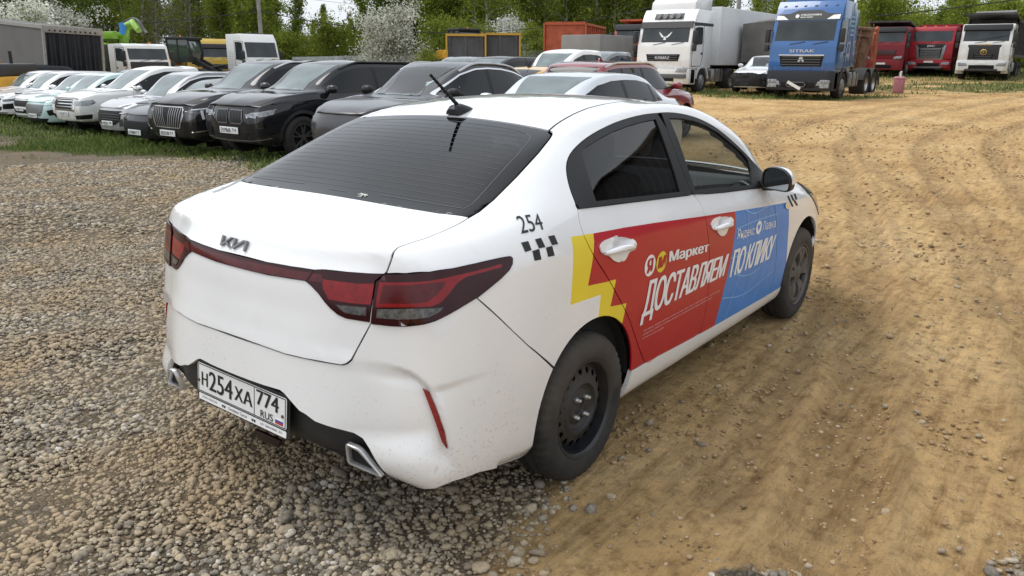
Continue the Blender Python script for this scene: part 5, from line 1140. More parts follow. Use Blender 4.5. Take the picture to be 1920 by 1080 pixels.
    bp = link('rear_bumper', region(S, CB, inset(fullb, GAP), step=.0085, disp=bdisp, flange=.02), mat('taxi_white_bumper', (.785, .79, .79), .24, coat=1, var=.04, vscale=3, dirt=(.42, .37, .30), dirt_h=.30, specks=.32), root)
    dif_h = [(0, .58), (.30, .56), (.60, .50), (.78, .46), (.87, .36), (.875, .295), (.80, .285), (.62, .270), (.45, .250), (.30, .238), (0, .235)]
    dif = [(u*.76, v) for u, v in dif_h[1:-1]]; dif = dif+[(-u, v) for u, v in dif[::-1]]
    df = link('diffuser', region(S, CB, dif, step=.025, off=-.026, flange=.05, disp=lambda q: -.012+.10*max(0, (.40-q[1]))*(1 if abs(q[0]) < .5 else .2)), M_BLACKPLASTIC, bp)
    for mir in (False, True):
        sg = -1 if mir else 1
        rf = inset(cb('refl'), .001)
        link('reflector', region(S, CB, rf, step=.012, off=-.003, disp=lambda q: bdisp(q)*.35+.001, mirror=mir), mat('reflector_red', (.23, .008, .014), .25, coat=.6, var=.1, vscale=80), bp)
        cor = [Vector((-.925, -.500, .424)), Vector((-.915, -.556, .416)), Vector((-.888, -.632, .324)), Vector((-.905, -.482, .335))]
        ring = []
        for i_ in range(4):
            a_, b_, c_ = cor[i_-1], cor[i_], cor[(i_+1) % 4]
            for t_ in (.0, .5, 1.):
                p_ = b_+((a_-b_).normalized()*(1-t_)+(c_-b_).normalized()*t_)*.012; ring.append(p_.lerp(b_, .35 if t_ == .5 else 0))
        ct = sum(ring, Vector())/12; vs = []; nrm = Vector((-.97, -.22, 0))
        for k_, (sc, dx) in enumerate(((1., .012), (1., -.004), (.97, -.008), (.87, -.008), (.84, -.003), (.83, .010))):
            for p_ in ring:
                d_ = p_-ct; l_ = max(d_.length, 1e-6); q_ = ct+d_*(1-(1-sc)*.075/l_*1.2)+nrm*(-dx); vs.append((q_.x, q_.y*sg, q_.z))
        mb = MB(); mb.add(vs, [(k_*12+i_, k_*12+(i_+1) % 12, (k_+1)*12+(i_+1) % 12, (k_+1)*12+i_) for k_ in range(5) for i_ in range(12)], 0, True)
        e = mb.build('exhaust_trim', mat('exhaust_satin', (.60, .60, .60), .30, metal=.7, var=.1), bp)
        mb = MB(); mb.add(vs[60:72], [tuple(range(12))]); mb.build('exhaust_cavity', M_DARK, e)
    mb = MB(); mb.prism([(-.06, .238), (.06, .238), (.08, .275), (-.08, .275)], -.875, -.86, 'x', b=.006); mb.build('fog_lamp', mat('fog_red', (.014, .004, .004), .4), df)
    # registration plate
    pc = Vector((-.966, -.003, .472)); ti = .085; g = -R(1.0)
    uy = Vector((0, -1, 0)); uz = Vector((math.sin(ti), 0, math.cos(ti))); nx = Vector((-math.cos(ti), 0, math.sin(ti)))
    uy, uz = (uy*math.cos(g)+uz*math.sin(g)).normalized(), (uz*math.cos(g)-uy*math.sin(g)).normalized()
    B = Matrix((uy, uz, nx)).transposed().to_4x4(); B.translation = pc
    def plate_face(mb, x0, x1, y0, y1, z, mi, r=.006): mb.prism([(x0+r, y0), (x1-r, y0), (x1, y0+r), (x1, y1-r), (x1-r, y1), (x0+r, y1), (x0, y1-r), (x0, y0+r)], z-.002, z, 'z', mi, B)
    fr = MB(); plate_face(fr, -.270, .270, -.094, .066, .000, 0, .01)
    frame = fr.build('plate_frame', M_BLACKPLASTIC, bp)
    pm = MB(); plate_face(pm, -.260, .260, -.056, .056, .006, 0); pl = pm.build('number_plate', M_PLATE, bp)
    st = MB(); plate_face(st, -.258, .255, -.088, -.064, .003, 0, .003); st.build('dealer_strip', WHT, frame)
    ink = MB(); t = lambda s, x, y, w, h, b=.0045, mi=0, mbx=None, z=.0068: put_text(mbx or ink, s, B @ Vector((x, y, z)), uy, uz, w, h, b, 1, mi)
    t('Н', -.233, -.028, .036, .052); t('254', -.186, -.036, .142, .074); t('ХА', -.030, -.028, .102, .052)
    t('774', .098, -.008, .120, .056); t('RUS', .120, -.047, .068, .026, .0015)
    for a, b, c, d in ((-.256, -.252, -.052, .052), (.252, .256, -.052, .052), (.082, .0855, -.052, .052), (-.254, .254, .0505, .054), (-.254, .254, -.054, -.0505)):
        ink.add([B @ Vector(q) for q in ((a, c, .0066), (b, c, .0066), (b, d, .0066), (a, d, .0066))], [(0, 1, 2, 3)])
    for k, mi in ((0, 1), (1, 2), (2, 3)):
        y = -.0245-.0075*k; ink.add([B @ Vector(q) for q in ((.200, y-.0075, .0067), (.243, y-.0075, .0067), (.243, y, .0067), (.200, y, .0067))], [(0, 1, 2, 3)], mi)
    for x in (-.252, .240):
        ink.lathe([(0, .004), (.005, .0035), (.0068, 0)], 12, 'z', 4, B @ Matrix.Translation((x, -.012, .006)))
    ink.build('lettering', [M_INK, WHT, mat('flag_blue', (.02, .06, .33), .5), mat('flag_red', (.5, .02, .02), .5), mat('rusty_bolt', (.10, .05, .03), .7)], pl)
    sl = MB()
    t('8 (951) 256-55-66', -.235, -.080, .092, .0095, 0, 0, sl, .0038); t('Оклейка Такси', -.075, -.081, .112, .012, 0, 0, sl, .0038); t('ул. Цеховая, 3/1', .115, -.081, .118, .012, 0, 0, sl, .0038)
    for x in (-.115, .062):
        for k in (0, 1): sl.add([B @ Vector(q) for q in ((x+.012*k, -.072, .0038), (x+.006+.012*k, -.082, .0038), (x+.010+.012*k, -.082, .0038), (x+.014+.012*k, -.072, .0038))], [(0, 1, 2, 3)])
    sl.build('strip_lettering', M_INK, frame)
    # ---- roof, glass, bonnet ------------------------------------------------
    rwf = f3['rw_right']; toph = [(p[0], p[1]) for p in rwf[11:]]
    rs2 = [(p[0], p[1]+.004) for p in rs]
    roof_h = [(p[0]+.004, p[1]) for p in toph[::-1]]+rs2+[(1.47, -.42), (1.53, -.25), (1.555, -.1)]
    roof_h[0] = (roof_h[0][0], -.0)
    roof = roof_h+[(x, -y) for x, y in roof_h[::-1] if abs(y) > 1e-6]
    rf = link('roof', region(S, TOP, inset(roof, .002), step=.035), W, root)
    mb = MB()
    for s in (1, -1): strip(S, TOP, [(p[0], p[1]) for p in rs], .017, -.001, mb=mb, sgn=s)
    mb.build('roof_moulding', M_BLACKTRIM, rf)
    wsh = [(1.575, -.1), (1.55, -.25), (1.49, -.42), (1.45, -.515), (1.7, -.57), (1.95, -.62), (2.14, -.66), (2.25, -.665), (2.33, -.50), (2.40, -.25), (2.42, -.1)]
    ws = wsh+[(x, -y) for x, y in wsh[::-1]]
    wl = link('windscreen', region(S, TOP, ws, step=.05, off=-.004, flange=0), glass('windscreen_glass', (.82, .86, .84)), root)
    hdh = [(2.44, -.1), (2.42, -.25), (2.35, -.50), (2.27, -.70), (2.45, -.742), (2.64, -.722), (2.82, -.682), (2.98, -.635), (3.13, -.57), (3.27, -.42), (3.33, -.25), (3.35, -.1)]
    hd = hdh+[(x, -y) for x, y in hdh[::-1]]
    link('bonnet', region(S, TOP, inset(hd, .002), step=.04), W, root)
    CF = Cyl(2.75, 0, .6, 1)
    fbh = [(0, .74), (.3, .72), (.55, .66), (.72, .62), (.80, .55), (.86, .40), (.86, .27), (.6, .24), (.3, .235), (0, .235)]
    fb = fbh[1:-1]; fb = fb+[(-u, v) for u, v in fb[::-1]]
    gr = [(-.42, .60), (.42, .60), (.36, .50), (-.36, .50)]
    fbo = link('front_bumper', region(S, CF, fb, areas=[(gr, 1), ([(-.5, .40), (.5, .40), (.42, .30), (-.42, .30)], 1)], step=.04, flange=.02), [W, M_BLACKPLASTIC], root)
    # rear window: dark border, tinted pane, heater wires
    rwh = [tuple(p) for p in LIDP.fwd(rwf)]; rwh[0] = (0, rwh[0][1]); rwh[-1] = (0, rwh[-1][1])
    rw = rwh[1:-1]; rwfull = rw+[(-u, v) for u, v in rw[::-1]]
    li2 = [tuple(p) for p in LIDP.fwd(f3['rw_line'])]; rwl = li2+[(-u, v) for u, v in li2[::-1]]
    rwn = link('rear_window', region(S, LIDP, inset(rwfull, .003), step=.018, off=-.002, flange=.01), [GL_B, FRIT], root)
    link('window_border', region(S, LIDP, inset(rwfull, .006), exc=[rwl], step=.018, off=-.007, flange=0), FRIT, rwn)
    hw = MB(); wm = mat('heater_wire', (.085, .085, .09), .6)
    strip(S, LIDP, [li2[i] for i in range(1, len(li2))], .0030, -.001, mb=hw); strip(S, LIDP, [(-u, v) for u, v in li2[1:]], .0030, -.001, mb=hw)
    strip(S, LIDP, [li2[0], (-li2[0][0], li2[0][1])], .003, -.001, mb=hw); strip(S, LIDP, [li2[-1], (-li2[-1][0], li2[-1][1])], .003, -.001, mb=hw)
    bo, tp = min(v for u, v in li2), max(v for u, v in li2)
    LL = np.array(li2)
    for k in range(16):
        v = bo+.035+(tp-bo-.075)*k/15
        side_ = LL[4:11]; o_ = np.argsort(side_[:, 1]); um = abs(np.interp(v, side_[o_, 1], side_[o_, 0]))-.02
        strip(S, LIDP, [(-um, v), (0, v-.004), (um, v)], .0016, -.0013, mb=hw, step=.03)
    hw.build('heater_wires', wm, rwn)
    ck = MB(); rnd = random.Random(5); c0 = LIDP.fwd(np.array([-.475, -.145, 1.137]))
    for k in range(9):
        a = rnd.random()*6.28; l = .008+.03*rnd.random()
        strip(S, LIDP, [tuple(c0), (c0[0]+l*math.cos(a), c0[1]+l*.6*math.sin(a))], .0035, .0006, mb=ck, step=.008)
    ck.build('stone_chip', mat('chipped_glass', (.5, .5, .45), .5), rwn)
    # ---- aerial ------------------------------------------------------------
    ab = MB(); c = Vector((.262, .0, 1.398))
    sec = [(-.075, .034, .012), (-.06, .037, .03), (-.02, .034, .034), (.03, .026, .022), (.075, .012, .006)]
    vs = []; fs = []
    for x, w, h in sec:
        for a in np.linspace(0, math.pi, 9): vs.append((c.x+x, c.y+w*math.cos(a)*(1 if abs(math.cos(a)) > .7 else .95), c.z-.012+x*.12*0+.012*0+ (h+.012)*math.sin(a)**.6))
    for i in range(len(sec)-1):
        for k in range(8): fs.append((i*9+k, i*9+k+1, (i+1)*9+k+1, (i+1)*9+k))
    fs.append(tuple(range(9))); ab.add(vs, fs, 0, True)
    ae = ab.build('aerial_base', M_BLACKTRIM, rf)
    rod = MB(); p0 = c+Vector((-.035, 0, .026)); dirn = Vector((-.17, .02, .145)).normalized()
    pts = [p0+dirn*(.205*i/40) for i in range(41)]; rod.tube(pts, [.0085-.003*i/40+(.0014 if (i//2) % 2 else 0) for i in range(41)], 8)
    rod.build('aerial_rod', M_BLACKTRIM, ae)
    # ---- mirrors -------------------------------------------------------------
    for sg in (1, -1):
        mm = MB(); cx, cy, cz = 1.80, -.922, 1.016
        ol = spline([(-.084, -.050), (-.090, .0), (-.078, .044), (-.03, .060), (.03, .052), (.066, .022), (.078, -.022), (.070, -.056), (.0, -.060), (-.06, -.059)], 4, True)
        secs = [(-.050, .90), (-.056, .97), (-.050, 1.0), (-.02, 1.03), (.03, 1.0), (.065, .86), (.088, .62), (.100, .30), (.103, .02)]
        vs = []; n = len(ol)
        for x_, k_ in secs:
            for a, b in ol: vs.append((cx+x_-a*.25, (cy-a*k_)*sg, cz+b*k_))
        for i_ in range(len(secs)-1):
            mm.add([], [])
        fs = [(i_*n+k_, i_*n+(k_+1) % n, (i_+1)*n+(k_+1) % n, (i_+1)*n+k_) for i_ in range(len(secs)-1) for k_ in range(n)]
        mm.add(vs, fs, 0, True)
        mo = mm.build('door_mirror', [W, M_BLACKTRIM], root, auto=None)
        for p in mo.data.polygons:
            c_ = p.center
            if c_.z < cz-.022 or c_.x < cx-.022-(c_.y/sg-cy)*-.25: p.material_index = 1
        arm = MB(); arm.tube([(1.86, -.80*sg, .965), (1.87, -.86*sg, .965), (1.86, -.90*sg, .985)], [.035, .03, .03], 10); arm.build('mirror_arm', M_BLACKTRIM, mo)
        gm = MB(); vs = [(cx-.046-a*.25, (cy-a*.90)*sg, cz+b*.90) for a, b in ol]; gm.add(vs, [tuple(range(n))]); gm.build('mirror_glass', mat('mirror_silver', (.42, .45, .47), .03, metal=1), mo)
    # ---- wheels ----------------------------------------------------------------
    def tyre(mb, w=.093, r=.302, rim=.196):
        n = 144; prof = [(rim-.006, -.055), (rim, -.078), (rim+.012, -.088), (rim+.045, -w), (r-.035, -w+.004), (r-.014, -w+.014), (r-.003, -w+.034), (r, -.03), (r-.008, -.026), (r-.008, -.018), (r, -.014), (r, .014), (r-.008, .018), (r-.008, .026), (r, .03), (r-.003, w-.034), (r-.014, w-.014), (r-.035, w-.004), (rim+.045, w), (rim, .078), (rim-.006, .055)]
        vs = []; fs = []; m = len(prof)
        for k in range(n):
            a = 2*math.pi*k/n; gro = (k % 3 == 0)
            for i, (rr, h) in enumerate(prof):
                if gro and (5 <= i <= 7 or 13 <= i <= 15): rr -= .006
                if gro and (i in (4, 16)): rr -= .003
                vs.append((rr*math.cos(a), h, rr*math.sin(a)))
        for k in range(n):
            for i in range(m-1): fs.append((k*m+i, k*m+i+1, ((k+1) % n)*m+i+1, ((k+1) % n)*m+i))
        mb.add(vs, fs, 0, True); return mb
    steel = mat('steel_wheel_black', (.016, .017, .020), .38, var=.4, vscale=18, dirt=(.05, .043, .036), dirt_h=-.2)
    cap = mat('hubcap_grey', (.095, .095, .10), .42, metal=.35, var=.25, vscale=14, dirt=(.12, .10, .075), dirt_h=-.1)
    for x in (0, 2.6):
        for sg in (1, -1):
            y = -.76
            wt_ = thing_part = None
            tm = tyre(MB()); tm.sm = [True]*len(tm.f)
            w = tm.build('wheel', M_TYRE, root, auto=R(50)); w.location = (x, y*sg, .302); w.rotation_euler = (0, 0, 0 if sg > 0 else math.pi)
            rm = MB()
            if x == 0:
                rm.lathe([(.188, -.02), (.186, -.075), (.192, -.083), (.202, -.086), (.204, -.080), (.203, -.07)], 64)
                rm.lathe([(.188, -.03), (.180, -.032), (.172, -.038)], 64)
                # perforated disc: ring of openings
                n = 18
                for k in range(n):
                    a0 = 2*math.pi*k/n
                    rows = [(.176, -.034), (.160, -.044), (.136, -.056), (.118, -.060)]
                    def pt(r, h, a): return (r*math.cos(a), h, r*math.sin(a))
                    da = 2*math.pi/n; hole = [pt(.148+.0125*math.cos(t), -.050+.008*math.cos(t)*.55, a0+da*.5+.0125*math.sin(t)/.148) for t in np.linspace(0, 2*math.pi, 17)[:-1]]
                    rim_ = []
                    for t in np.linspace(0, 2*math.pi, 17)[:-1]:
                        c_, s_ = math.cos(t), math.sin(t); m_ = max(abs(c_), abs(s_)); rr = .148+.028*c_/m_; aa = a0+da*.5+da*.5*s_/m_
                        rim_.append(pt(rr, np.interp(rr, [.118, .136, .160, .176], [-.060, -.056, -.044, -.034]), aa))
                    rm.add(hole+rim_, [(i, (i+1) % 16, 16+(i+1) % 16, 16+i) for i in range(16)], 0, True)
                rm.lathe([(.121, -.0595), (.112, -.066), (.098, -.066), (.090, -.050), (.075, -.044), (.066, -.050), (.034, -.052), (.030, -.046), (.028, -.02)], 64)
                rm.lathe([(.0, -.040), (.026, -.042), (.028, -.03)], 24)
                rm.lathe([(.17, .0), (.0, .0)], 32, mi=1)
                ri = rm.build('rim', [steel, M_DARK], w)
                for k in range(4):
                    a = k*math.pi/2+R(38); nb = MB()
                    nb.lathe([(.0, -.080), (.006, -.079), (.009, -.074), (.0095, -.066), (.0125, -.062), (.0125, -.045)], 8, M=Matrix.Translation((.05*math.cos(a), 0, .05*math.sin(a))), smooth=False)
                    nb.build('wheel_nut', mat('wheel_nut', (.45, .44, .42), .3, metal=.9, var=.4, vscale=30), ri)
            else:
                rm.lathe([(.188, -.0), (.186, -.075), (.192, -.086), (.200, -.088), (.203, -.078)], 64)
                rm.lathe([(.188, -.070), (.182, -.083), (.165, -.086), (.158, -.082), (.156, -.06)], 64)
                for k in range(5):
                    a = 2*math.pi*k/5+.2
                    for da, wd_ in ((-.20, .030), (.20, .030)):
                        vs = []
                        for t in np.linspace(0, 1, 7):
                            r_ = .045+.122*t; aa = a+da*(.45+.75*t); wv = wd_*(.55+.45*t)
                            h = -.072-.016*math.sin(math.pi*t*.8)
                            for e, hh in ((-wv, h+.02), (-wv*.8, h), (wv*.8, h), (wv, h+.02)): vs.append((r_*math.cos(aa)-e*math.sin(aa), hh, r_*math.sin(aa)+e*math.cos(aa)))
                        rm.add(vs, [(i*4+j, i*4+j+1, (i+1)*4+j+1, (i+1)*4+j) for i in range(6) for j in range(3)], 0, True)
                rm.lathe([(.0, -.088), (.028, -.087), (.040, -.080), (.058, -.076), (.062, -.06)], 32)
                rm.lathe([(.17, -.02), (.0, -.02)], 32, mi=1)
                rm.build('hubcap', [cap, M_DARK], w)
    # ---- dark inside: liners, floor, seats ---------------------------------------
    V2, T2, Q2 = shell(KR, KREAR, KFRONT, 3, [('row', 4, .35), ('lip', 5, .5)])
    N2 = vnormals(V2, T2); V2 = V2-N2*.045
    cen = np.array([V2[list(q)].mean(0) for q in Q2])
    keep = ~inside(cen[:, [0, 2]], inset(dlo, .03))
    for a in ARC: keep &= ((cen[:, 0]-a)**2+(cen[:, 2]-AZ)**2 > .37**2) | (abs(cen[:, 1]) < .6)
    rwt = [(p[0], p[1]) for p in rwf]; rwt = rwt+[(x, -y) for x, y in rwt[::-1]]
    up = cen[:, 2] > 1.0
    keep &= ~(inside(cen[:, [0, 1]], inset(rwt, .03)) & up); keep &= ~(inside(cen[:, [0, 1]], inset(ws, .03)) & (cen[:, 2] > .9))
    ln = MB(); ln.add([tuple(p) for p in V2], [q for q, k in zip(Q2, keep) if k], 0, True)
    for a in ARC:
        for s in (1, -1):
            pts = arc(a, AZ, .358, 0, 180, 24); vs = [(x, s*.825, z) for x, z in pts]+[(x, s*.50, z) for x, z in pts]; n = len(pts)
            ln.add(vs, [(i, i+1, n+i+1, n+i) for i in range(n-1)], 0, True)
            ln.add([(a-.37, s*.52, .15), (a+.37, s*.52, .15), (a+.37, s*.52, .72), (a-.37, s*.52, .72)], [(0, 1, 2, 3)])
    ln.box(-.70, 3.3, -.62, .62, .185, .24)
    body = ln.build('dark_liner', mat('inner_black', (.012, .012, .013), .8), root)  # black inner shell added so panel gaps look shaded; arch liners and floor joined
    for s in (1, -1):
        db = MB(); db.tube([(x, s*-.765, float(zb(x))-.015) for x in np.linspace(.0, 1.95, 12)], .026, 6); db.box(.05, 1.95, min(s*-.78, s*-.70), max(s*-.78, s*-.70), .30, .92, b=.02); db.build('door_lining', M_DARK, root)
    cloth = mat('seat_cloth', (.030, .030, .033), .9, var=.3, vscale=20, bump=.3, bscale=200)
    for y in (-.36, .36):
        s = MB(); s.box(.95, 1.45, y-.24, y+.24, .42, .60, b=.06); s.prism([(.80, .52), (.98, .52), (.86, 1.12), (.74, 1.12)], y-.23, y+.23, 'y', b=.05); s.box(.70, .80, y-.12, y+.12, 1.13, 1.29, b=.04); s.build('front_seat', cloth, root)
    s = MB(); s.box(-.10, .42, -.62, .62, .44, .62, b=.06); s.prism([(-.25, .55), (-.05, .55), (-.18, 1.06), (-.32, 1.06)], -.62, .62, 'y', b=.05)
    for y in (-.4, .4): s.box(-.33, -.22, y-.12, y+.12, 1.05, 1.18, b=.03)
    s.build('rear_bench', cloth, root)
    s = MB(); s.prism([(1.72, .55), (2.4, .55), (2.4, .93), (1.95, .97), (1.78, .88)], -.70, .70, 'y', b=.03); dash = s.build('dashboard', mat('dash_grey', (.05, .05, .052), .6), root)
    s = MB(); cpt = Vector((1.60, .36, .90)); ax = Vector((-.85, 0, .45)).normalized(); e1 = Vector((0, 1, 0)); e2 = ax.cross(e1)
    s.tube([cpt+(e1*math.cos(t)+e2*math.sin(t))*.18 for t in np.linspace(0, 2*math.pi, 33)[:-1]], .016, 8, closed=True)
    s.tube([cpt-e1*.17, cpt, cpt+e1*.17], .018, 6); s.tube([cpt, cpt+Vector((.18, 0, -.08))], .04, 8); s.build('steering_wheel', M_BLACKTRIM, dash)
    # ---- writing on the wrap -------------------------------------------------------
    rdoor = [c for c in root.children if c.name.startswith('rear_door')][0]; fdoor = [c for c in root.children if c.name.startswith('front_door')][0]
    up_ = lambda a, b, x: a+(b-a)*x
    L1 = MB()
    bold_lay(S, SIDE, 'ДОСТАВЛЯЕМ', [(.384, .548), (1.250, .556), (1.300, .687), (.418, .737)], .0052, .0022, L1, 0, .9)
    bold_lay(S, SIDE, 'Маркет', [(.612, .767), (1.030, .735), (1.030, .795), (.612, .827)], .005, .0022, L1)
    disc = lambda x, z, r, k=1.: polyfill([(x+r*k*math.cos(t), z+r*math.sin(t)) for t in np.linspace(0, 2*math.pi, 29)[:-1]])
    lay(S, SIDE, disc(.430, .800, .046, 1.05), .0018, L1); lay(S, SIDE, disc(.536, .795, .046, 1.05), .0018, L1, 1)
    bold_lay(S, SIDE, 'Я', [(.406, .770), (.452, .770), (.452, .830), (.406, .830)], .005, .0026, L1, 2)
    bold_lay(S, SIDE, 'м', [(.507, .770), (.567, .770), (.575, .820), (.515, .820)], .006, .0026, L1, 2)
    for i, s in enumerate(('ООО «Яндекс.Маркет», реклама, условия доставки, зоны, сроки и ограничения на сайте и в приложении', 'Организатор, сведения о продавце, правилах и условиях доставки товаров узнавайте заранее', 'доступность товара уточняйте')):
        z = .518-.016*i; w = (1.24, 1.15, .62)[i]
        lay(S, SIDE, fit_text(s, [(.415, z-.011), (w, z-.011-.006), (w, z-.001-.006), (.415, z-.001)], 0, 1, 0), .0022, L1, 3)
    L1.build('lettering', [WHT, YEL, RED, mat('small_print', (.70, .45, .44), .5)], rdoor)
    L2 = MB()
    bold_lay(S, SIDE, 'ПО КЛИКУ', [(1.352, .548), (1.962, .532), (2.012, .668), (1.382, .692)], .0052, .0022, L2, 0, .9)
    lay(S, SIDE, fit_text('Яндекс', [(1.397, .733), (1.645, .716), (1.645, .776), (1.397, .795)]), .0022, L2)
    lay(S, SIDE, fit_text('Лавка', [(1.768, .727), (1.982, .713), (1.982, .762), (1.768, .778)]), .0022, L2)
    lay(S, SIDE, disc(1.707, .755, .037, 1.15), .0018, L2)
    lay(S, SIDE, polyfill([(1.707, .733), (1.727, .757), (1.727, .770), (1.717, .774), (1.707, .764), (1.697, .774), (1.687, .770), (1.687, .757)]), .0026, L2, 1)
    thin = mat('wrap_pale_blue', (.22, .45, .74), .4)
    for pl in ([(1.36, .60), (1.45, .545), (1.62, .505), (1.80, .515), (1.95, .575)], [(1.48, .885), (1.62, .845), (1.78, .85), (1.88, .853)], [(1.52, .88), (1.55, .75), (1.52, .60), (1.42, .40), (1.38, .31)], [(1.68, .868), (1.72, .72), (1.70, .55), (1.60, .38)], [(1.86, .853), (1.89, .72), (1.86, .52), (1.78, .33)], [(1.97, .845), (2.01, .70), (1.99, .52), (1.95, .36)], [(1.375, .80), (1.7, .80), (2.0, .785)], [(1.335, .655), (1.7, .635), (2.02, .65)], [(1.29, .45), (1.6, .40), (2.02, .44)]):
        strip(S, SIDE, [p for p in spline(pl, 8)], .0055, .0015, mb=L2, mi=2, step=.04)
    L2.build('lettering', [WHT, BLUE, thin], fdoor)
    bsr = [c for c in root.children if c.name.startswith('body_side')][0]; fnr = [c for c in root.children if c.name.startswith('front_fender')][0]
    L3 = MB(); q4 = np.array(TAXI['t254'])
    lay(S, QUART, fit_text('254', [tuple(QUART.fwd(p)) for p in q4]), .002, L3)
    for c in TAXI['chk']: lay(S, QUART, polyfill([tuple(QUART.fwd(np.array(p))) for p in c]), .002, L3)
    L3.build('taxi_marks', M_INK, bsr)
    L4 = MB()
    for c in TAXI['chkf']: lay(S, SIDE, polyfill([(p[0], p[2]) for p in c]), .002, L4)
    L4.build('taxi_marks', M_INK, fnr)
    return root

# ------------------------------------------------------------------ parked cars
XN = [r[0] for r in KR[5]]
def car_rows(k):
    """stretch the taxi's shell into another body: k has len, wid, hgt, wb (wheelbase), kind, and a few extras"""
    kind = k.get('kind', 'sedan'); sx = k['wb']/2.6; sy = k['wid']/1.74; rows = []
    top = k['hgt']; lift = k.get('lift', 0.); zb_ = k.get('belt', .98)
    rear_oh = k.get('roh', .85); front_oh = k.get('foh', .85)
    def mx(x):
        if x < 0: return x*rear_oh/.985
        if x < 2.6: return x*sx
        return k['wb']+(x-2.6)*front_oh/.84
    hood = k.get('hood', 0.)           # extra bonnet height
    cz = [KR[10][j][2] for j in range(16)]
    zt_k, zb_k = max(cz), 1.03
    if kind == 'suv':
        ux = [-.80, -.76, -.72, -.66, -.50, -.10, .45, .9, 1.25, 1.6, 1.95, 2.27, 2.66, 2.97, 3.2, 3.34]
        tt = [.03, .16, .36, .64, .88, .965, .99, 1., .985, .83, .44, -.05, -.12, -.19, -.28, -.40]
    elif kind == 'coupe':
        ux = [-.82, -.72, -.58, -.36, -.05, .22, .55, .9, 1.22, 1.55, 1.92, 2.27, 2.66, 2.97, 3.2, 3.34]
        tt = [.06, .14, .25, .45, .70, .86, .965, 1., .975, .81, .42, -.05, -.13, -.20, -.29, -.42]
    elif kind == 'pickup':
        ux = [-.84, -.69, -.50, -.25, .26, .34, .55, .9, 1.25, 1.6, 1.95, 2.27, 2.66, 2.97, 3.2, 3.34]
        tt = [.0, .0, .0, .0, .06, .88, .97, 1., .98, .80, .42, -.05, -.09, -.13, -.20, -.30]
    else:
        ux = [-.84, -.69, -.50, -.25, 0, .25, .55, .9, 1.25, 1.6, 1.95, 2.27, 2.66, 2.97, 3.2, 3.34]
        tt = [.06, .14, .22, .46, .70, .87, .97, 1., .97, .83, .46, -.06, -.20, -.31, -.44, -.56]
    g = [.0, .47, .86, .955, .99, 1.]; yd = [1., .84, .62, .40, .19, 0]; yr = [1., .885, .775, .67, .35, 0]
    zbelt = [zb_+.035*(1-j/9) if j <= 10 else zb_+(tt[j]+.06)*(top-zb_)*.9-.012+hood*(1 if j < 14 else .6) for j in range(16)]
    zl = lambda z: lift+z*(zb_-lift-.0)/.98 if z < .98 else z
    for i in range(11):
        r = []
        for j in range(16):
            x, y, z = KR[i][j]
            if i < 5: r.append((mx(x), y*sy, lift+z*(zbelt[j]-lift)/KR[5][j][2])); continue
            ybl = KR[5][j][1]*sy
            if i == 5: r.append((mx(x), ybl, zbelt[j])); continue
            t = max(0., tt[j]); a = i-5; s = smooth(0, 1, np.array(t)).item()
            yy = ybl*(yd[a]*(1-s)+yr[a]*s); zc = zb_+tt[j]*(top-zb_)+(hood if j >= 11 else 0)
            if j < 11: zz = zbelt[j]+(zc-zbelt[j])*g[a] if t > .1 else zbelt[j]+(zc-zbelt[j]+.02)*a/5
            else: zz = zbelt[j]+(zc+.035-zbelt[j])*(a/5)**.7
            dx = KR[i][j][0]-(KR[5][j][0]); x2 = ux[j]+(dx*.5 if j < 3 or j > 10 else 0)
            r.append((mx(x2), yy, zz))
        rows.append(r)
    if k.get('boxy'):
        for i in (1, 2, 3, 4, 5):
            rows[i] = [(x+(.06 if j == 15 else 0), y*(1.10 if j == 15 else 1.05 if j == 14 else 1), z) for j, (x, y, z) in enumerate(rows[i])]
    rear = [[(mx(x)-(.0 if kind != 'suv' else 0), y*sy, lift+z*(zbelt[0]-lift)/1.048) for x, y, z in rr] for rr in KREAR]
    front = [[(mx(x), y*sy*(1.1 if k.get('boxy') else 1), lift+z*(zbelt[15]-lift)/.72) for x, y, z in rr] for rr in KFRONT]
    return rows, rear, front
def rowcurve(rows, i): return [(p[0], p[2]) for p in rows[i]]
M_WIN = mat('car_glass_dark', (.006, .007, .008), .04, spec=.35)
M_WS = mat('car_windscreen', (.13, .165, .165), .05, var=.4, vscale=1.6)
M_LAMP = mat('car_headlamp', (.26, .28, .30), .2, coat=.6, var=.6, vscale=22)
M_LAMPD = mat('car_headlamp_dark', (.10, .11, .125), .25, coat=.5, var=.7, vscale=26)
M_GRILLE = mat('grille_black', (.007, .007, .008), .5, spec=.25)
M_ALLOY = mat('alloy_wheel', (.16, .165, .17), .35, metal=.6)
M_TAIL = mat('tail_lamp_red', (.20, .006, .012), .12, coat=1)
M_RUB = mat('car_tyre', (.022, .021, .020), .85, var=.3, vscale=8)
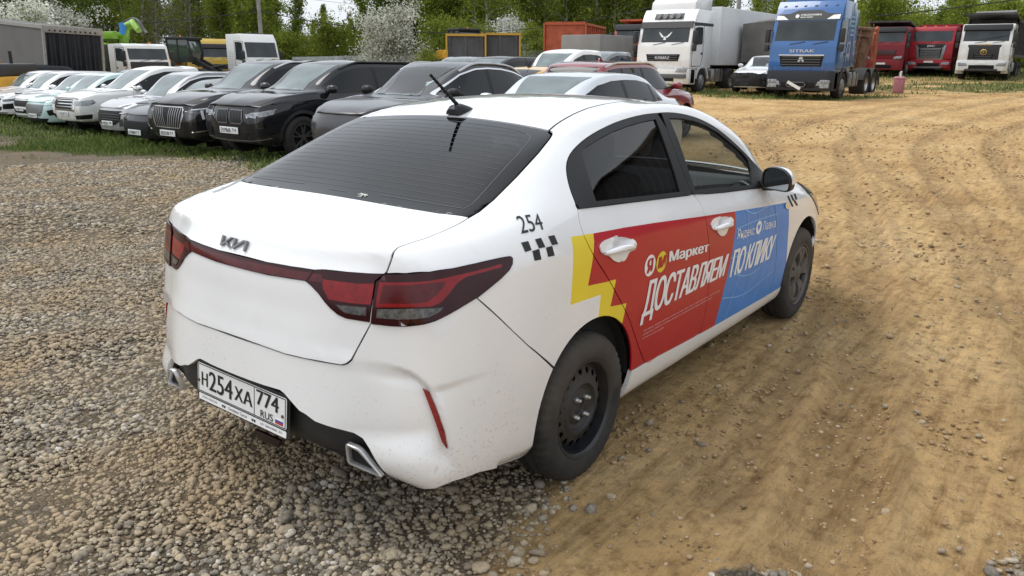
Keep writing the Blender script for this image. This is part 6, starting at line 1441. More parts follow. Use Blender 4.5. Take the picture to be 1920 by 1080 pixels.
def car_wheel(root, x, y, r, w, sg, alloy, spokes=5):
    t = MB(); t.lathe([(r*.66, -w*.30), (r*.68, -w*.42), (r*.80, -w*.5), (r*.94, -w*.46), (r, -w*.30), (r, w*.30), (r*.94, w*.46), (r*.68, w*.42)], 32)
    e = t.build('wheel', M_RUB, root, auto=R(50)); e.location = (x, y, r); e.rotation_euler = (0, 0, 0 if sg < 0 else math.pi)
    m = MB(); m.lathe([(r*.68, -w*.30), (r*.67, -w*.43), (r*.63, -w*.44), (r*.60, -w*.30)], 32)
    m.lathe([(r*.64, -w*.12), (0, -w*.12)], 24, mi=1)
    for k in range(spokes):
        a = 2*math.pi*k/spokes+.3
        for da in (-.16, .16):
            vs = []
            for q, (rr, ww) in enumerate(((.10, .05), (.62, .045))):
                aa = a+da*(.3+q); c, s = math.cos(aa), math.sin(aa)
                for e_, h in ((-ww, -w*.28), (-ww*.6, -w*.40), (ww*.6, -w*.40), (ww, -w*.28)): vs.append((r*(rr*c-e_*s), h, r*(rr*s+e_*c)))
            m.add(vs, [(0, 1, 5, 4), (1, 2, 6, 5), (2, 3, 7, 6)])
    m.lathe([(0, -w*.42), (r*.13, -w*.40), (r*.15, -w*.3)], 12)
    m.build('rim', [alloy, M_DARK], e)
def make_car(k):
    rows, rear, front = car_rows(k); lv = k.get('lv', 3)
    V, T, Q = shell(rows, rear, front, lv, [('row', 4, .65), ('row', 5, .4), ('row', 2, .3), ('lip', 5, .5), ('front', 4, .55), ('front', 3, .25), ('front', 2, .35)]); S = Surf(V, T)
    wb, r = k['wb'], k.get('r', .345); AR = r+.045; col = k['col']
    P = mat('paint_'+k['paint'], col, k.get('rough', .28), metal=k.get('metal', 0.), coat=k.get('coat', .8), var=.04, vscale=2, dirt=(.26, .215, .16) if k.get('dirt', 0) else None, dirt_h=k.get('dirt', 0))
    yaw = k.get('yaw', 180); x0, y0 = k['at']; a = R(yaw)
    root = thing(k.get('name', 'parked_car'), k['label'], k.get('cat', 'car'), (x0, y0, hz(x0, y0)+k.get('dz', 0)), a, k.get('group'))
    # body with open wheel arches
    cen = np.array([V[list(q)].mean(0) for q in Q]); zt = 2*r+.22; keep = np.ones(len(Q), bool)
    for xa in (0, wb): keep &= ~((abs(cen[:, 0]-xa) < AR+.13) & (cen[:, 2] < zt) & (abs(cen[:, 1]) > .35*k['wid']))
    LW = [np.array([np.interp(c, range(16), [rows[i][j][q] for j in range(16)]) for q in (0, 1)]) for i, c in ((8, 8.9), (8, 9.6), (8, 10.3), (8, 10.8))]
    if k.get('seethrough'):
        pw = [(LW[0][0], 0)]+[(p[0], p[1]-.02) for p in LW]+[(LW[3][0]+.04, 0)]; pw = [p for p in pw if p[1] > 0]; pw = pw+[(x, -y) for x, y in pw[::-1]]
        keep &= ~(inside(cen[:, :2], pw) & (cen[:, 2] > k.get('belt', .98)-.02))
    body = MB(); body.add(V.tolist(), [q for q, kk in zip(Q, keep) if kk], 0, True)
    for s in (1, -1):
        for xa in (0, wb):
            rect = [(xa-AR-.24, .12), (xa+AR+.24, .12), (xa+AR+.24, zt+.14), (xa-AR-.24, zt+.14)]
            lo = max(.17, k.get('lift', 0)+.2)
            hole = [(xa-AR, -.1)]+[(xa-AR, r)]+arc(xa, r, AR, 180, 0, 18)[1:-1]+[(xa+AR, r), (xa+AR, -.1)]
            me = region(S, SIDE, rect, exc=[hole], step=.07, off=-.0015, flange=.03, mirror=s < 0)
            body.add([v.co[:] for v in me.vertices], [tuple(p.vertices) for p in me.polygons], 0, True); bpy.data.meshes.remove(me)
            pts = arc(xa, r, AR, -5, 185, 16); n = len(pts); W2 = k['wid']/2
            body.add([(x, s*(W2-.06)*-1, z) for x, z in pts]+[(x, s*.40*-1, z) for x, z in pts], [(i, i+1, n+i+1, n+i) for i in range(n-1)], 1, True)
            body.add([(xa-AR, -s*.42, .1), (xa+AR, -s*.42, .1), (xa+AR, -s*.42, r+AR), (xa-AR, -s*.42, r+AR)], [(0, 1, 2, 3)], 1)
    body.box(-.5, wb+.5, -k['wid']/2+.2, k['wid']/2-.2, .2+k.get('lift', 0)*.6, .34+k.get('lift', 0)*.6, 1)
    bo = body.build('body', [P, M_DARK], root, auto=R(40))
    X = lambda c: np.interp(c, range(16), [rows[5][j][0] for j in range(16)])
    r5, r7 = rowcurve(rows, 5), rowcurve(rows, 7)
    i5 = lambda x: np.interp(x, [p[0] for p in r5], [p[1] for p in r5]); i7 = lambda x: np.interp(x, [p[0] for p in r7], [p[1] for p in r7])
    kind = k.get('kind', 'sedan'); xa_, xc = {'suv': (.12-.62*k['roh']/.985, 2.12*wb/2.6), 'pickup': (.36*wb/2.6, 2.12*wb/2.6)}.get(kind, (-.06 if kind == 'sedan' else -.22, 2.12*wb/2.6))
    xs = np.linspace(xa_, xc, 26); bt = [(x, i5(x)+.012) for x in xs]; tp = [(x, max(i5(x)+.02, i7(x)-.045)) for x in xs]
    if kind in ('sedan', 'coupe'): tp[0] = bt[0]
    else: tp[0] = (tp[0][0]+.03, tp[0][1])
    dlo = bt+tp[::-1]; xb = xa_+(xc-xa_)*k.get('bp', .50); xq = xa_+(xc-xa_)*k.get('cp', .16)
    full = k.get('full', True); sides = (1, -1)
    for s in sides:
        sp = [p for p in dlo]
        if k.get('chrome_dlo'):
            mb = strip(S, SIDE, inset(dlo, -.012), .022, .004, closed=True, step=.08, sgn=s); mb.build('window_trim', M_CHROME, root)
        def clip(lo, hi): return [(x, i5(x)+.02) for x in np.linspace(lo, hi, 8)]+[(x, max(i5(x)+.03, i7(x)-.055)) for x in np.linspace(hi, lo, 8)]
        for lo, hi in ((xb+.04, xc-.12), (xq+.04, xb-.04)) + (((xa_+.05, xq-.04),) if kind != 'pickup' else ()):
            if hi-lo < .06: continue
            link('side_window', region(S, SIDE, clip(lo, hi), step=.09, off=.004, flange=.004, mirror=s < 0), M_WIN, root)
        link('window_frame', region(S, SIDE, dlo, step=.09, off=.0025, flange=.003, mirror=s < 0), M_BLACKTRIM, root)
        for xx in (xb, xq): strip(S, SIDE, [(xx, i5(xx)+.01), (xx+.01, i7(xx)-.05)], .075, .0045, sgn=s).build('door_pillar', M_BLACKTRIM, root)
        if full:
            zm = lambda f: k.get('lift', 0)+.2+f*(k.get('belt', .98)-k.get('lift', 0)-.2)
            mb = MB(); xf = xc+.02
            for ln in ([(xb, i5(xb)), (xb+.02, zm(.5)), (xb, zm(.1))], [(xf, i5(xf)), (xf+.06, zm(.55)), (xf, zm(.12))], [(xq+.0, i5(xq)), (xq+.02, zm(.62)), (AR+.08, zm(.30)), (AR+.12, zm(.1))], [(AR+.12, zm(.1)), (wb-AR-.1, zm(.1))]): strip(S, SIDE, ln, .007, .002, step=.06, mb=mb, sgn=s)
            mb.build('door_seam', M_SEAM, root)
            for xx in (xb+.10, xq+.30):
                h = MB(); o_, d_ = SIDE.ray((xx, zm(.84))); p, n_ = S.cast(o_, d_); h.box(p[0]-.09, p[0]+.09, p[1]*s-.015, p[1]*s+.015, p[2]-.014, p[2]+.014, b=.008); h.build('door_handle', P if not k.get('chrome_dlo') else M_CHROME, root)
            if k.get('clad'):
                bt_ = region(S, SIDE, [(AR+.06, .16), (wb-AR-.06, .16), (wb-AR-.06, zm(.17)), (AR+.06, zm(.17))], step=.1, off=.006, flange=.01, mirror=s < 0); link('sill_cladding', bt_, M_BLACKPLASTIC, root)
                for xa in (0, wb):
                    o1 = arc(xa, r, AR+.055, 188, -8, 18); i1 = arc(xa, r, AR+.001, -8, 188, 18); link('arch_cladding', region(S, SIDE, o1+i1, step=.06, off=.008, flange=.02, mirror=s < 0), M_BLACKPLASTIC, root)
        # mirror
        mm = MB(); bmx = bmesh.new(); bmesh.ops.create_uvsphere(bmx, u_segments=12, v_segments=8, radius=1); mxx = xc-.14
        for v in bmx.verts: v.co = (mxx+.02+v.co.x*.075, s*(k['wid']/2*.93+.085+v.co.y*.125), i5(mxx)+.085+v.co.z*(.085 if abs(v.co.z) < .8 else .075))
        mm.bm(bmx, 0, True); mm.box(mxx-.02, mxx+.04, min(s*(k['wid']/2*.86), s*(k['wid']/2*.95)), max(s*(k['wid']/2*.86), s*(k['wid']/2*.95)), i5(mxx)+.02, i5(mxx)+.07, 1); mm.build('door_mirror', [k.get('mirror') or P, M_BLACKTRIM], root)
        if k.get('rails'):
            pts = [(rows[7][j][0], -s*(rows[7][j][1]-.01), rows[7][j][2]+.045-(.035 if j in (ra, rb) else 0)) for (ra, rb) in [(4, 9)] for j in range(4, 10)]
            MB().tube(spline(pts, 5), .022, 6).build('roof_rail', M_SILVER if k['rails'] == 1 else M_BLACKTRIM, root)
        # lamps
        CF = Cyl(wb-.2, 0, 1., 1); hh = k.get('hoodz', rows[5][15][2]); zL = rows[5][15][2]-.035
        hl = k.get('lamp', [(.60, -.03), (.88, .02), (1.02, .05), (.98, -.06), (.85, -.11), (.62, -.10)])
        if full or k.get('front'): link('headlamp', region(S, CF, [(u, zL+v-.045) for u, v in hl], step=.035, off=.006, flange=.006, mirror=s < 0, strict=True), k.get('lampm', M_LAMP), root)
        if k.get('tail'):
            CBk = Cyl(.35, 0, 1.); zT = rows[4][0][2]; link('tail_lamp', region(S, CBk, [(.50, zT-.09), (.95, zT-.07), (1.05, zT+.03), (.50, zT+.02)], step=.05, off=.006, mirror=s < 0), M_TAIL, root)
        for xa in (0, wb): car_wheel(root, xa, s*(k['wid']/2-.115), r, .22, s, k.get('alloy', M_ALLOY), k.get('spokes', 5))
    # front glass
    top = lambda i, c: tuple(np.array([np.interp(c, range(16), [rows[i][j][q] for j in range(16)]) for q in (0, 1)]))
    L = [top(8, 8.75), top(8, 9.6), top(8, 10.3), (top(8, 11)[0]-.05, top(7, 11)[1]-.02)]; mid = [(top(9, 11)[0]-.04, top(9, 11)[1]), ]
    wsh = [(L[0][0]+.05, L[0][1]*.5)]+[(x, y-.02) for x, y in L]+[(top(9, 11)[0]-.03, top(9, 11)[1])]
    wsp = wsh+[(x, -y) for x, y in wsh[::-1]]
    wso = link('windscreen', region(S, TOP, wsp, step=.08, off=.005, flange=.006), k.get('ws', M_WS), root)
    if k.get('seethrough'):
        db = MB(); db.prism([(LW[3][0]-.55, k['belt']-.25), (LW[3][0]+.25, k['belt']-.25), (LW[3][0]+.2, k['belt']-.06), (LW[3][0]-.45, k['belt']-.02)], -.7, .7, 'y', b=.02); db.build('dashboard', mat('dash_grey', (.05, .05, .052), .6), root)
        for yy in (-.36, .36): st = MB(); st.prism([(LW[3][0]-1.35, k['belt']-.4), (LW[3][0]-1.15, k['belt']-.4), (LW[3][0]-1.25, k['belt']+.22), (LW[3][0]-1.38, k['belt']+.22)], yy-.24, yy+.24, 'y', b=.05); st.box(LW[3][0]-1.40, LW[3][0]-1.29, yy-.12, yy+.12, k['belt']+.24, k['belt']+.42, b=.04); st.build('front_seat', mat('seat_cloth', (.03, .03, .033), .9), root)
    if kind in ('sedan', 'coupe') and k.get('backlight'):
        B = [top(8, 5.0), top(8, 4), top(8, 3), top(8, 2.3)]; h = [(B[0][0], 0)]+B+[(B[3][0]-.02, 0)]; h = [p for p in h if p[1] > 0]; link('rear_window', region(S, TOP, h+[(x, -y) for x, y in h[::-1]], step=.08, off=.005), M_WIN, root)
    if kind == 'suv' and k.get('backlight'):
        zt_ = top(10, 4)
        q = [(.62*sy_, z) for sy_, z in ((.95, .12), (.8, .42))]; zb0 = k.get('belt', .98); h = [(.60, zb0+.10), (.54, k['hgt']-.12)]; link('rear_window', region(S, REAR, h+[(-x, z) for x, z in h[::-1]], step=.08, off=.006), M_WIN, root)
    if full or k.get('front'):
        mb = MB(); zf = rows[5][15][2]
        for s in (1, -1): strip(S, TOP, [(p[0], p[1]+.02) for p in [rows[5][j] for j in range(11, 16)]], .008, .002, step=.08, sgn=s).build('bonnet_seam', M_SEAM, root)
        CF = Cyl(wb-.2, 0, 1., 1); zL = rows[5][15][2]-.035
        for nm, pl, m in k.get('face', []):
            pl = [(u, zL+v) for u, v in pl]
            if min(u for u, v in pl) >= -.001 and max(u for u, v in pl) > 0 and nm not in ('badge', 'number_plate') and not nm.startswith('centre'):
                for s in (1, -1): link(nm, region(S, CF, pl, step=.035, off=.007, flange=.008, mirror=s < 0, strict=True), m, root)
            else: link(nm.replace('centre_', ''), region(S, CF, pl, step=.035, off=.007, flange=.008, strict=True), m, root)
        for nm, ln, w_, m in k.get('lines', []):
            for s in (1, -1): strip(S, CF, [(u, zL+v) for u, v in ln], w_, .011, step=.05, sgn=s).build(nm, m, root)
        if k.get('bars'):
            n, u0, u1, v0, v1, m, slant = k['bars']; mb = MB()
            for q in range(n):
                f = q/(n-1)
                if slant == 'h': ln = [(u0, zL+v0+(v1-v0)*f), (u1, zL+v0+(v1-v0)*f)]; strip(S, CF, ln, .022, .014, mb=mb, step=.05); continue
                u = u0+(u1-u0)*f; ln = [(u, zL+v0), (u*(1.0 if slant == 'v' else 1.0)+(0 if slant == 'v' else .09*(1 if u > 0 else -1)), zL+v1)]; strip(S, CF, ln, .009, .014, mb=mb, step=.06)
            mb.build('grille_bars', m, root)
        if k.get('plate'):
            txt, v = k['plate']; pz = zL+v; p, n_ = S.cast(*CF.ray((0, pz))); mb = MB(); mb.box(p[0]+.008, p[0]+.022, -.26, .26, pz-.056, pz+.056, b=.004); pl = mb.build('number_plate', M_PLATE, root)
            ink = MB(); put_text(ink, txt[0], (p[0]+.0235, -.225, pz-.038), (0, 1, 0), (0, 0, 1), .29, .076, .004); put_text(ink, txt[1], (p[0]+.0235, .09, pz-.022), (0, 1, 0), (0, 0, 1), .13, .058, .004); ink.build('lettering', M_INK, pl)
    if k.get('aerial'):
        c = top(10, 6); z = rows[10][6][2]; mb = MB(); mb.prism([(c[0]-.09, z-.01), (c[0]-.02, z-.01), (c[0]+.09, z-.01), (c[0]-.06, z+.055)] if k['aerial'] == 'fin' else [(c[0]-.06, z-.01), (c[0]+.06, z-.01), (c[0]+.02, z+.03), (c[0]-.05, z+.03)], -.022, .022, 'y', b=.006)
        if k['aerial'] == 'rod': mb.tube([(c[0], 0, z+.02), (c[0]-.20, 0, z+.20)], .006, 6)
        mb.build('roof_aerial', P if k['aerial'] == 'fin' else M_BLACKTRIM, root)
    if k.get('dent'): k['dent'](root, S, rows, k)
    return root
def build_cars():
    M_TRIMG = mat('mesh_trim', (.09, .09, .095), .4)
    badge_ = mat('lamp_strip_white', (.62, .64, .66), .3)
    BLK = dict(col=(.012, .012, .014), paint='black', rough=.07, coat=0)
    WHT = dict(col=(.78, .79, .79), paint='white')
    ROW = 'cars parked nose out along the grass strip'
    wingp = [(.52, -.30), (.74, -.24), (.78, -.32), (.72, -.40), (.54, -.42)]
    g_c = lambda w, t, b, wb_=None: [(-w, t), (w, t), (wb_ or w*.85, b), (-(wb_ or w*.85), b)]
    make_car(dict(BLK, kind='suv', wid=1.89, hgt=1.66, wb=2.86, roh=.92, foh=.84, belt=1.08, lift=.05, hood=.05, r=.365, boxy=True, at=(9.39, 9.9), label='black crossover with twin kidney grilles, whole front wheel showing above the grass', group=ROW,
        lamp=[(.40, -.075), (.72, -.01), (.90, .025), (.84, -.065), (.60, -.125), (.43, -.13)], face=[('grille', [(.035, -.045), (.33, -.055), (.345, -.24), (.30, -.275), (.05, -.275)], M_GRILLE), ('air_intake', [(.56, -.36), (.82, -.26), (.86, -.42), (.58, -.50)], M_GRILLE), ('centre_air_intake', g_c(.46, -.42, -.53), M_GRILLE)], bars=(17, -.32, .32, -.26, -.06, mat('bar_black', (.04, .04, .042), .3, coat=.5), 'v'), plate=(('Е979МА', '774'), -.395), rails=2, lines=[('kidney_frame', [(.035, -.045), (.33, -.055), (.345, -.24), (.30, -.275), (.05, -.275), (.035, -.045)], .018, mat('gunmetal', (.16, .165, .17), .25, metal=.6)), ('daylight_lamp', [(.50, -.10), (.66, -.085), (.80, -.05)], .022, M_LAMP), ('bumper_edge', [(.0, -.56), (.5, -.55), (.80, -.50)], .02, mat('gunmetal', (.16, .165, .17), .25, metal=.6))], clad=True, spokes=5, alloy=mat('two_tone_alloy', (.16, .16, .165), .3, metal=.7), lampm=M_LAMP, bp=.52, cp=.17))
    make_car(dict(BLK, kind='suv', paint='black_suv', wid=1.94, hgt=1.77, wb=2.90, roh=1.05, foh=.95, belt=1.12, lift=.05, hood=.07, r=.375, boxy=True, at=(9.84, 12.4), label='black crossover with silver slanted grille bars and bright roof rails', group=ROW,
        lamp=[(.50, -.045), (.86, .01), (.92, -.02), (.80, -.20), (.70, -.22), (.66, -.08), (.50, -.075)], face=[('centre_grille', [(-.42, -.03), (.42, -.03), (.44, -.18), (.34, -.42), (-.34, -.42), (-.44, -.18)], M_GRILLE), ('lamp_housing', [(.46, -.08), (.84, -.06), (.84, -.28), (.50, -.30)], mat('lamp_housing_black', (.02, .02, .022), .12, coat=1)), ('centre_air_intake', g_c(.48, -.57, -.66), M_GRILLE), ('fog_blade', [(.56, -.475), (.84, -.44), (.84, -.46), (.56, -.50)], M_SILVER)], lines=[('grille_frame', [(.0, -.03), (.42, -.03), (.44, -.18), (.34, -.42), (.0, -.42)], .016, M_SILVER), ('daylight_lamp', [(.60, -.07), (.84, -.04)], .02, badge_), ('daylight_lamp', [(.74, -.08), (.76, -.24)], .035, badge_), ('bumper_edge', [(.0, -.70), (.55, -.69), (.82, -.63)], .02, M_SILVER)], bars=(13, -.36, .34, -.41, -.05, M_SILVER, 's'), plate=(('В025НМ', '97'), -.53), rails=1, chrome_dlo=False, spokes=5, bp=.54, cp=.2))
    make_car(dict(kind='sedan', col=(.020, .021, .024), paint='graphite', rough=.1, coat=0, wid=1.84, hgt=1.46, wb=2.75, roh=1.05, foh=.92, belt=.96, r=.34, at=(10.38, 15.0), label='low dark grey sedan between the black crossover and the mid grey crossover', group=ROW,
        lamp=[(.52, -.02), (.90, .03), (.92, -.01), (.54, -.06)], face=[('centre_grille', g_c(.52, -.12, -.40, .40), M_GRILLE), ('air_intake', wingp, M_GRILLE), ('bumper_blade', [(.50, -.15), (.82, -.08), (.84, -.10), (.52, -.19)], mat('blade_grey', (.10, .10, .11), .25, coat=.8))], plate=(('А194МН', '77'), -.36), lampm=M_LAMPD, lines=[('daylight_lamp', [(.54, -.085), (.90, -.03)], .02, badge_), ('bumper_edge', [(.44, -.14), (.60, -.40), (.80, -.48)], .02, mat('gunmetal', (.16, .165, .17), .25, metal=.6)), ('lower_edge', [(0, -.56), (.5, -.56), (.8, -.5)], .025, mat('gunmetal', (.16, .165, .17), .25, metal=.6))]))
    make_car(dict(kind='suv', col=(.36, .365, .375), paint='mid_grey', metal=.2, rough=.3, wid=1.86, hgt=1.68, wb=2.71, roh=.9, foh=.92, belt=1.03, lift=.03, hood=.03, r=.36, at=(11.25, 18.0), label='mid grey crossover with slim split headlamps and silver roof rails', group=ROW,
        lamp=[(.42, -.05), (.72, -.02), (.96, .05), (.98, .01), (.80, -.07), (.44, -.10)], face=[('centre_grille', [(-.50, -.06), (.50, -.06), (.46, -.30), (.30, -.40), (-.30, -.40), (-.46, -.30)], M_GRILLE), ('air_intake', [(.44, -.26), (.80, -.20), (.68, -.38), (.42, -.44)], mat('intake_grey', (.05, .05, .052), .5)), ('centre_skid_plate', g_c(.55, -.52, -.58), M_SILVER)], lines=[('daylight_lamp', [(.46, -.115), (.72, -.085), (.95, -.01)], .022, badge_), ('grille_mesh', [(.0, -.14), (.46, -.15)], .012, M_TRIMG), ('grille_mesh', [(.0, -.20), (.46, -.21)], .012, M_TRIMG), ('grille_mesh', [(.0, -.26), (.44, -.27)], .012, M_TRIMG)], plate=(('Н482РЕ', '799'), -.37), rails=1, clad=True, chrome_dlo=True, mirror=M_SILVER))
    make_car(dict(kind='pickup', col=(.72, .72, .70), paint='dusty_white', name='pickup_truck', cat='pickup', wid=1.93, hgt=1.80, wb=3.2, roh=1.15, foh=.95, belt=1.12, lift=.12, hood=.06, r=.38, boxy=True, dirt=.85, at=(11.9, 20.6), label='dusty white double cab pickup with a tall chrome edged grille', group=ROW,
        lamp=[(.48, -.03), (.86, .02), (.92, -.05), (.80, -.13), (.50, -.13)], face=[('centre_grille', g_c(.43, -.02, -.32, .40), M_GRILLE), ('grille_surround', [(.40, -.02), (.47, -.02), (.45, -.34), (.38, -.34)], M_CHROME), ('air_intake', [(.46, -.44), (.82, -.40), (.80, -.52), (.46, -.54)], M_GRILLE)], bars=(4, -.42, .42, -.29, -.06, M_CHROME, 'h'), plate=(('Т531СМ', '50'), -.40), mirror=M_SILVER))
    make_car(dict(kind='suv', col=(.46, .62, .60), paint='mint', wid=1.85, hgt=1.58, wb=2.63, roh=.85, foh=.9, belt=1.0, r=.35, at=(11.4, 22.8), label='pale mint green crossover with a wide mesh grille', group=ROW,
        lamp=[(.50, -.03), (.90, .01), (.92, -.02), (.52, -.05)], face=[('centre_grille', [(-.50, -.06), (.50, -.06), (.46, -.24), (.36, -.38), (-.36, -.38), (-.46, -.24)], mat('mesh_grey', (.16, .17, .17), .35, metal=.5, var=.8, vscale=70)), ('air_intake', [(.58, -.22), (.82, -.16), (.86, -.32), (.62, -.36)], M_GRILLE), ('centre_air_intake', g_c(.60, -.44, -.54), M_GRILLE)], plate=(('К706АВ', '190'), -.38)))
    lh = [(.46, -.03), (.80, .0), (.94, .03), (.88, -.06), (.50, -.10)]
    for i, (y, lb, pt) in enumerate(((24.9, 'white crossover next to the mint green one, with black lower grille', ('С118ЕК', '777')), (27.2, 'white crossover farther along the row, with chrome bumper curves beside the picture edge', ('М350ОР', '797')))):
        make_car(dict(WHT, kind='suv', wid=1.82, hgt=1.55+.02*i, wb=2.62, roh=.85, foh=.9, belt=.99, r=.34, at=(11.9+.15*i, y), label=lb, group=ROW, lamp=lh, lampm=M_LAMPD,
            face=[('centre_grille', g_c(.42, -.04, -.22, .34), M_GRILLE), ('air_intake', [(.48, -.22), (.84, -.18), (.84, -.36), (.46, -.38)], M_GRILLE), ('centre_skid_plate', g_c(.6, -.47, -.52), M_SILVER), ('centre_air_intake', g_c(.44, -.30, -.42), M_GRILLE)], plate=(pt, -.30), lv=3))
    make_car(dict(WHT, kind='suv', wid=1.82, hgt=1.55, wb=2.62, roh=.85, foh=.9, belt=.99, r=.34, at=(12.4, 29.6), label='white crossover whose bonnet alone shows at the left picture edge', group=ROW, lamp=lh, full=False, front=True, lv=2))
    make_car(dict(BLK, paint='black_far', kind='coupe', chrome_dlo=True, wid=1.86, hgt=1.60, wb=2.7, roh=.9, foh=.9, belt=1.04, r=.35, at=(12.6, 33.0), label='black coupe crossover with bright window trim beyond the white crossovers', full=False, lv=2))
    make_car(dict(BLK, paint='black_far', kind='suv', wid=1.9, hgt=1.72, wb=2.8, roh=.95, foh=.9, belt=1.06, r=.36, at=(14.2, 35.6), label='dark estate with curved tail showing behind the black coupe crossover', full=False, lv=2))
    # nearer, behind the taxi
    def bag(root, S, rows, k):
        b = MB(); bm = bmesh.new(); bmesh.ops.create_icosphere(bm, subdivisions=3, radius=1); rg = random.Random(2)
        for v in bm.verts:
            n = v.co.copy(); f = 1+.12*math.sin(7*n.x+2)+.10*math.sin(9*n.y+n.z*5); v.co = (k['_bx']+n.x*.12*f, .40+n.y*.33*f, k['_bz']+n.z*.10*f)
        b.bm(bm, 0, True); b.build('spent_airbag', mat('airbag_cloth', (.62, .70, .70), .8, bump=.3, bscale=30), root)
    def broken_front(root, S, rows, k):
        CF = Cyl(k['wb']-.2, 0, 1., 1); zL = rows[5][15][2]-.035
        link('torn_bumper', region(S, CF, [(-1.1, zL-.14), (1.1, zL-.14), (1.05, zL-.50), (-1.05, zL-.50)], step=.04, off=.002, flange=.01, disp=lambda q: -.02-.06*fbm(np.array(q[0]*9), np.array(q[1]*9), 3).item()), mat('torn_black', (.012, .012, .012), .8, var=.6, vscale=30), root); bag(root, S, rows, k)
    make_car(dict(kind='coupe', col=(.050, .050, .054), paint='charcoal', metal=.3, rough=.25, coat=.3, chrome_dlo=True, wid=1.87, hgt=1.59, wb=2.70, roh=.95, foh=.92, belt=1.04, lift=.02, hood=.02, r=.36, at=(9.0, 6.8), label='charcoal coupe crossover with a spent airbag behind its windscreen and torn front bumper', group=ROW, rails=1, ws=glass('clear_windscreen', (.70, .76, .76), ior=1.65), seethrough=True,
        lamp=[(.62, -.02), (.92, .03), (1.02, .05), (.98, -.10), (.86, -.16), (.64, -.12)], dent=broken_front, _bx=1.74, _bz=1.20, bp=.50, cp=.10, mirror=M_BLACKTRIM))
    make_car(dict(kind='sedan', col=(.60, .63, .66), paint='silver', metal=.35, rough=.28, wid=1.84, hgt=1.46, wb=2.75, roh=1.0, foh=.9, belt=1.0, r=.34, at=(8.95, 4.2), label='silver grey sedan with dark side windows showing over the taxi roof', bp=.48, cp=.12, full=True, lampm=M_LAMPD))
    make_car(dict(kind='suv', col=(.20, .008, .018), paint='cherry_red', coat=1, wid=1.84, hgt=1.61, wb=2.65, roh=.92, foh=.9, belt=1.04, r=.35, yaw=0, at=(11.3, 6.15), label='cherry red crossover with silver roof rails facing away behind the silver sedan', rails=1, aerial='fin', backlight=True, tail=True, bp=.5, cp=.2))
    make_car(dict(kind='sedan', col=(.62, .36, .06), paint='taxi_yellow', wid=1.8, hgt=1.48, wb=2.65, roh=1.0, foh=.9, belt=.98, yaw=0, r=.33, at=(11.6, 8.2), label='yellow sedan roof with black rod aerial behind the charcoal coupe crossover', cat='car', aerial='rod', backlight=True, tail=True, full=False, lv=2))
    make_car(dict(WHT, kind='suv', wid=1.84, hgt=1.60, wb=2.7, roh=.95, foh=.9, belt=1.02, yaw=0, r=.35, at=(11.9, 10.6), label='white estate with black roof rails behind the charcoal coupe crossover', rails=2, backlight=True, tail=True, full=False, lv=2))
    make_car(dict(BLK, paint='black_far', kind='suv', wid=1.88, hgt=1.68, wb=2.75, roh=.9, foh=.9, belt=1.06, r=.36, at=(17.6, 12.3), label='dark crossover seen nose on left of the white pickup', full=False, front=True, lv=2))
    make_car(dict(col=(.10, .11, .125), paint='slate', kind='suv', wid=1.86, hgt=1.66, wb=2.75, roh=.9, foh=.9, belt=1.05, r=.36, at=(20.4, 16.0), label='slate crossover with silver roof rails far behind the white estate', rails=1, full=False, lv=2))
    make_car(dict(WHT, paint='pickup_white', kind='pickup', name='pickup_truck', cat='pickup', wid=1.84, hgt=1.86, wb=3.0, roh=1.1, foh=.85, belt=1.12, lift=.12, hood=.05, r=.36, at=(19.2, 11.0), label='clean white double cab pickup in front of the grey tent body', full=False, front=True, lv=2))
    make_car(dict(col=(.13, .14, .15), paint='steel_grey', kind='pickup', name='pickup_truck', cat='pickup', wid=1.84, hgt=1.78, wb=3.0, roh=1.1, foh=.9, belt=1.1, lift=.10, r=.36, at=(23.6, 12.4), label='dark grey double cab pickup just left of the white tractor', full=False, lv=2))
    make_car(dict(WHT, kind='sedan', wid=1.8, hgt=1.5, wb=2.65, roh=.95, foh=.85, belt=1.0, r=.33, at=(13.4, 14.6), label='white car roof just visible behind the black crossover roof', full=False, lv=2))
    make_car(dict(col=(.30, .012, .018), paint='far_red', kind='suv', wid=1.8, hgt=1.6, wb=2.6, roh=.9, foh=.9, belt=1.0, r=.33, at=(14.4, 20.6), label='red car roof showing behind the mid grey crossover', full=False, lv=2))
    make_car(dict(col=(.09, .09, .095), paint='far_grey', kind='suv', wid=1.8, hgt=1.6, wb=2.6, roh=.9, foh=.9, belt=1.0, r=.33, at=(15.6, 29.0), label='grey car roof showing behind the mint green crossover', full=False, lv=2))
    def smashed(root, S, rows, k):
        CF = Cyl(k['wb']-.2, 0, 1., 1); zL = rows[5][15][2]-.035; dk = mat('torn_black', (.012, .012, .012), .8, var=.6, vscale=30)
        link('crumpled_nose', region(S, CF, [(-.72, zL+.02), (.95, zL+.03), (1.0, zL-.42), (.6, zL-.46), (-.68, zL-.46)], step=.05, off=.01, flange=.02, disp=lambda q: -.01+.10*fbm(np.array(q[0]*7), np.array(q[1]*7), 3).item()), dk, root)
        b = MB(); b.box(k['wb']+.66, k['wb']+.74, -.62, .66, .42, .52, b=.02); b.build('crash_beam', mat('bare_metal', (.35, .36, .37), .5, metal=.6, var=.4, vscale=6), root)
        b = MB(); b.prism([(-.58, .30), (.40, .30), (.46, .40), (-.60, .40)], k['wb']+.55, k['wb']+.60, 'x'); b.build('radiator', mat('radiator_grey', (.12, .12, .125), .6, var=.5, vscale=40), root)
        MB().tube([(1.95, -.25, 1.05), (2.25, -.05, .99)], .012, 5).build('wiper', M_BLACKTRIM, root); MB().tube([(1.85, .2, 1.11), (2.2, .5, 1.0)], .012, 5).build('wiper', M_BLACKTRIM, root); bag(root, S, rows, k)
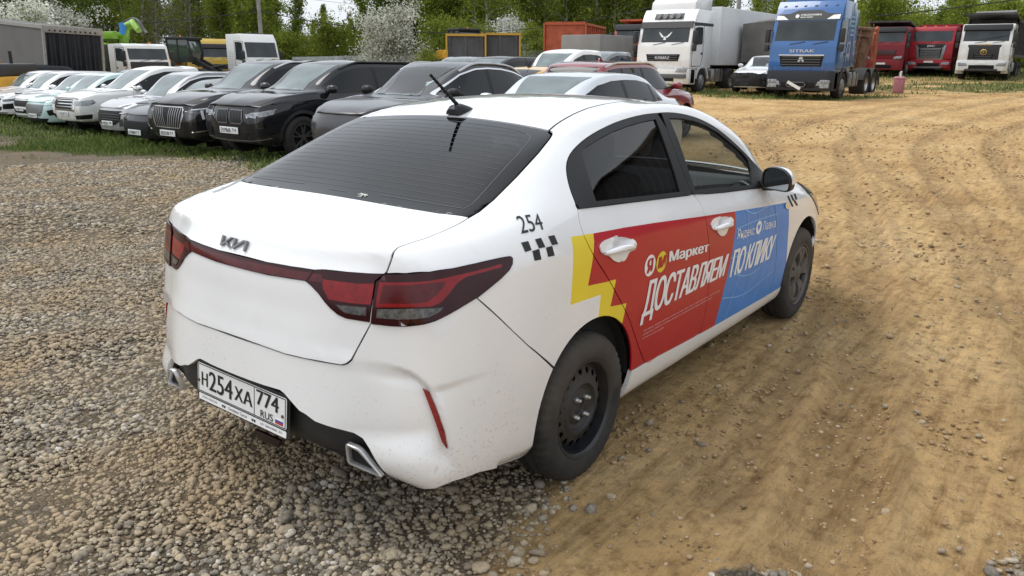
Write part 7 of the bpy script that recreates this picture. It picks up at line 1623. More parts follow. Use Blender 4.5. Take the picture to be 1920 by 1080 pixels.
    make_car(dict(WHT, paint='crash_white', kind='sedan', name='crashed_car', wid=1.78, hgt=1.50, wb=2.65, roh=1., foh=.8, belt=1.0, r=.32, at=(33.4, 10.0), label='white sedan with crumpled black nose and bare crash beam beside the blue tractor', lamp=[(.80, -.02), (.98, .03), (.96, -.08), (.82, -.10)], dent=smashed, _bx=1.75, _bz=1.08, seethrough=True, ws=glass('clear_windscreen', (.70, .76, .76), ior=1.65)))

# ------------------------------------------------------------------ trucks, trailers, machines
M_CHASSIS = mat('chassis_black', (.018, .017, .016), .7, var=.5, vscale=3, dirt=(.16, .13, .10), dirt_h=.9)
M_TGLASS = mat('truck_glass', (.028, .036, .040), .05, var=.5, vscale=1)
M_TRIM = mat('truck_trim', (.022, .022, .024), .5, dirt=(.10, .085, .07), dirt_h=.8)
M_TRIM2 = mat('truck_trim_grey', (.10, .105, .11), .45)
M_TWHITE = mat('truck_white', (.76, .77, .77), .35, coat=.4, var=.06, vscale=1.2, dirt=(.42, .38, .32), dirt_h=1.2)
def truck_wheel(root, x, y, r=.51, dual=False, rimc=None):
    s = 1 if y > 0 else -1; w = .30 if not dual else .58
    t = MB(); t.lathe([(r*.55, -.13), (r*.60, -.15), (r*.95, -.15), (r, -.11), (r, w-.19), (r*.95, w-.15), (r*.6, w-.15)], 30)
    e = t.build('wheel', M_RUB, root, auto=R(45)); e.location = (x, y, r); e.rotation_euler = (0, 0, math.pi if s > 0 else 0)
    m = MB()
    if dual: m.lathe([(r*.60, -.14), (r*.56, -.10), (r*.52, .06), (r*.28, .08), (r*.24, -.02), (r*.12, -.05), (0, -.05)], 24)
    else: m.lathe([(r*.60, -.14), (r*.54, -.11), (r*.42, -.16), (r*.30, -.19), (r*.26, -.16), (r*.16, -.20), (0, -.20)], 24)
    for k in range(10):
        a = k*math.pi/5; rr = r*(.34 if not dual else .25); m.lathe([(0, -.035), (.018, -.03), (.018, 0)], 6, M=Matrix.Translation((rr*math.cos(a), -.17 if not dual else -.0, rr*math.sin(a))))
    m.build('rim', rimc or mat('truck_rim', (.30, .30, .30), .5, metal=.5, var=.4, vscale=5), e)
def truck(k):
    x0, y0 = k['at']; root = thing(k.get('name', 'truck'), k['label'], k.get('cat', 'truck'), (x0, y0, hz(x0, y0)+k.get('dz', 0)), R(k.get('yaw', 180)), k.get('group'))
    sc = k.get('sc', 1.); root.scale = (sc, sc, sc)
    P = mat('cab_'+k['paint'], k['col'], .3, coat=.7, var=.05, vscale=1.5, dirt=(.28, .23, .17), dirt_h=1.5); LOW = k.get('low', M_TRIM)
    cl, zt, W = k.get('cl', 2.15), k.get('top', 3.5), 1.24; zb = 1.02; ws0, ws1 = k.get('ws', (1.92, 2.72)); xs = lambda z: -.02-.20*max(0, (z-ws0))/.85
    prof = [(-cl, zb), (-cl, zt-.02), (-.62 if zt > 3 else -.50, zt), (xs(ws1)-(.22 if zt > 3.2 else .05), (ws1+zt)/2+.1 if zt > 3.2 else zt-.10), (xs(ws1), ws1), (0, ws0), (.03, zb+.35), (.02, zb)]
    x4, z4 = prof[3]; fx = lambda z: float(np.interp(z, [zb, zb+.35, ws0, ws1, z4, zt], [.02, .03, 0, xs(ws1), x4, prof[2][0]]))
    def slab(pl, off, th=.03):
        mb = MB(); n = len(pl); vs = [(fx(z)+off, y, z) for y, z in pl]+[(fx(z)+off-th, y, z) for y, z in pl]; mb.add(vs, [tuple(range(n)), tuple(range(2*n-1, n-1, -1))]+[(i, (i+1) % n, n+(i+1) % n, n+i) for i in range(n)]); return mb
    k['slab'] = slab; k['fx'] = fx; kk = k
    cab = MB(); cab.prism(prof, -W, W, 'y', b=.055); cab = cab.build('cab', P, root, auto=R(28))
    # windscreen with dark border
    sl = lambda z, d: (xs(z)+d)
    g = MB(); n0 = .012
    vs = []
    for y, z in ((-1.10, ws0+.06), (1.10, ws0+.06), (1.08, ws1-.03), (-1.08, ws1-.03)): vs.append((sl(z, n0+.004), y, z))
    for y, z in ((-1.10, ws0+.06), (1.10, ws0+.06), (1.08, ws1-.03), (-1.08, ws1-.03)): vs.append((sl(z, -.03), y, z))
    g.add(vs, [(0, 1, 2, 3), (0, 4, 5, 1), (1, 5, 6, 2), (2, 6, 7, 3), (3, 7, 4, 0)]); wsn = g.build('windscreen', M_TGLASS, root)
    for y in (-.5, .35): MB().tube([(sl(ws0+.08, .03), y, ws0+.06), (sl(ws0+.14, .03), y+.55, ws0+.16)], .012, 4).build('wiper', M_TRIM, wsn)
    if k.get('visor'):
        v = MB(); v.prism([(xs(ws1)+.02, ws1-.10), (xs(ws1)+.16, ws1-.05), (xs(ws1)+.10, ws1+.22), (xs(ws1)-.03, ws1+.24)], -1.16, 1.16, 'y', b=.02); v.build('sun_visor', k['visor'], root)
    if k.get('deflector'):
        d = MB(); ex = k['deflector']; d.prism([(-cl-.25, zt-.05), (-cl-.25, zt+ex), (-1.25, zt+ex), (-.72, zt+.30), (-.66, zt-.03)], -1.02, 1.02, 'y', b=.07); d.build('roof_deflector', P, root)
    # grille, bumper, lamps
    gz0, gz1 = k.get('gz', (1.28, 1.62)); gw = k.get('gw', .86)
    g = MB(); g.prism([(-gw, gz1), (gw, gz1), (gw-.07, gz0), (-gw+.07, gz0)], -.02, .052, 'x', b=.012); gr = g.build('grille', k.get('gm', M_GRILLE), root)
    b = MB()
    for q in range(k.get('nbar', 4)):
        z = gz0+.06+(gz1-gz0-.10)*q/max(1, k.get('nbar', 4)-1); b.box(.05, .068, -gw+.10, gw-.10, z-.012, z+.012)
    b.build('grille_bars', k.get('gb', M_TRIM2), gr)
    if k.get('gtrim'): b = MB(); b.box(.045, .08, -gw-.02, gw+.02, gz1-.01, gz1+.04, b=.008); b.build('grille_trim', M_CHROME, gr)
    bz0, bz1 = k.get('bz', (.42, 1.04)); b = MB(); bw = k.get('bw', 1.25)
    b.prism([(-.55, -bw), (.02, -bw), (.12, -bw+.18), (.16, -.4), (.16, .4), (.12, bw-.18), (.02, bw), (-.55, bw)] if not k.get('cut') else [(-.40, -.42), (.14, -.42), (.16, .4), (.12, bw-.18), (.02, bw), (-.55, bw)], bz0, bz1, 'z', b=.025); bu = b.build('bumper', LOW, root)
    b = MB(); b.box(.10, .166, -.62, .62, bz0+.10, bz0+.30, b=.01); b.build('bumper_intake', M_GRILLE, bu)
    if k.get('low2'): b = MB(); b.box(-.2, .172, -.80, .80, bz0-.02, bz0+.10, b=.02); b.build('bumper_lip', k['low2'], bu)
    for s in (1, -1):
        if k.get('cut') and s < 0: continue
        lz = k.get('lz', bz0+.30); l = MB(); l.prism([(s*.66, lz-.09), (s*1.14, lz-.08), (s*1.17, lz+.10), (s*.74, lz+.06)], .02, .150, 'x', b=.015); l.build('headlamp', M_LAMP, root)
    # side: window, door, mirror, steps, arch
    for s in (1, -1):
        w = MB(); w.prism([(-.24, ws0+.02), (-.32, ws1-.08), (-.62, ws1-.02), (-1.12, ws1-.02), (-1.12, ws0+.10), (-.72, ws0+.08)], s*W, s*(W+.012), 'y'); w.build('side_window', M_TGLASS, root)
        d = MB(); ds = s*(W+.002); d.tube([(-.16, ds, zb+.1), (-.16, ds, ws0-.05), (-.24, ds, ws1+.02), (-1.22, ds, ws1+.06), (-1.22, ds, zb+.5), (-1.05, ds, zb+.1), (-.16, ds, zb+.1)], .012, 4); d.build('door_seam', M_SEAM, root)
        h = MB(); h.box(-1.16, -1.02, s*W-.01, s*W+.03, ws0-.32, ws0-.24, b=.01); h.build('door_handle', M_TRIM, root)
        a = MB(); a.prism(arc(-1.30, .52, .66, 172, 8, 14)+arc(-1.30, .52, .57, 8, 172, 14), s*(W-.42), s*(W+.02), 'y'); a.build('wheel_arch', k.get('archm', P), root)
        st = MB(); st.box(-.62, -.12, s*(W-.30), s*(W+.01), .38, zb, b=.03); st.build('cab_steps', LOW, root) if not (k.get('cut') and s < 0) else None
        m = MB(); m.box(-.12, .06, s*(W+.14)-.07, s*(W+.14)+.09, ws0+.12, ws0+.62, b=.04); m.box(-.10, .05, s*(W+.14)-.07, s*(W+.14)+.09, ws0-.20, ws0+.06, b=.04)
        m.tube([(-.18, s*W, ws0+.60), (-.03, s*(W+.14), ws0+.55)], .025, 5); m.tube([(-.15, s*W, ws0-.10), (-.03, s*(W+.14), ws0-.05)], .025, 5); m.build('side_mirror', M_TRIM, root)
        truck_wheel(root, -1.30, s*1.08)
    c = MB(); L = k.get('len', 6.4)
    for s in (1, -1): c.box(-L, -.5, s*.40-.06, s*.40+.06, .78, 1.04)
    c.box(-2.1, -.4, -1.0, 1.0, .62, 1.0); c.box(-1.40, -1.20, -.95, .95, .42, .60)
    for ax in k.get('axles', (-4.9, -6.1)): c.box(ax-.1, ax+.1, -.9, .9, .40, .62)
    c.build('chassis', M_CHASSIS, root)
    for ax in k.get('axles', (-4.9, -6.1)):
        for s in (1, -1): truck_wheel(root, ax, s*1.10, dual=True, rimc=k.get('rearrim'))
    if k.get('tank', True):
        for s in (1, -1):
            t = MB(); t.box(-3.75, -2.55, s*1.18-.28*(s > 0)-0*.0, s*1.18+.28*(s < 0), .45, 1.0, b=.07)
            for xx in (-3.45, -2.85): t.box(xx-.03, xx+.03, min(s*.88, s*1.19), max(s*.88, s*1.19), .44, 1.01, 1)
            t.build('fuel_tank', [k.get('tankm', M_SILVER), M_TRIM], root)
    if k.get('text'):
        s_, z, w, h, m = k['text']; t = MB(); put_text(t, s_, (k.get('tx', .036), -w/2+k.get('ty', 0), z), (0, 1, 0), (0, 0, 1), w, h, .018); t.build('lettering', m, gr)
    if k.get('plate', True):
        pl = MB(); pl.box(.16, .18, -.26, .26, bz0+.32, bz0+.43); pl.build('number_plate', M_PLATE, bu)
    body = k.get('body')
    if body: tipper(root, body, -cl-.25, k.get('bodyend', -7.6), k.get('bodytop', 3.3), k.get('hood', True))
    if k.get('extra'): k['extra'](root, P, zt, cl, W, slab, fx)
    return root
def tipper(root, m, xa, xb, top, hood=True, z0=1.25, W=1.22):
    b = MB(); b.box(xb, xa, -W, W, z0, z0+.12); b.box(xa-.06, xa, -W, W, z0, top+.1); b.box(xb, xb+.06, -W, W, z0, top)
    for s in (1, -1): b.box(xb, xa, min(s*(W-.05), s*W), max(s*(W-.05), s*W), z0, top); b.box(xb-.03, xa, min(s*(W-.1), s*(W+.07)), max(s*(W-.1), s*(W+.07)), top-.12, top+.02); b.box(xb, xa, min(s*(W-.02), s*(W+.06)), max(s*(W-.02), s*(W+.06)), z0, z0+.16)
    o = b.build('tipper_body', m, root)
    for s in (1, -1):
        n = max(3, int((xa-xb)/.62))
        for k in range(n):
            x = xb+.1+(xa-xb-.3)*k/(n-1); r = MB(); r.box(x-.07, x+.07, min(s*W, s*(W+.07)), max(s*W, s*(W+.07)), z0+.16, top-.12); r.build('body_rib', m, o)
    if hood: h = MB(); h.prism([(xa-.02, top+.02), (xa-.02, top+.12), (xa+1.5, top+.34), (xa+1.5, top+.24)], -W, W, 'y'); h.build('cab_guard', m, o)
    return o
def box_body(root, name, m, x0, x1, W, z0, z1, b=.04):
    o = MB(); o.box(x0, x1, -W, W, z0, z1, b=b); return o.build(name, m, root)
def running_gear(root, xs, W=1.1, r=.5, x0=None, x1=None):
    c = MB()
    if x0 is not None:
        for s in (1, -1): c.box(x0, x1, s*.45-.06, s*.45+.06, .85, 1.12)
        c.build('chassis', M_CHASSIS, root)
    for x in xs:
        for s in (1, -1): truck_wheel(root, x, s*W, r, dual=True)
def build_trucks():
    TG = 'heavy trucks parked in line at the right'
    BLUE = (.022, .112, .33); RD = (.33, .010, .022); DRD = (.19, .008, .016)
    badge_w = mat('badge_white', (.75, .75, .75), .5); gold = mat('badge_gold', (.55, .36, .07), .35, metal=.5)
    dark_tip = mat('tipper_dark', (.055, .052, .05), .75, var=.5, vscale=1.5, dirt=(.20, .165, .12), dirt_h=2.2); grey_tip = mat('tipper_grey', (.07, .075, .085), .7, var=.35, vscale=1.2)
    def blue_x(root, P, zt, cl, W, slab, fx):
        vz = slab([(-1.18, 2.88), (1.18, 2.88), (1.19, 3.0), (1.17, 3.10), (.70, 3.12), (.42, 3.24), (-.42, 3.24), (-.70, 3.12), (-1.17, 3.10), (-1.19, 3.0)], .02).build('visor_band', M_TRIM, root)
        for s in (1, -1): slab([(s*.70, 2.90), (s*1.16, 2.90), (s*1.17, 3.07), (s*.92, 3.05)], .03, .02).build('visor_lamp', badge_w, vz)
        t = MB(); sl_ = (fx(3.1)-fx(2.9))/.2; uz = Vector((sl_, 0, 1)).normalized()
        put_text(t, 'СПЕЦТЕХНИКА', (fx(3.03)+.025, -.28, 3.03), (0, 1, 0), uz, .76, .08, .008); put_text(t, 'аренда и продажа', (fx(2.96)+.025, -.28, 2.96), (0, 1, 0), uz, .46, .05, .004)
        t.add([(fx(3.03+.07*math.sin(a))+.026, -.40+.07*math.cos(a), 3.03+.07*math.sin(a)) for a in np.linspace(0, 6.283, 15)[:-1]], [tuple(range(14))]); t.build('visor_lettering', badge_w, vz)
        for y in (-.55, -.2, .2, .55, -.95, .95): slab([(y-.05, 3.38), (y+.05, 3.38), (y+.05, 3.43), (y-.05, 3.41)], .02, .03).build('marker_lamp', M_TRIM, root)
        e = MB(); e.add([(.062, .13*a, 1.36+.22*b_) for a, b_ in ((-1, 0), (-.35, 0), (-.12, .35), (.25, .35), (.4, 0), (1, 0), (.35, 1), (-.35, 1))], [tuple(range(8))]); e.build('emblem', M_SILVER, root)
        r = MB(); [r.box(-1.1+.0, -.95, y-.05, y+.05, 3.59, 3.68, b=.01) for y in (-.5, -.17, .17, .5)]; r.build('roof_lamps', badge_w, root)
        d = MB(); d.box(-2.75, -2.12, -1.2, 1.2, 1.2, 3.3, b=.05); d.build('side_fairing', P, root)
        for k in range(5):
            for s in (1, -1): l = MB(); l.box(-2.05, -1.55, s*W-.004, s*W+.006, 2.35+.16*k, 2.42+.16*k); l.build('door_stripe', mat('stripe_pale', (.25, .42, .62), .4), root)
        f = MB()
        for ax in (-4.9, -6.1):
            for s in (1, -1): f.prism(arc(ax, .52, .64, 165, 15, 12)+arc(ax, .52, .60, 15, 165, 12), s*.80, s*1.26, 'y')
        f.build('mudguard', M_CHASSIS, root); c = MB(); c.lathe([(0, .16), (.5, .16), (.5, .05), (0, .05)], 20, 'z', M=Matrix.Translation((-5.4, 0, 1.05))); c.build('fifth_wheel', M_CHASSIS, root)
        br = MB(); br.box(.165, .20, -.42, .30, .46, .50); br.box(.165, .20, -.42, -.38, .46, .66); br.box(.165, .20, .26, .30, .46, .66); br.box(.165, .20, -.42, .30, .62, .66); br.build('towing_frame', M_TRIM2, root)
        pl = MB(); pl.box(.20, .215, -.28, .28, -.05, .06, M=Matrix.Translation((0, -.12, .52)) @ Matrix.Rotation(R(-27), 4, 'X')); pl.build('loose_plate', M_PLATE, root)
        lp = MB(); [lp.box(.10, .166, s*.98-.17, s*.98+.17, z-.06, z+.06, b=.01) for s in (1, -1) for z in (.50, .68)]; lp.build('bumper_lamps', M_LAMP, root)
    truck(dict(label='blue tractor with black bumper and chrome grille strip, plate hanging crooked', paint='blue', col=BLUE, at=(28.75, 7.55), top=3.58, ws=(1.95, 2.88), deflector=.60, text=('SITRAK', 1.72, .92, .11, M_SILVER), gz=(1.22, 1.60), gw=.82, gtrim=True, gm=M_GRILLE, bz=(.34, 1.06), lz=.62, plate=False, extra=blue_x, archm=M_TRIM, low=mat('bumper_navy', (.012, .015, .022), .5), rearrim=mat('alloy_bright', (.5, .5, .5), .3, metal=.8), tankm=mat('tank_grey', (.30, .30, .30), .45, metal=.6, var=.4)))
    def kam_x(root, P, zt, cl, W, slab, fx):
        slab([(-1.2, 2.66), (1.2, 2.66), (1.2, 2.92), (-1.2, 2.92)], .05, .06).build('visor_band', M_TRIM, root)
        sv = MB(); [sv.box(-cl+.02, -.25, s*(W+.0)-.012, s*(W+.0)+.012, 2.76, 2.88) for s in (1, -1)]; sv.build('side_band', M_TRIM, root)
        for y in (-.45, -.15, .15, .45): l = MB(); l.lathe([(0, .02), (.085, .02), (.10, .0), (.10, -.09)], 16, 'x', M=Matrix.Translation((fx(3.14)+.10, y, 3.14))); l.build('roof_lamp', [M_LAMP], root)
        bx = slab([(-.66, 3.02), (.66, 3.02), (.66, 3.26), (-.66, 3.26)], .03); bx.build('lamp_housing', M_TRIM, root)
        s = MB()
        for q in (1, -1): s.add([(fx(z)+.022, q*a, z) for a, z in ((.04, 2.30), (.16, 2.40), (.30, 2.52), (.26, 2.42), (.20, 2.34), (.10, 2.26))], [tuple(range(6))])
        s.add([(fx(z)+.022, a, z) for a, z in ((-.07, 2.18), (.07, 2.18), (.02, 2.32), (-.02, 2.32))], [(0, 1, 2, 3)]); s.build('windscreen_emblem', badge_w, root)
        h = MB(); h.box(-.95, .03, -1.22, -.45, .40, 1.10, b=.05); h.build('torn_corner', mat('torn_black', (.012, .012, .012), .8, var=.6, vscale=30), root)
        for k, (y, z, rz) in enumerate(((-.52, 1.12, .3), (-.80, .95, .8), (-.98, 1.25, -.4), (-.6, .72, 1.2))): f = MB(); f.box(-.02, .01, -.16, .16, -.07, .07, M=Matrix.Translation((.03, y, z)) @ Matrix.Rotation(rz, 4, 'X') @ Matrix.Rotation(.4, 4, 'Y')); f.build('broken_panel', P, root)
        p = MB(); p.box(-2.75, -2.0, -1.24, -1.20, .40, 1.18, b=.02); p.box(-2.6, -2.15, -1.252, -1.238, .58, .78, 1); p.build('side_panel', [P, M_TRIM], root)
        b = MB(); b.box(-.05, .18, -.42, 1.15, .62, .80, b=.03); b.build('bumper_step', M_TRIM2, root)
    truck(dict(label='white tractor with smashed bumper corner, black visor band and tall roof deflector', paint='white', col=(.76, .77, .77), at=(29.3, 13.55), top=3.42, deflector=.62, text=('КАМАZ', 1.40, .66, .12, M_SILVER), tx=.072, gz=(1.32, 1.60), gw=.78, nbar=3, bz=(.40, 1.02), lz=.95, cut=True, low=M_TWHITE, plate=False, extra=kam_x, axles=(-4.6,), len=5.8))
    def tip_x(kind):
        def f(root, P, zt, cl, W, slab, fx):
            if kind == 'gold':
                e = MB(); e.lathe([(0, .03), (.13, .03), (.16, .01), (.16, -.02)], 22, 'x', M=Matrix.Translation((.045, 0, 1.50))); e.build('emblem', gold, root); i = MB(); i.lathe([(0, .034), (.115, .034)], 22, 'x', M=Matrix.Translation((.045, 0, 1.50))); i.build('emblem_field', M_TRIM, root)
                b = MB(); b.add([(.083, a, z) for a, z in ((.05, 1.60), (-.06, 1.50), (.0, 1.50), (-.05, 1.40), (.06, 1.51), (.0, 1.51))], [tuple(range(6))]); b.build('emblem_bolt', gold, root)
                t = MB(); t.tube([(-2.5, -1.0, 3.62), (-2.4, 1.0, 3.66)], .13, 8); t.tube([(-2.2, -1.1, 3.55), (-2.25, .9, 3.60)], .10, 8); t.build('rolled_tarpaulin', mat('tarp_grey', (.22, .22, .21), .9), root)
                m = MB(); m.box(-.02, .045, -.80, .80, 1.10, 1.90, b=.03); m.build('front_mask', M_TRIM, root)
                for s in (1, -1): d = MB(); d.prism([(s*.74, 1.06), (s*1.0, 1.06), (s*.84, 1.85), (s*.74, 1.72)], .02, .056, 'x', b=.01); d.build('mask_blade', P, root)
            if kind == 'jac':
                for y in (-.6, 0, .6): l = MB(); l.box(-.62, -.52, y-.07, y+.07, zt-.02, zt+.05, b=.015); l.build('marker_lamp', mat('marker_amber', (.75, .28, .03), .3), root)
                m = MB(); m.prism([(-.86, 1.86), (.86, 1.86), (.72, .95), (-.72, .95)], .0, .046, 'x', b=.02); m.build('front_mask', mat('mask_silver', (.26, .27, .28), .35, metal=.6), root)
                d = MB(); d.prism([(-.80, 1.93), (.80, 1.93), (.66, 1.68), (-.66, 1.68)], .02, .053, 'x', b=.012); d.build('badge_panel', M_TRIM, root)
        return f
    truck(dict(label='dark red tipper truck with black roof band beside the bright red truck', group=TG, paint='dark_red', col=DRD, sc=.9, at=(46.6, 8.75), top=2.98, cl=1.9, visor=M_TRIM, body=dark_tip, bodytop=3.0, gz=(1.30, 1.62), gw=.80, gm=mat('red_grille', (.10, .006, .010), .4), lz=1.15, low=mat('cab_dark_red', DRD), len=7.8, axles=(-4.9, -6.2)))
    truck(dict(label='bright red tipper truck with silver mask and amber roof lamps', group=TG, paint='bright_red', col=RD, sc=.9, at=(48.0, 6.6), top=2.95, cl=1.9, text=('JAC', 1.74, .42, .12, badge_w), tx=.058, body=mat('tipper_red', (.24, .012, .016), .55, var=.2), bodytop=3.05, hood=False, gz=(1.10, 1.66), gw=.66, nbar=5, gb=M_SILVER, lz=.78, low=mat('cab_bright_red', RD), low2=M_TRIM2, extra=tip_x('jac'), len=7.8, bz=(.50, 1.0)))
    truck(dict(label='white and black tipper truck with round gold emblem and rolled tarpaulin', group=TG, paint='white2', col=(.74, .74, .72), sc=.93, at=(45.6, 3.7), top=3.0, cl=1.9, visor=M_TRIM, text=('SHACMAN', 1.86, .60, .075, gold), tx=.048, body=dark_tip, bodytop=3.25, gz=(1.12, 1.40), gw=.5, nbar=3, lz=.86, low=M_TWHITE, low2=M_TRIM, extra=tip_x('gold'), len=8.2, bz=(.52, 1.06)))
    truck(dict(label='orange red tipper cab with black visor left of the white tractor', paint='orange_red', col=(.42, .075, .020), at=(36.4, 18.9), top=2.92, cl=1.9, visor=M_TRIM, body=mat('tipper_orange', (.36, .075, .030), .6, var=.3, vscale=2), bodytop=2.9, gz=(1.3, 1.6), len=7.8, low=M_TRIM))
    def man_x(root, P, zt, cl, W, slab, fx):
        for k in range(7):
            for s in (1, -1): l = MB(); l.box(-1.95, -1.35, s*W-.004, s*W+.008, 1.55+.13*k, 1.60+.13*k); l.build('side_louvre', mat('louvre_grey', (.55, .56, .57), .4), root)
        d = MB(); d.box(-1.0, -.75, -.5, .5, zt-.02, zt+.06, b=.03); d.build('roof_hatch', M_TRIM, root)
    a_ = R(36.8)+math.atan((960-486)/1478.)
    pz = lambda px, d: (EYE[0]+d*math.cos(R(36.8)+math.atan((960-px)/1478.)), EYE[1]+d*math.sin(R(36.8)+math.atan((960-px)/1478.)))
    truck(dict(label='white tractor cab with louvred side standing alone behind the dark parked cars', paint='white3', col=(.77, .78, .78), at=pz(508, 54.5), yaw=266, top=3.46, cl=2.2, gz=(1.3, 1.6), low=M_TRIM2, extra=man_x, text=None, ws=(1.80, 2.98)))
    truck(dict(label='yellow truck cab half hidden between the wheel loader and the white tractor cab', paint='yellow', col=(.60, .40, .045), at=pz(424, 60), yaw=262, top=3.3, cl=2.0, visor=M_TRIM, len=6.4))
    GREEN = mat('boom_green', (.22, .42, .03), .4, coat=.4, var=.15)
    def pump_x(root, P, zt, cl, W, slab, fx):
        d = MB(); d.box(-.02, .06, -1.08, 1.08, 1.02, 1.90, b=.04); d.build('front_mask', M_TRIM, root)
        b = MB(); b.box(-8.6, -2.6, -.30, .30, 3.05, 3.42, b=.05); b.box(-8.4, -2.2, -.75, -.40, 3.1, 3.5, b=.05); b.box(-7.8, -3.0, .38, .70, 3.1, 3.5, b=.05); bo = b.build('folded_boom', GREEN, root)
        j = MB(); j.tube([(-2.5, 0, 2.2), (-2.4, 0, 3.1), (-2.0, 0, 3.75), (-1.2, 0, 3.95), (-.7, 0, 3.55)], [.28, .26, .24, .22, .18], 10); j.build('boom_knuckle', GREEN, bo)
        h = MB(); h.tube(spline([(-3.4, .1, 3.5), (-2.2, .15, 4.05), (-1.0, .1, 4.1), (-.2, .05, 3.5), (.1, 0, 3.35)], 6), .09, 8); h.build('delivery_hose', M_TRIM, bo)
        t = MB(); t.tube([(-1.6, -.5, 3.35), (-1.55, -.42, 3.65), (-1.6, -.5, 3.95)], [.15, .19, .12], 8); t.build('blue_wrapping', mat('blue_film', (.03, .22, .55), .5, bump=.3, bscale=20), bo)
        r = MB(); r.box(-2.6, -2.1, -1.1, 1.1, 1.2, 2.8, b=.05); r.box(-8.4, -2.6, -1.15, 1.15, 1.1, 1.5, b=.05); r.build('pump_deck', M_CHASSIS, root); q = MB(); q.box(-7.5, -2.8, -1.2, 1.2, 1.5, 2.9, b=.2); q.build('side_lockers', GREEN, root)
        w = MB(); w.lathe([(0, .1), (.06, .09), (.08, .02), (.08, 0)], 10, 'z', M=Matrix.Translation((-.8, .55, zt))); w.build('beacon', mat('beacon_amber', (.75, .20, .02), .3), root)
    truck(dict(label='white cab concrete pump truck with folded lime green boom', name='pump_truck', paint='white4', col=(.76, .76, .75), at=pz(302, 49), yaw=270, top=2.85, cl=1.9, ws=(1.86, 2.62), gz=(1.12, 1.5), gw=.7, low=M_TRIM, extra=pump_x, len=8.6, tank=False, axles=(-4.4, -6.6, -7.9), dz=-.10))
    # trailers and bodies ------------------------------------------------
    def curtain():
        x, y = pz(163, 41.5); e = thing('curtain_trailer', 'grey curtain side trailer leaning, black pleated curtain hanging at its open rear', 'trailer', (x, y, hz(x, y)-.15), R(266)); e.rotation_euler = (R(-2), R(3.5), R(266))
        gm = mat('curtain_grey', (.125, .12, .115), .75, var=.10, vscale=.8); L = 13.2
        b = MB(); b.box(-L, 0, 1.13, 1.22, 1.0, 3.35); b.box(-L, 0, -1.22, -1.13, 1.0, 3.35); b.box(-L, -L+.1, -1.2, 1.2, 1.0, 3.35); b.box(-L, 0, -1.2, 1.2, 3.33, 3.40); b.box(-L, 0, -1.2, 1.2, .95, 1.08); b.build('side_curtain', gm, e)
        f = MB(); fm = mat('frame_pale', (.30, .285, .26), .6, var=.2); f.box(-.06, .04, -1.26, 1.26, 3.16, 3.46, b=.02); f.box(-.06, .04, -1.26, -1.17, .9, 3.2); f.box(-.06, .04, 1.17, 1.26, .9, 3.2); f.box(-L, -.06, 1.20, 1.26, 3.30, 3.44); f.box(-L, -.06, -1.26, -1.20, 3.30, 3.44); fr = f.build('rear_frame', fm, e)
        for k in range(10): h = MB(); h.box(.04, .05, -1.0+.21*k, -.93+.21*k, 3.22, 3.29); h.build('frame_hole', M_DARK, fr)
        c = MB(); vs = []; n = 120
        for k in range(n+1):
            yy = -1.16+2.32*k/n; a = math.sin(yy*31)*.055+math.sin(yy*13+1)*.03
            for z, s in ((3.18, .4), (2.2, 1.), (1.1, 1.3), (.55+.12*math.sin(yy*3), 1.6)): vs.append((-.04+a*s, yy, z))
        c.add(vs, [(k*4+j, k*4+4+j, k*4+5+j, k*4+1+j) for k in range(n) for j in range(3)], 0, True); cu = c.build('pleated_curtain', mat('curtain_black', (.016, .018, .022), .6, var=.3, vscale=3), e)
        t = MB(); t.box(.06, .09, -.42, .22, 1.50, 1.58, b=.02); t.build('curtain_strap', mat('strap_grey', (.20, .20, .20), .7), cu)
        k = MB(); k.add([(-1.0, 1.232, 2.75), (-1.5, 1.232, 2.75), (-1.5, 1.232, 2.95), (-1.0, 1.232, 2.95)], [(0, 1, 2, 3)]); k.build('faded_print', mat('print_red', (.28, .12, .10), .8), e); running_gear(e, (-1.6, -2.9, -4.2), 1.0, .48, -13, -.2)
    curtain()
    e = thing('box_trailer', 'white box trailer coupled behind the white tractor with smashed bumper', 'trailer', (32.6, 13.7, hz(32.6, 13.7)), R(180)); box_body(e, 'box', mat('box_white', (.66, .68, .69), .45, var=.08, vscale=.7, dirt=(.4, .37, .32), dirt_h=2.0), -12.5, 0, 1.24, 1.05, 3.55, .05); running_gear(e, (-8.6, -9.9, -11.2), 1.05, .5, -12.3, -.3)
    tm = mat('tarp_dark_grey', (.135, .130, .120), .9, var=.22, vscale=1.1, bump=.5, bscale=2.5)
    e = thing('tarpaulin_trailer', 'dark grey tarpaulin trailer behind the crashed white sedan', 'trailer', (34.7, 11.0, hz(34.7, 11.0)), R(180)); t = MB(); vs = []; n = 40
    prof = [(-1.24, 1.15), (-1.26, 2.0), (-1.24, 2.85), (-.6, 3.0), (0, 3.06), (.6, 3.0), (1.24, 2.85), (1.26, 2.0), (1.24, 1.15)]
    for k in range(n+1):
        x = -8.5*k/n; s = .05*math.sin(x*3.1)+.03*math.sin(x*7+1)
        for j, (y, z) in enumerate(prof): vs.append((x+.05*math.sin(z*5+y*4) if k in (0, n) else x, y*(1+.02*math.sin(x*4+z*3)), z+(-.06-s if j in (3, 4, 5) else 0)))
    t.add(vs, [(k*9+j, k*9+j+1, k*9+10+j, k*9+9+j) for k in range(n) for j in range(8)]+[tuple(range(9)), tuple(n*9+j for j in range(9))], 0, True); t.build('tarpaulin', tm, e, auto=R(30)); running_gear(e, (-3, -6.5, -7.7), 1.05, .5, -8.4, -.1)
    d = MB(); d.box(-8.5, .02, -1.22, 1.22, 1.0, 1.16); d.build('drop_sides', M_CHASSIS, e)
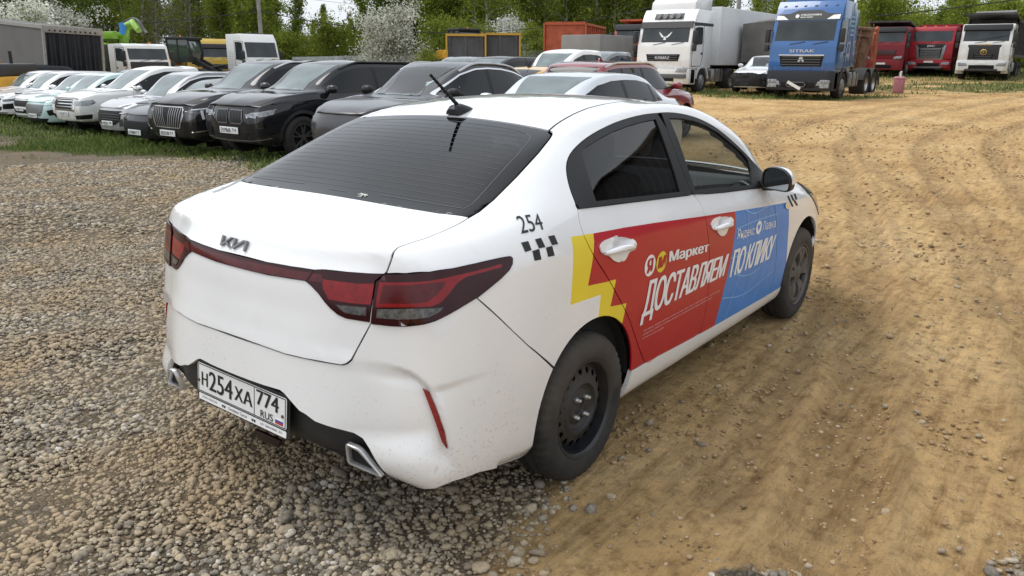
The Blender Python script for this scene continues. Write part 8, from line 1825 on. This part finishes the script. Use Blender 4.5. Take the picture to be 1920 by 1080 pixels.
    x, y = pz(1078, 42); e = thing('tent_truck_body', 'light grey tent body standing behind the clean white pickup', 'truck body', (x, y, hz(x, y)), R(178)); t = MB(); t.box(-5, 0, -1.2, 1.2, .9, 2.50, b=.06); t.build('tent', mat('tent_grey', (.225, .225, .22), .85, var=.12, vscale=1, bump=.4, bscale=2), e); running_gear(e, (-1.2, -4.8), 1.0, .45, -6, -.1)
    tb = lambda px, d, lb, m, trim, L, top, yaw, z0=1.2, dz=0: None
    def tip_body(px, d, lb, m, trim, L, top, yaw, hood=False):
        x, y = pz(px, d); e = thing('tipper_truck_body', lb, 'truck body', (x, y, hz(x, y)), R(yaw)); o = tipper(e, m, 0, -L, top, hood)
        b = MB(); b.box(-L-.04, .04, -1.34, -1.24, top-.10, top+.03); b.box(-L-.04, .04, 1.24, 1.34, top-.10, top+.03)
        for xx in (.02, -L-.08): b.box(xx-.04, xx+.06, -1.32, -1.22, 1.2, top); b.box(xx-.04, xx+.06, 1.22, 1.32, 1.2, top); b.box(xx-.04, xx+.06, -1.3, 1.3, top-.08, top+.04)
        b.build('body_rim', trim, o); running_gear(e, (-1.5, -L+1.8, -L+.6), 1.05, .5, -L, 0); return e
    yt = mat('rim_yellow', (.50, .30, .04), .6)
    tip_body(908, 50, 'dark tipper body with yellow rim next to the loader cab', grey_tip, yt, 2.2, 2.75, 308); tip_body(968, 51, 'dark tipper body with yellow rim beside the red tipper body', grey_tip, yt, 2.2, 2.72, 308)
    e = tip_body(1050, 50, 'long red orange tipper body behind the light grey tent body', mat('tipper_orange', (.36, .075, .030), .6, var=.3, vscale=2), mat('rim_orange', (.40, .085, .03), .6), 6.2, 3.2, 200)
    fr = MB(); x, y = pz(935, 52); e2 = thing('pipe_rack', 'pale pipe frame standing up over the dark tipper bodies', 'rack', (x, y, hz(x, y)), R(230)); [fr.tube(p, .04, 6) for p in ([(-.9, 0, 1.4), (-.9, 0, 3.62), (.9, 0, 3.62), (.9, 0, 1.4)], [(-.9, .5, 1.4), (-.9, .5, 3.62), (.9, .5, 3.62), (.9, .5, 1.4)], [(-.9, 0, 3.62), (-.9, .5, 3.62)], [(.9, 0, 3.62), (.9, .5, 3.62)])]; fr.build('tube_frame', mat('pale_tube', (.5, .52, .54), .4), e2); bx = MB(); bx.box(-1.2, 1.2, -.4, .9, 0, 1.5); bx.build('base', M_CHASSIS, e2)
    # rusty tipper bed between the blue tractor and the red truck
    rust = mat('rusty_steel', (.17, .095, .060), .9, var=.45, vscale=5, bump=.3, bscale=20); ro = mat('faded_orange', (.32, .085, .035), .7, var=.4, vscale=4)
    e = thing('rusty_tipper_bed', 'rusty brown tailgate leaning on a faded orange tipper bed behind the blue tractor', 'truck body', (37.4, 8.35, hz(37.4, 8.35)-.35), R(180)); b = MB(); b.prism([(-.5, 1.0), (0, 1.0), (.05, 1.6), (-.10, 2.3), (.05, 2.95), (-.35, 3.05), (-.5, 2.4)], 1.2, 1.32, 'y', b=.02); b.tube([(-.25, 1.26, 3.0), (.02, 1.26, 2.7), (-.05, 1.26, 1.6)], .09, 6); b.build('bed', ro, e)
    g = MB(); M_ = Matrix.Translation((.15, .55, 1.15)) @ Matrix.Rotation(R(9), 4, 'Y') @ Matrix.Rotation(R(-7), 4, 'X'); g.box(-.05, .02, -.5, .5, 0, 1.9, M=M_); [g.box(.02, .10, yy-.05, yy+.05, 0, 1.9, M=M_) for yy in (-.45, 0, .45)]; [g.box(.02, .12, -.5, .5, zz, zz+.10, M=M_) for zz in (0, 1.5, 1.8)]; g.build('tailgate', rust, e); running_gear(e, (-2.4,), .9, .5, -4, 0)
    m_ = MB(); [m_.tube([(-.4-.15*i, .2+.18*i, 2.6), (-.3-.2*i, .25+.16*i, 3.2+.25*(i % 2))], .02, 5) for i in range(5)]; m_.build('loose_rods', rust, e)
    # machines --------------------------------------------------------------
    YEL = mat('machine_yellow', (.60, .30, .020), .45, coat=.3, var=.12, vscale=2)
    x, y = pz(-52, 37); e = thing('excavator', 'yellow excavator with black engine cover cut by the left picture edge', 'excavator', (x, y, hz(x, y)-.42), R(127))
    b = MB(); b.prism([(-2.6, -1.3), (1.6, -1.3), (1.6, 1.3), (-2.3, 1.3), (-2.75, .6), (-2.75, -.6)], 1.05, 1.75, 'z', b=.08); b.build('counterweight', YEL, e); c = MB(); c.box(-2.4, .6, -1.25, 1.25, 1.75, 2.2, b=.10); c.build('engine_cover', M_TRIM, e); l = MB(); l.box(-2.80, -2.7, .9, 1.2, 1.3, 1.45, b=.01); l.build('rear_lamp', M_TAIL, e)
    a = MB(); a.prism([(-.9, 1.7), (-1.62, 1.9), (-1.50, 2.6), (-1.12, 3.3), (1.5, 3.9), (1.6, 3.5), (-.75, 2.9)], -.35, .15, 'y', b=.06); ar = a.build('boom', YEL, e); h = MB(); h.tube([(-1.2, .28, 2.0), (-.9, .28, 3.2)], .07, 8); h.build('boom_ram', M_CHROME, ar); k = MB(); k.box(.4, 1.6, .35, 1.25, 1.7, 2.9, b=.1); k.build('cab', M_TGLASS, e)
    t = MB(); [t.box(-2.0, 2.0, s*1.25-.3, s*1.25+.3, 0, .85, b=.3) for s in (1, -1)]; t.build('crawler_tracks', M_CHASSIS, e); p = MB(); p.box(-1.3, -1.1, .7, .95, 2.2, 2.75, b=.04); p.tube([(-1.9, -.4, 2.2), (-1.9, -.4, 2.65)], .06, 8); p.build('exhaust_stack', M_CHASSIS, e)
    def loader(px, d, yaw, lb, full=True):
        x, y = pz(px, d); e = thing('wheel_loader', lb, 'loader', (x, y, hz(x, y)), R(yaw)); b = MB()
        b.prism([(-2.9, 1.0), (-.7, 1.0), (-.7, 1.95), (-2.3, 1.95), (-2.9, 1.7)], -.85, .85, 'y', b=.08); b.box(-.6, 1.2, -.55, .55, .8, 1.5, b=.05); b.build('rear_body', YEL, e)
        c = MB(); c.prism([(-.9, 1.75), (.5, 1.75), (.65, 2.3), (.45, 3.15), (-.9, 3.15)], -.75, .75, 'y', b=.05); cb_ = c.build('cab_glass', mat('machine_glass', (.06, .075, .075), .08, coat=1), e)
        f = MB(); [f.tube(p, .06, 6) for p in ([(-.9, s, 1.75), (-.9, s, 3.18)] for s in (.75, -.75))]; [f.tube([(.52, s, 1.75), (.67, s, 2.3), (.47, s, 3.18)], .06, 6) for s in (.76, -.76)]; [f.tube([(-.2, s, 1.75), (-.2, s, 3.18)], .04, 6) for s in (.77, -.77)]; f.box(-1.0, .65, -.85, .85, 3.12, 3.28, b=.05); f.build('cab_frame', M_TRIM, cb_)
        for xx in (-1.9, 1.3):
            for s in (1, -1): w = MB(); w.lathe([(.3, -.22), (.62, -.25), (.70, -.15), (.70, .15), (.62, .25), (.3, .22)], 24, M=Matrix.Translation((xx, s*1.0, .70))); w.build('wheel', M_RUB, e)
        a = MB()
        for s in (.45, -.45): a.prism([(.5, 1.7), (.8, 1.95), (2.6, 1.0), (2.9, .6), (2.7, .5), (2.3, .85)], s-.08, s+.08, 'y')
        a.tube([(.9, 0, 1.3), (2.4, 0, 1.6)], .08, 8); ar = a.build('lift_arm', M_CHASSIS, e); k = MB(); k.prism([(2.7, .15), (3.7, .1), (3.75, .2), (3.1, .4), (2.95, 1.3), (2.8, 1.3)], -1.25, 1.25, 'y'); k.build('bucket', mat('bucket_worn', (.10, .09, .08), .6, metal=.4), ar)
        q = MB(); q.lathe([(0, .14), (.05, .13), (.06, 0)], 8, 'z', M=Matrix.Translation((-.7, .6, 3.28))); q.build('beacon', mat('beacon_amber', (.75, .20, .02), .3), e); return e
    loader(372, 56, 300, 'yellow wheel loader with black cab between the pump truck and the yellow cab'); loader(872, 54, 250, 'black cab of a wheel loader left of the dark tipper bodies')
    # bucket by the road ------------------------------------------------------
    x, y = 34.9, 5.3; e = thing('canister', 'faded pink plastic canister standing in the grass beside the blue tractor', 'canister', (x, y, hz(x, y)), .4); e.scale = (.85, .85, .9); pk = mat('plastic_pink', (.48, .20, .24), .6, var=.2, vscale=6)
    b = MB(); b.lathe([(0, 0), (.23, 0), (.26, .05), (.26, .62), (.28, .64), (.28, .70), (.20, .74), (0, .75)], 24, 'z'); b.build('barrel', pk, e); l = MB(); l.tube([(-.24, 0, .66), (-.16, .02, .90), (.10, 0, .92), (.22, 0, .80)], .025, 6); l.tube([(-.12, 0, .74), (-.16, 0, .98)], .05, 8); l.build('handle', mat('plastic_white', (.7, .7, .68), .5), e)
    s = MB(); s.box(.18, .285, -.10, .10, .34, .58, b=.02); s.build('cap', mat('plastic_white', (.7, .7, .68), .5), e)

# ------------------------------------------------------------------ the place
build_ground()
build_stones()
build_grass()
build_trees()
build_line()
build_hangar()
build_taxi()
build_trucks()
build_cars()
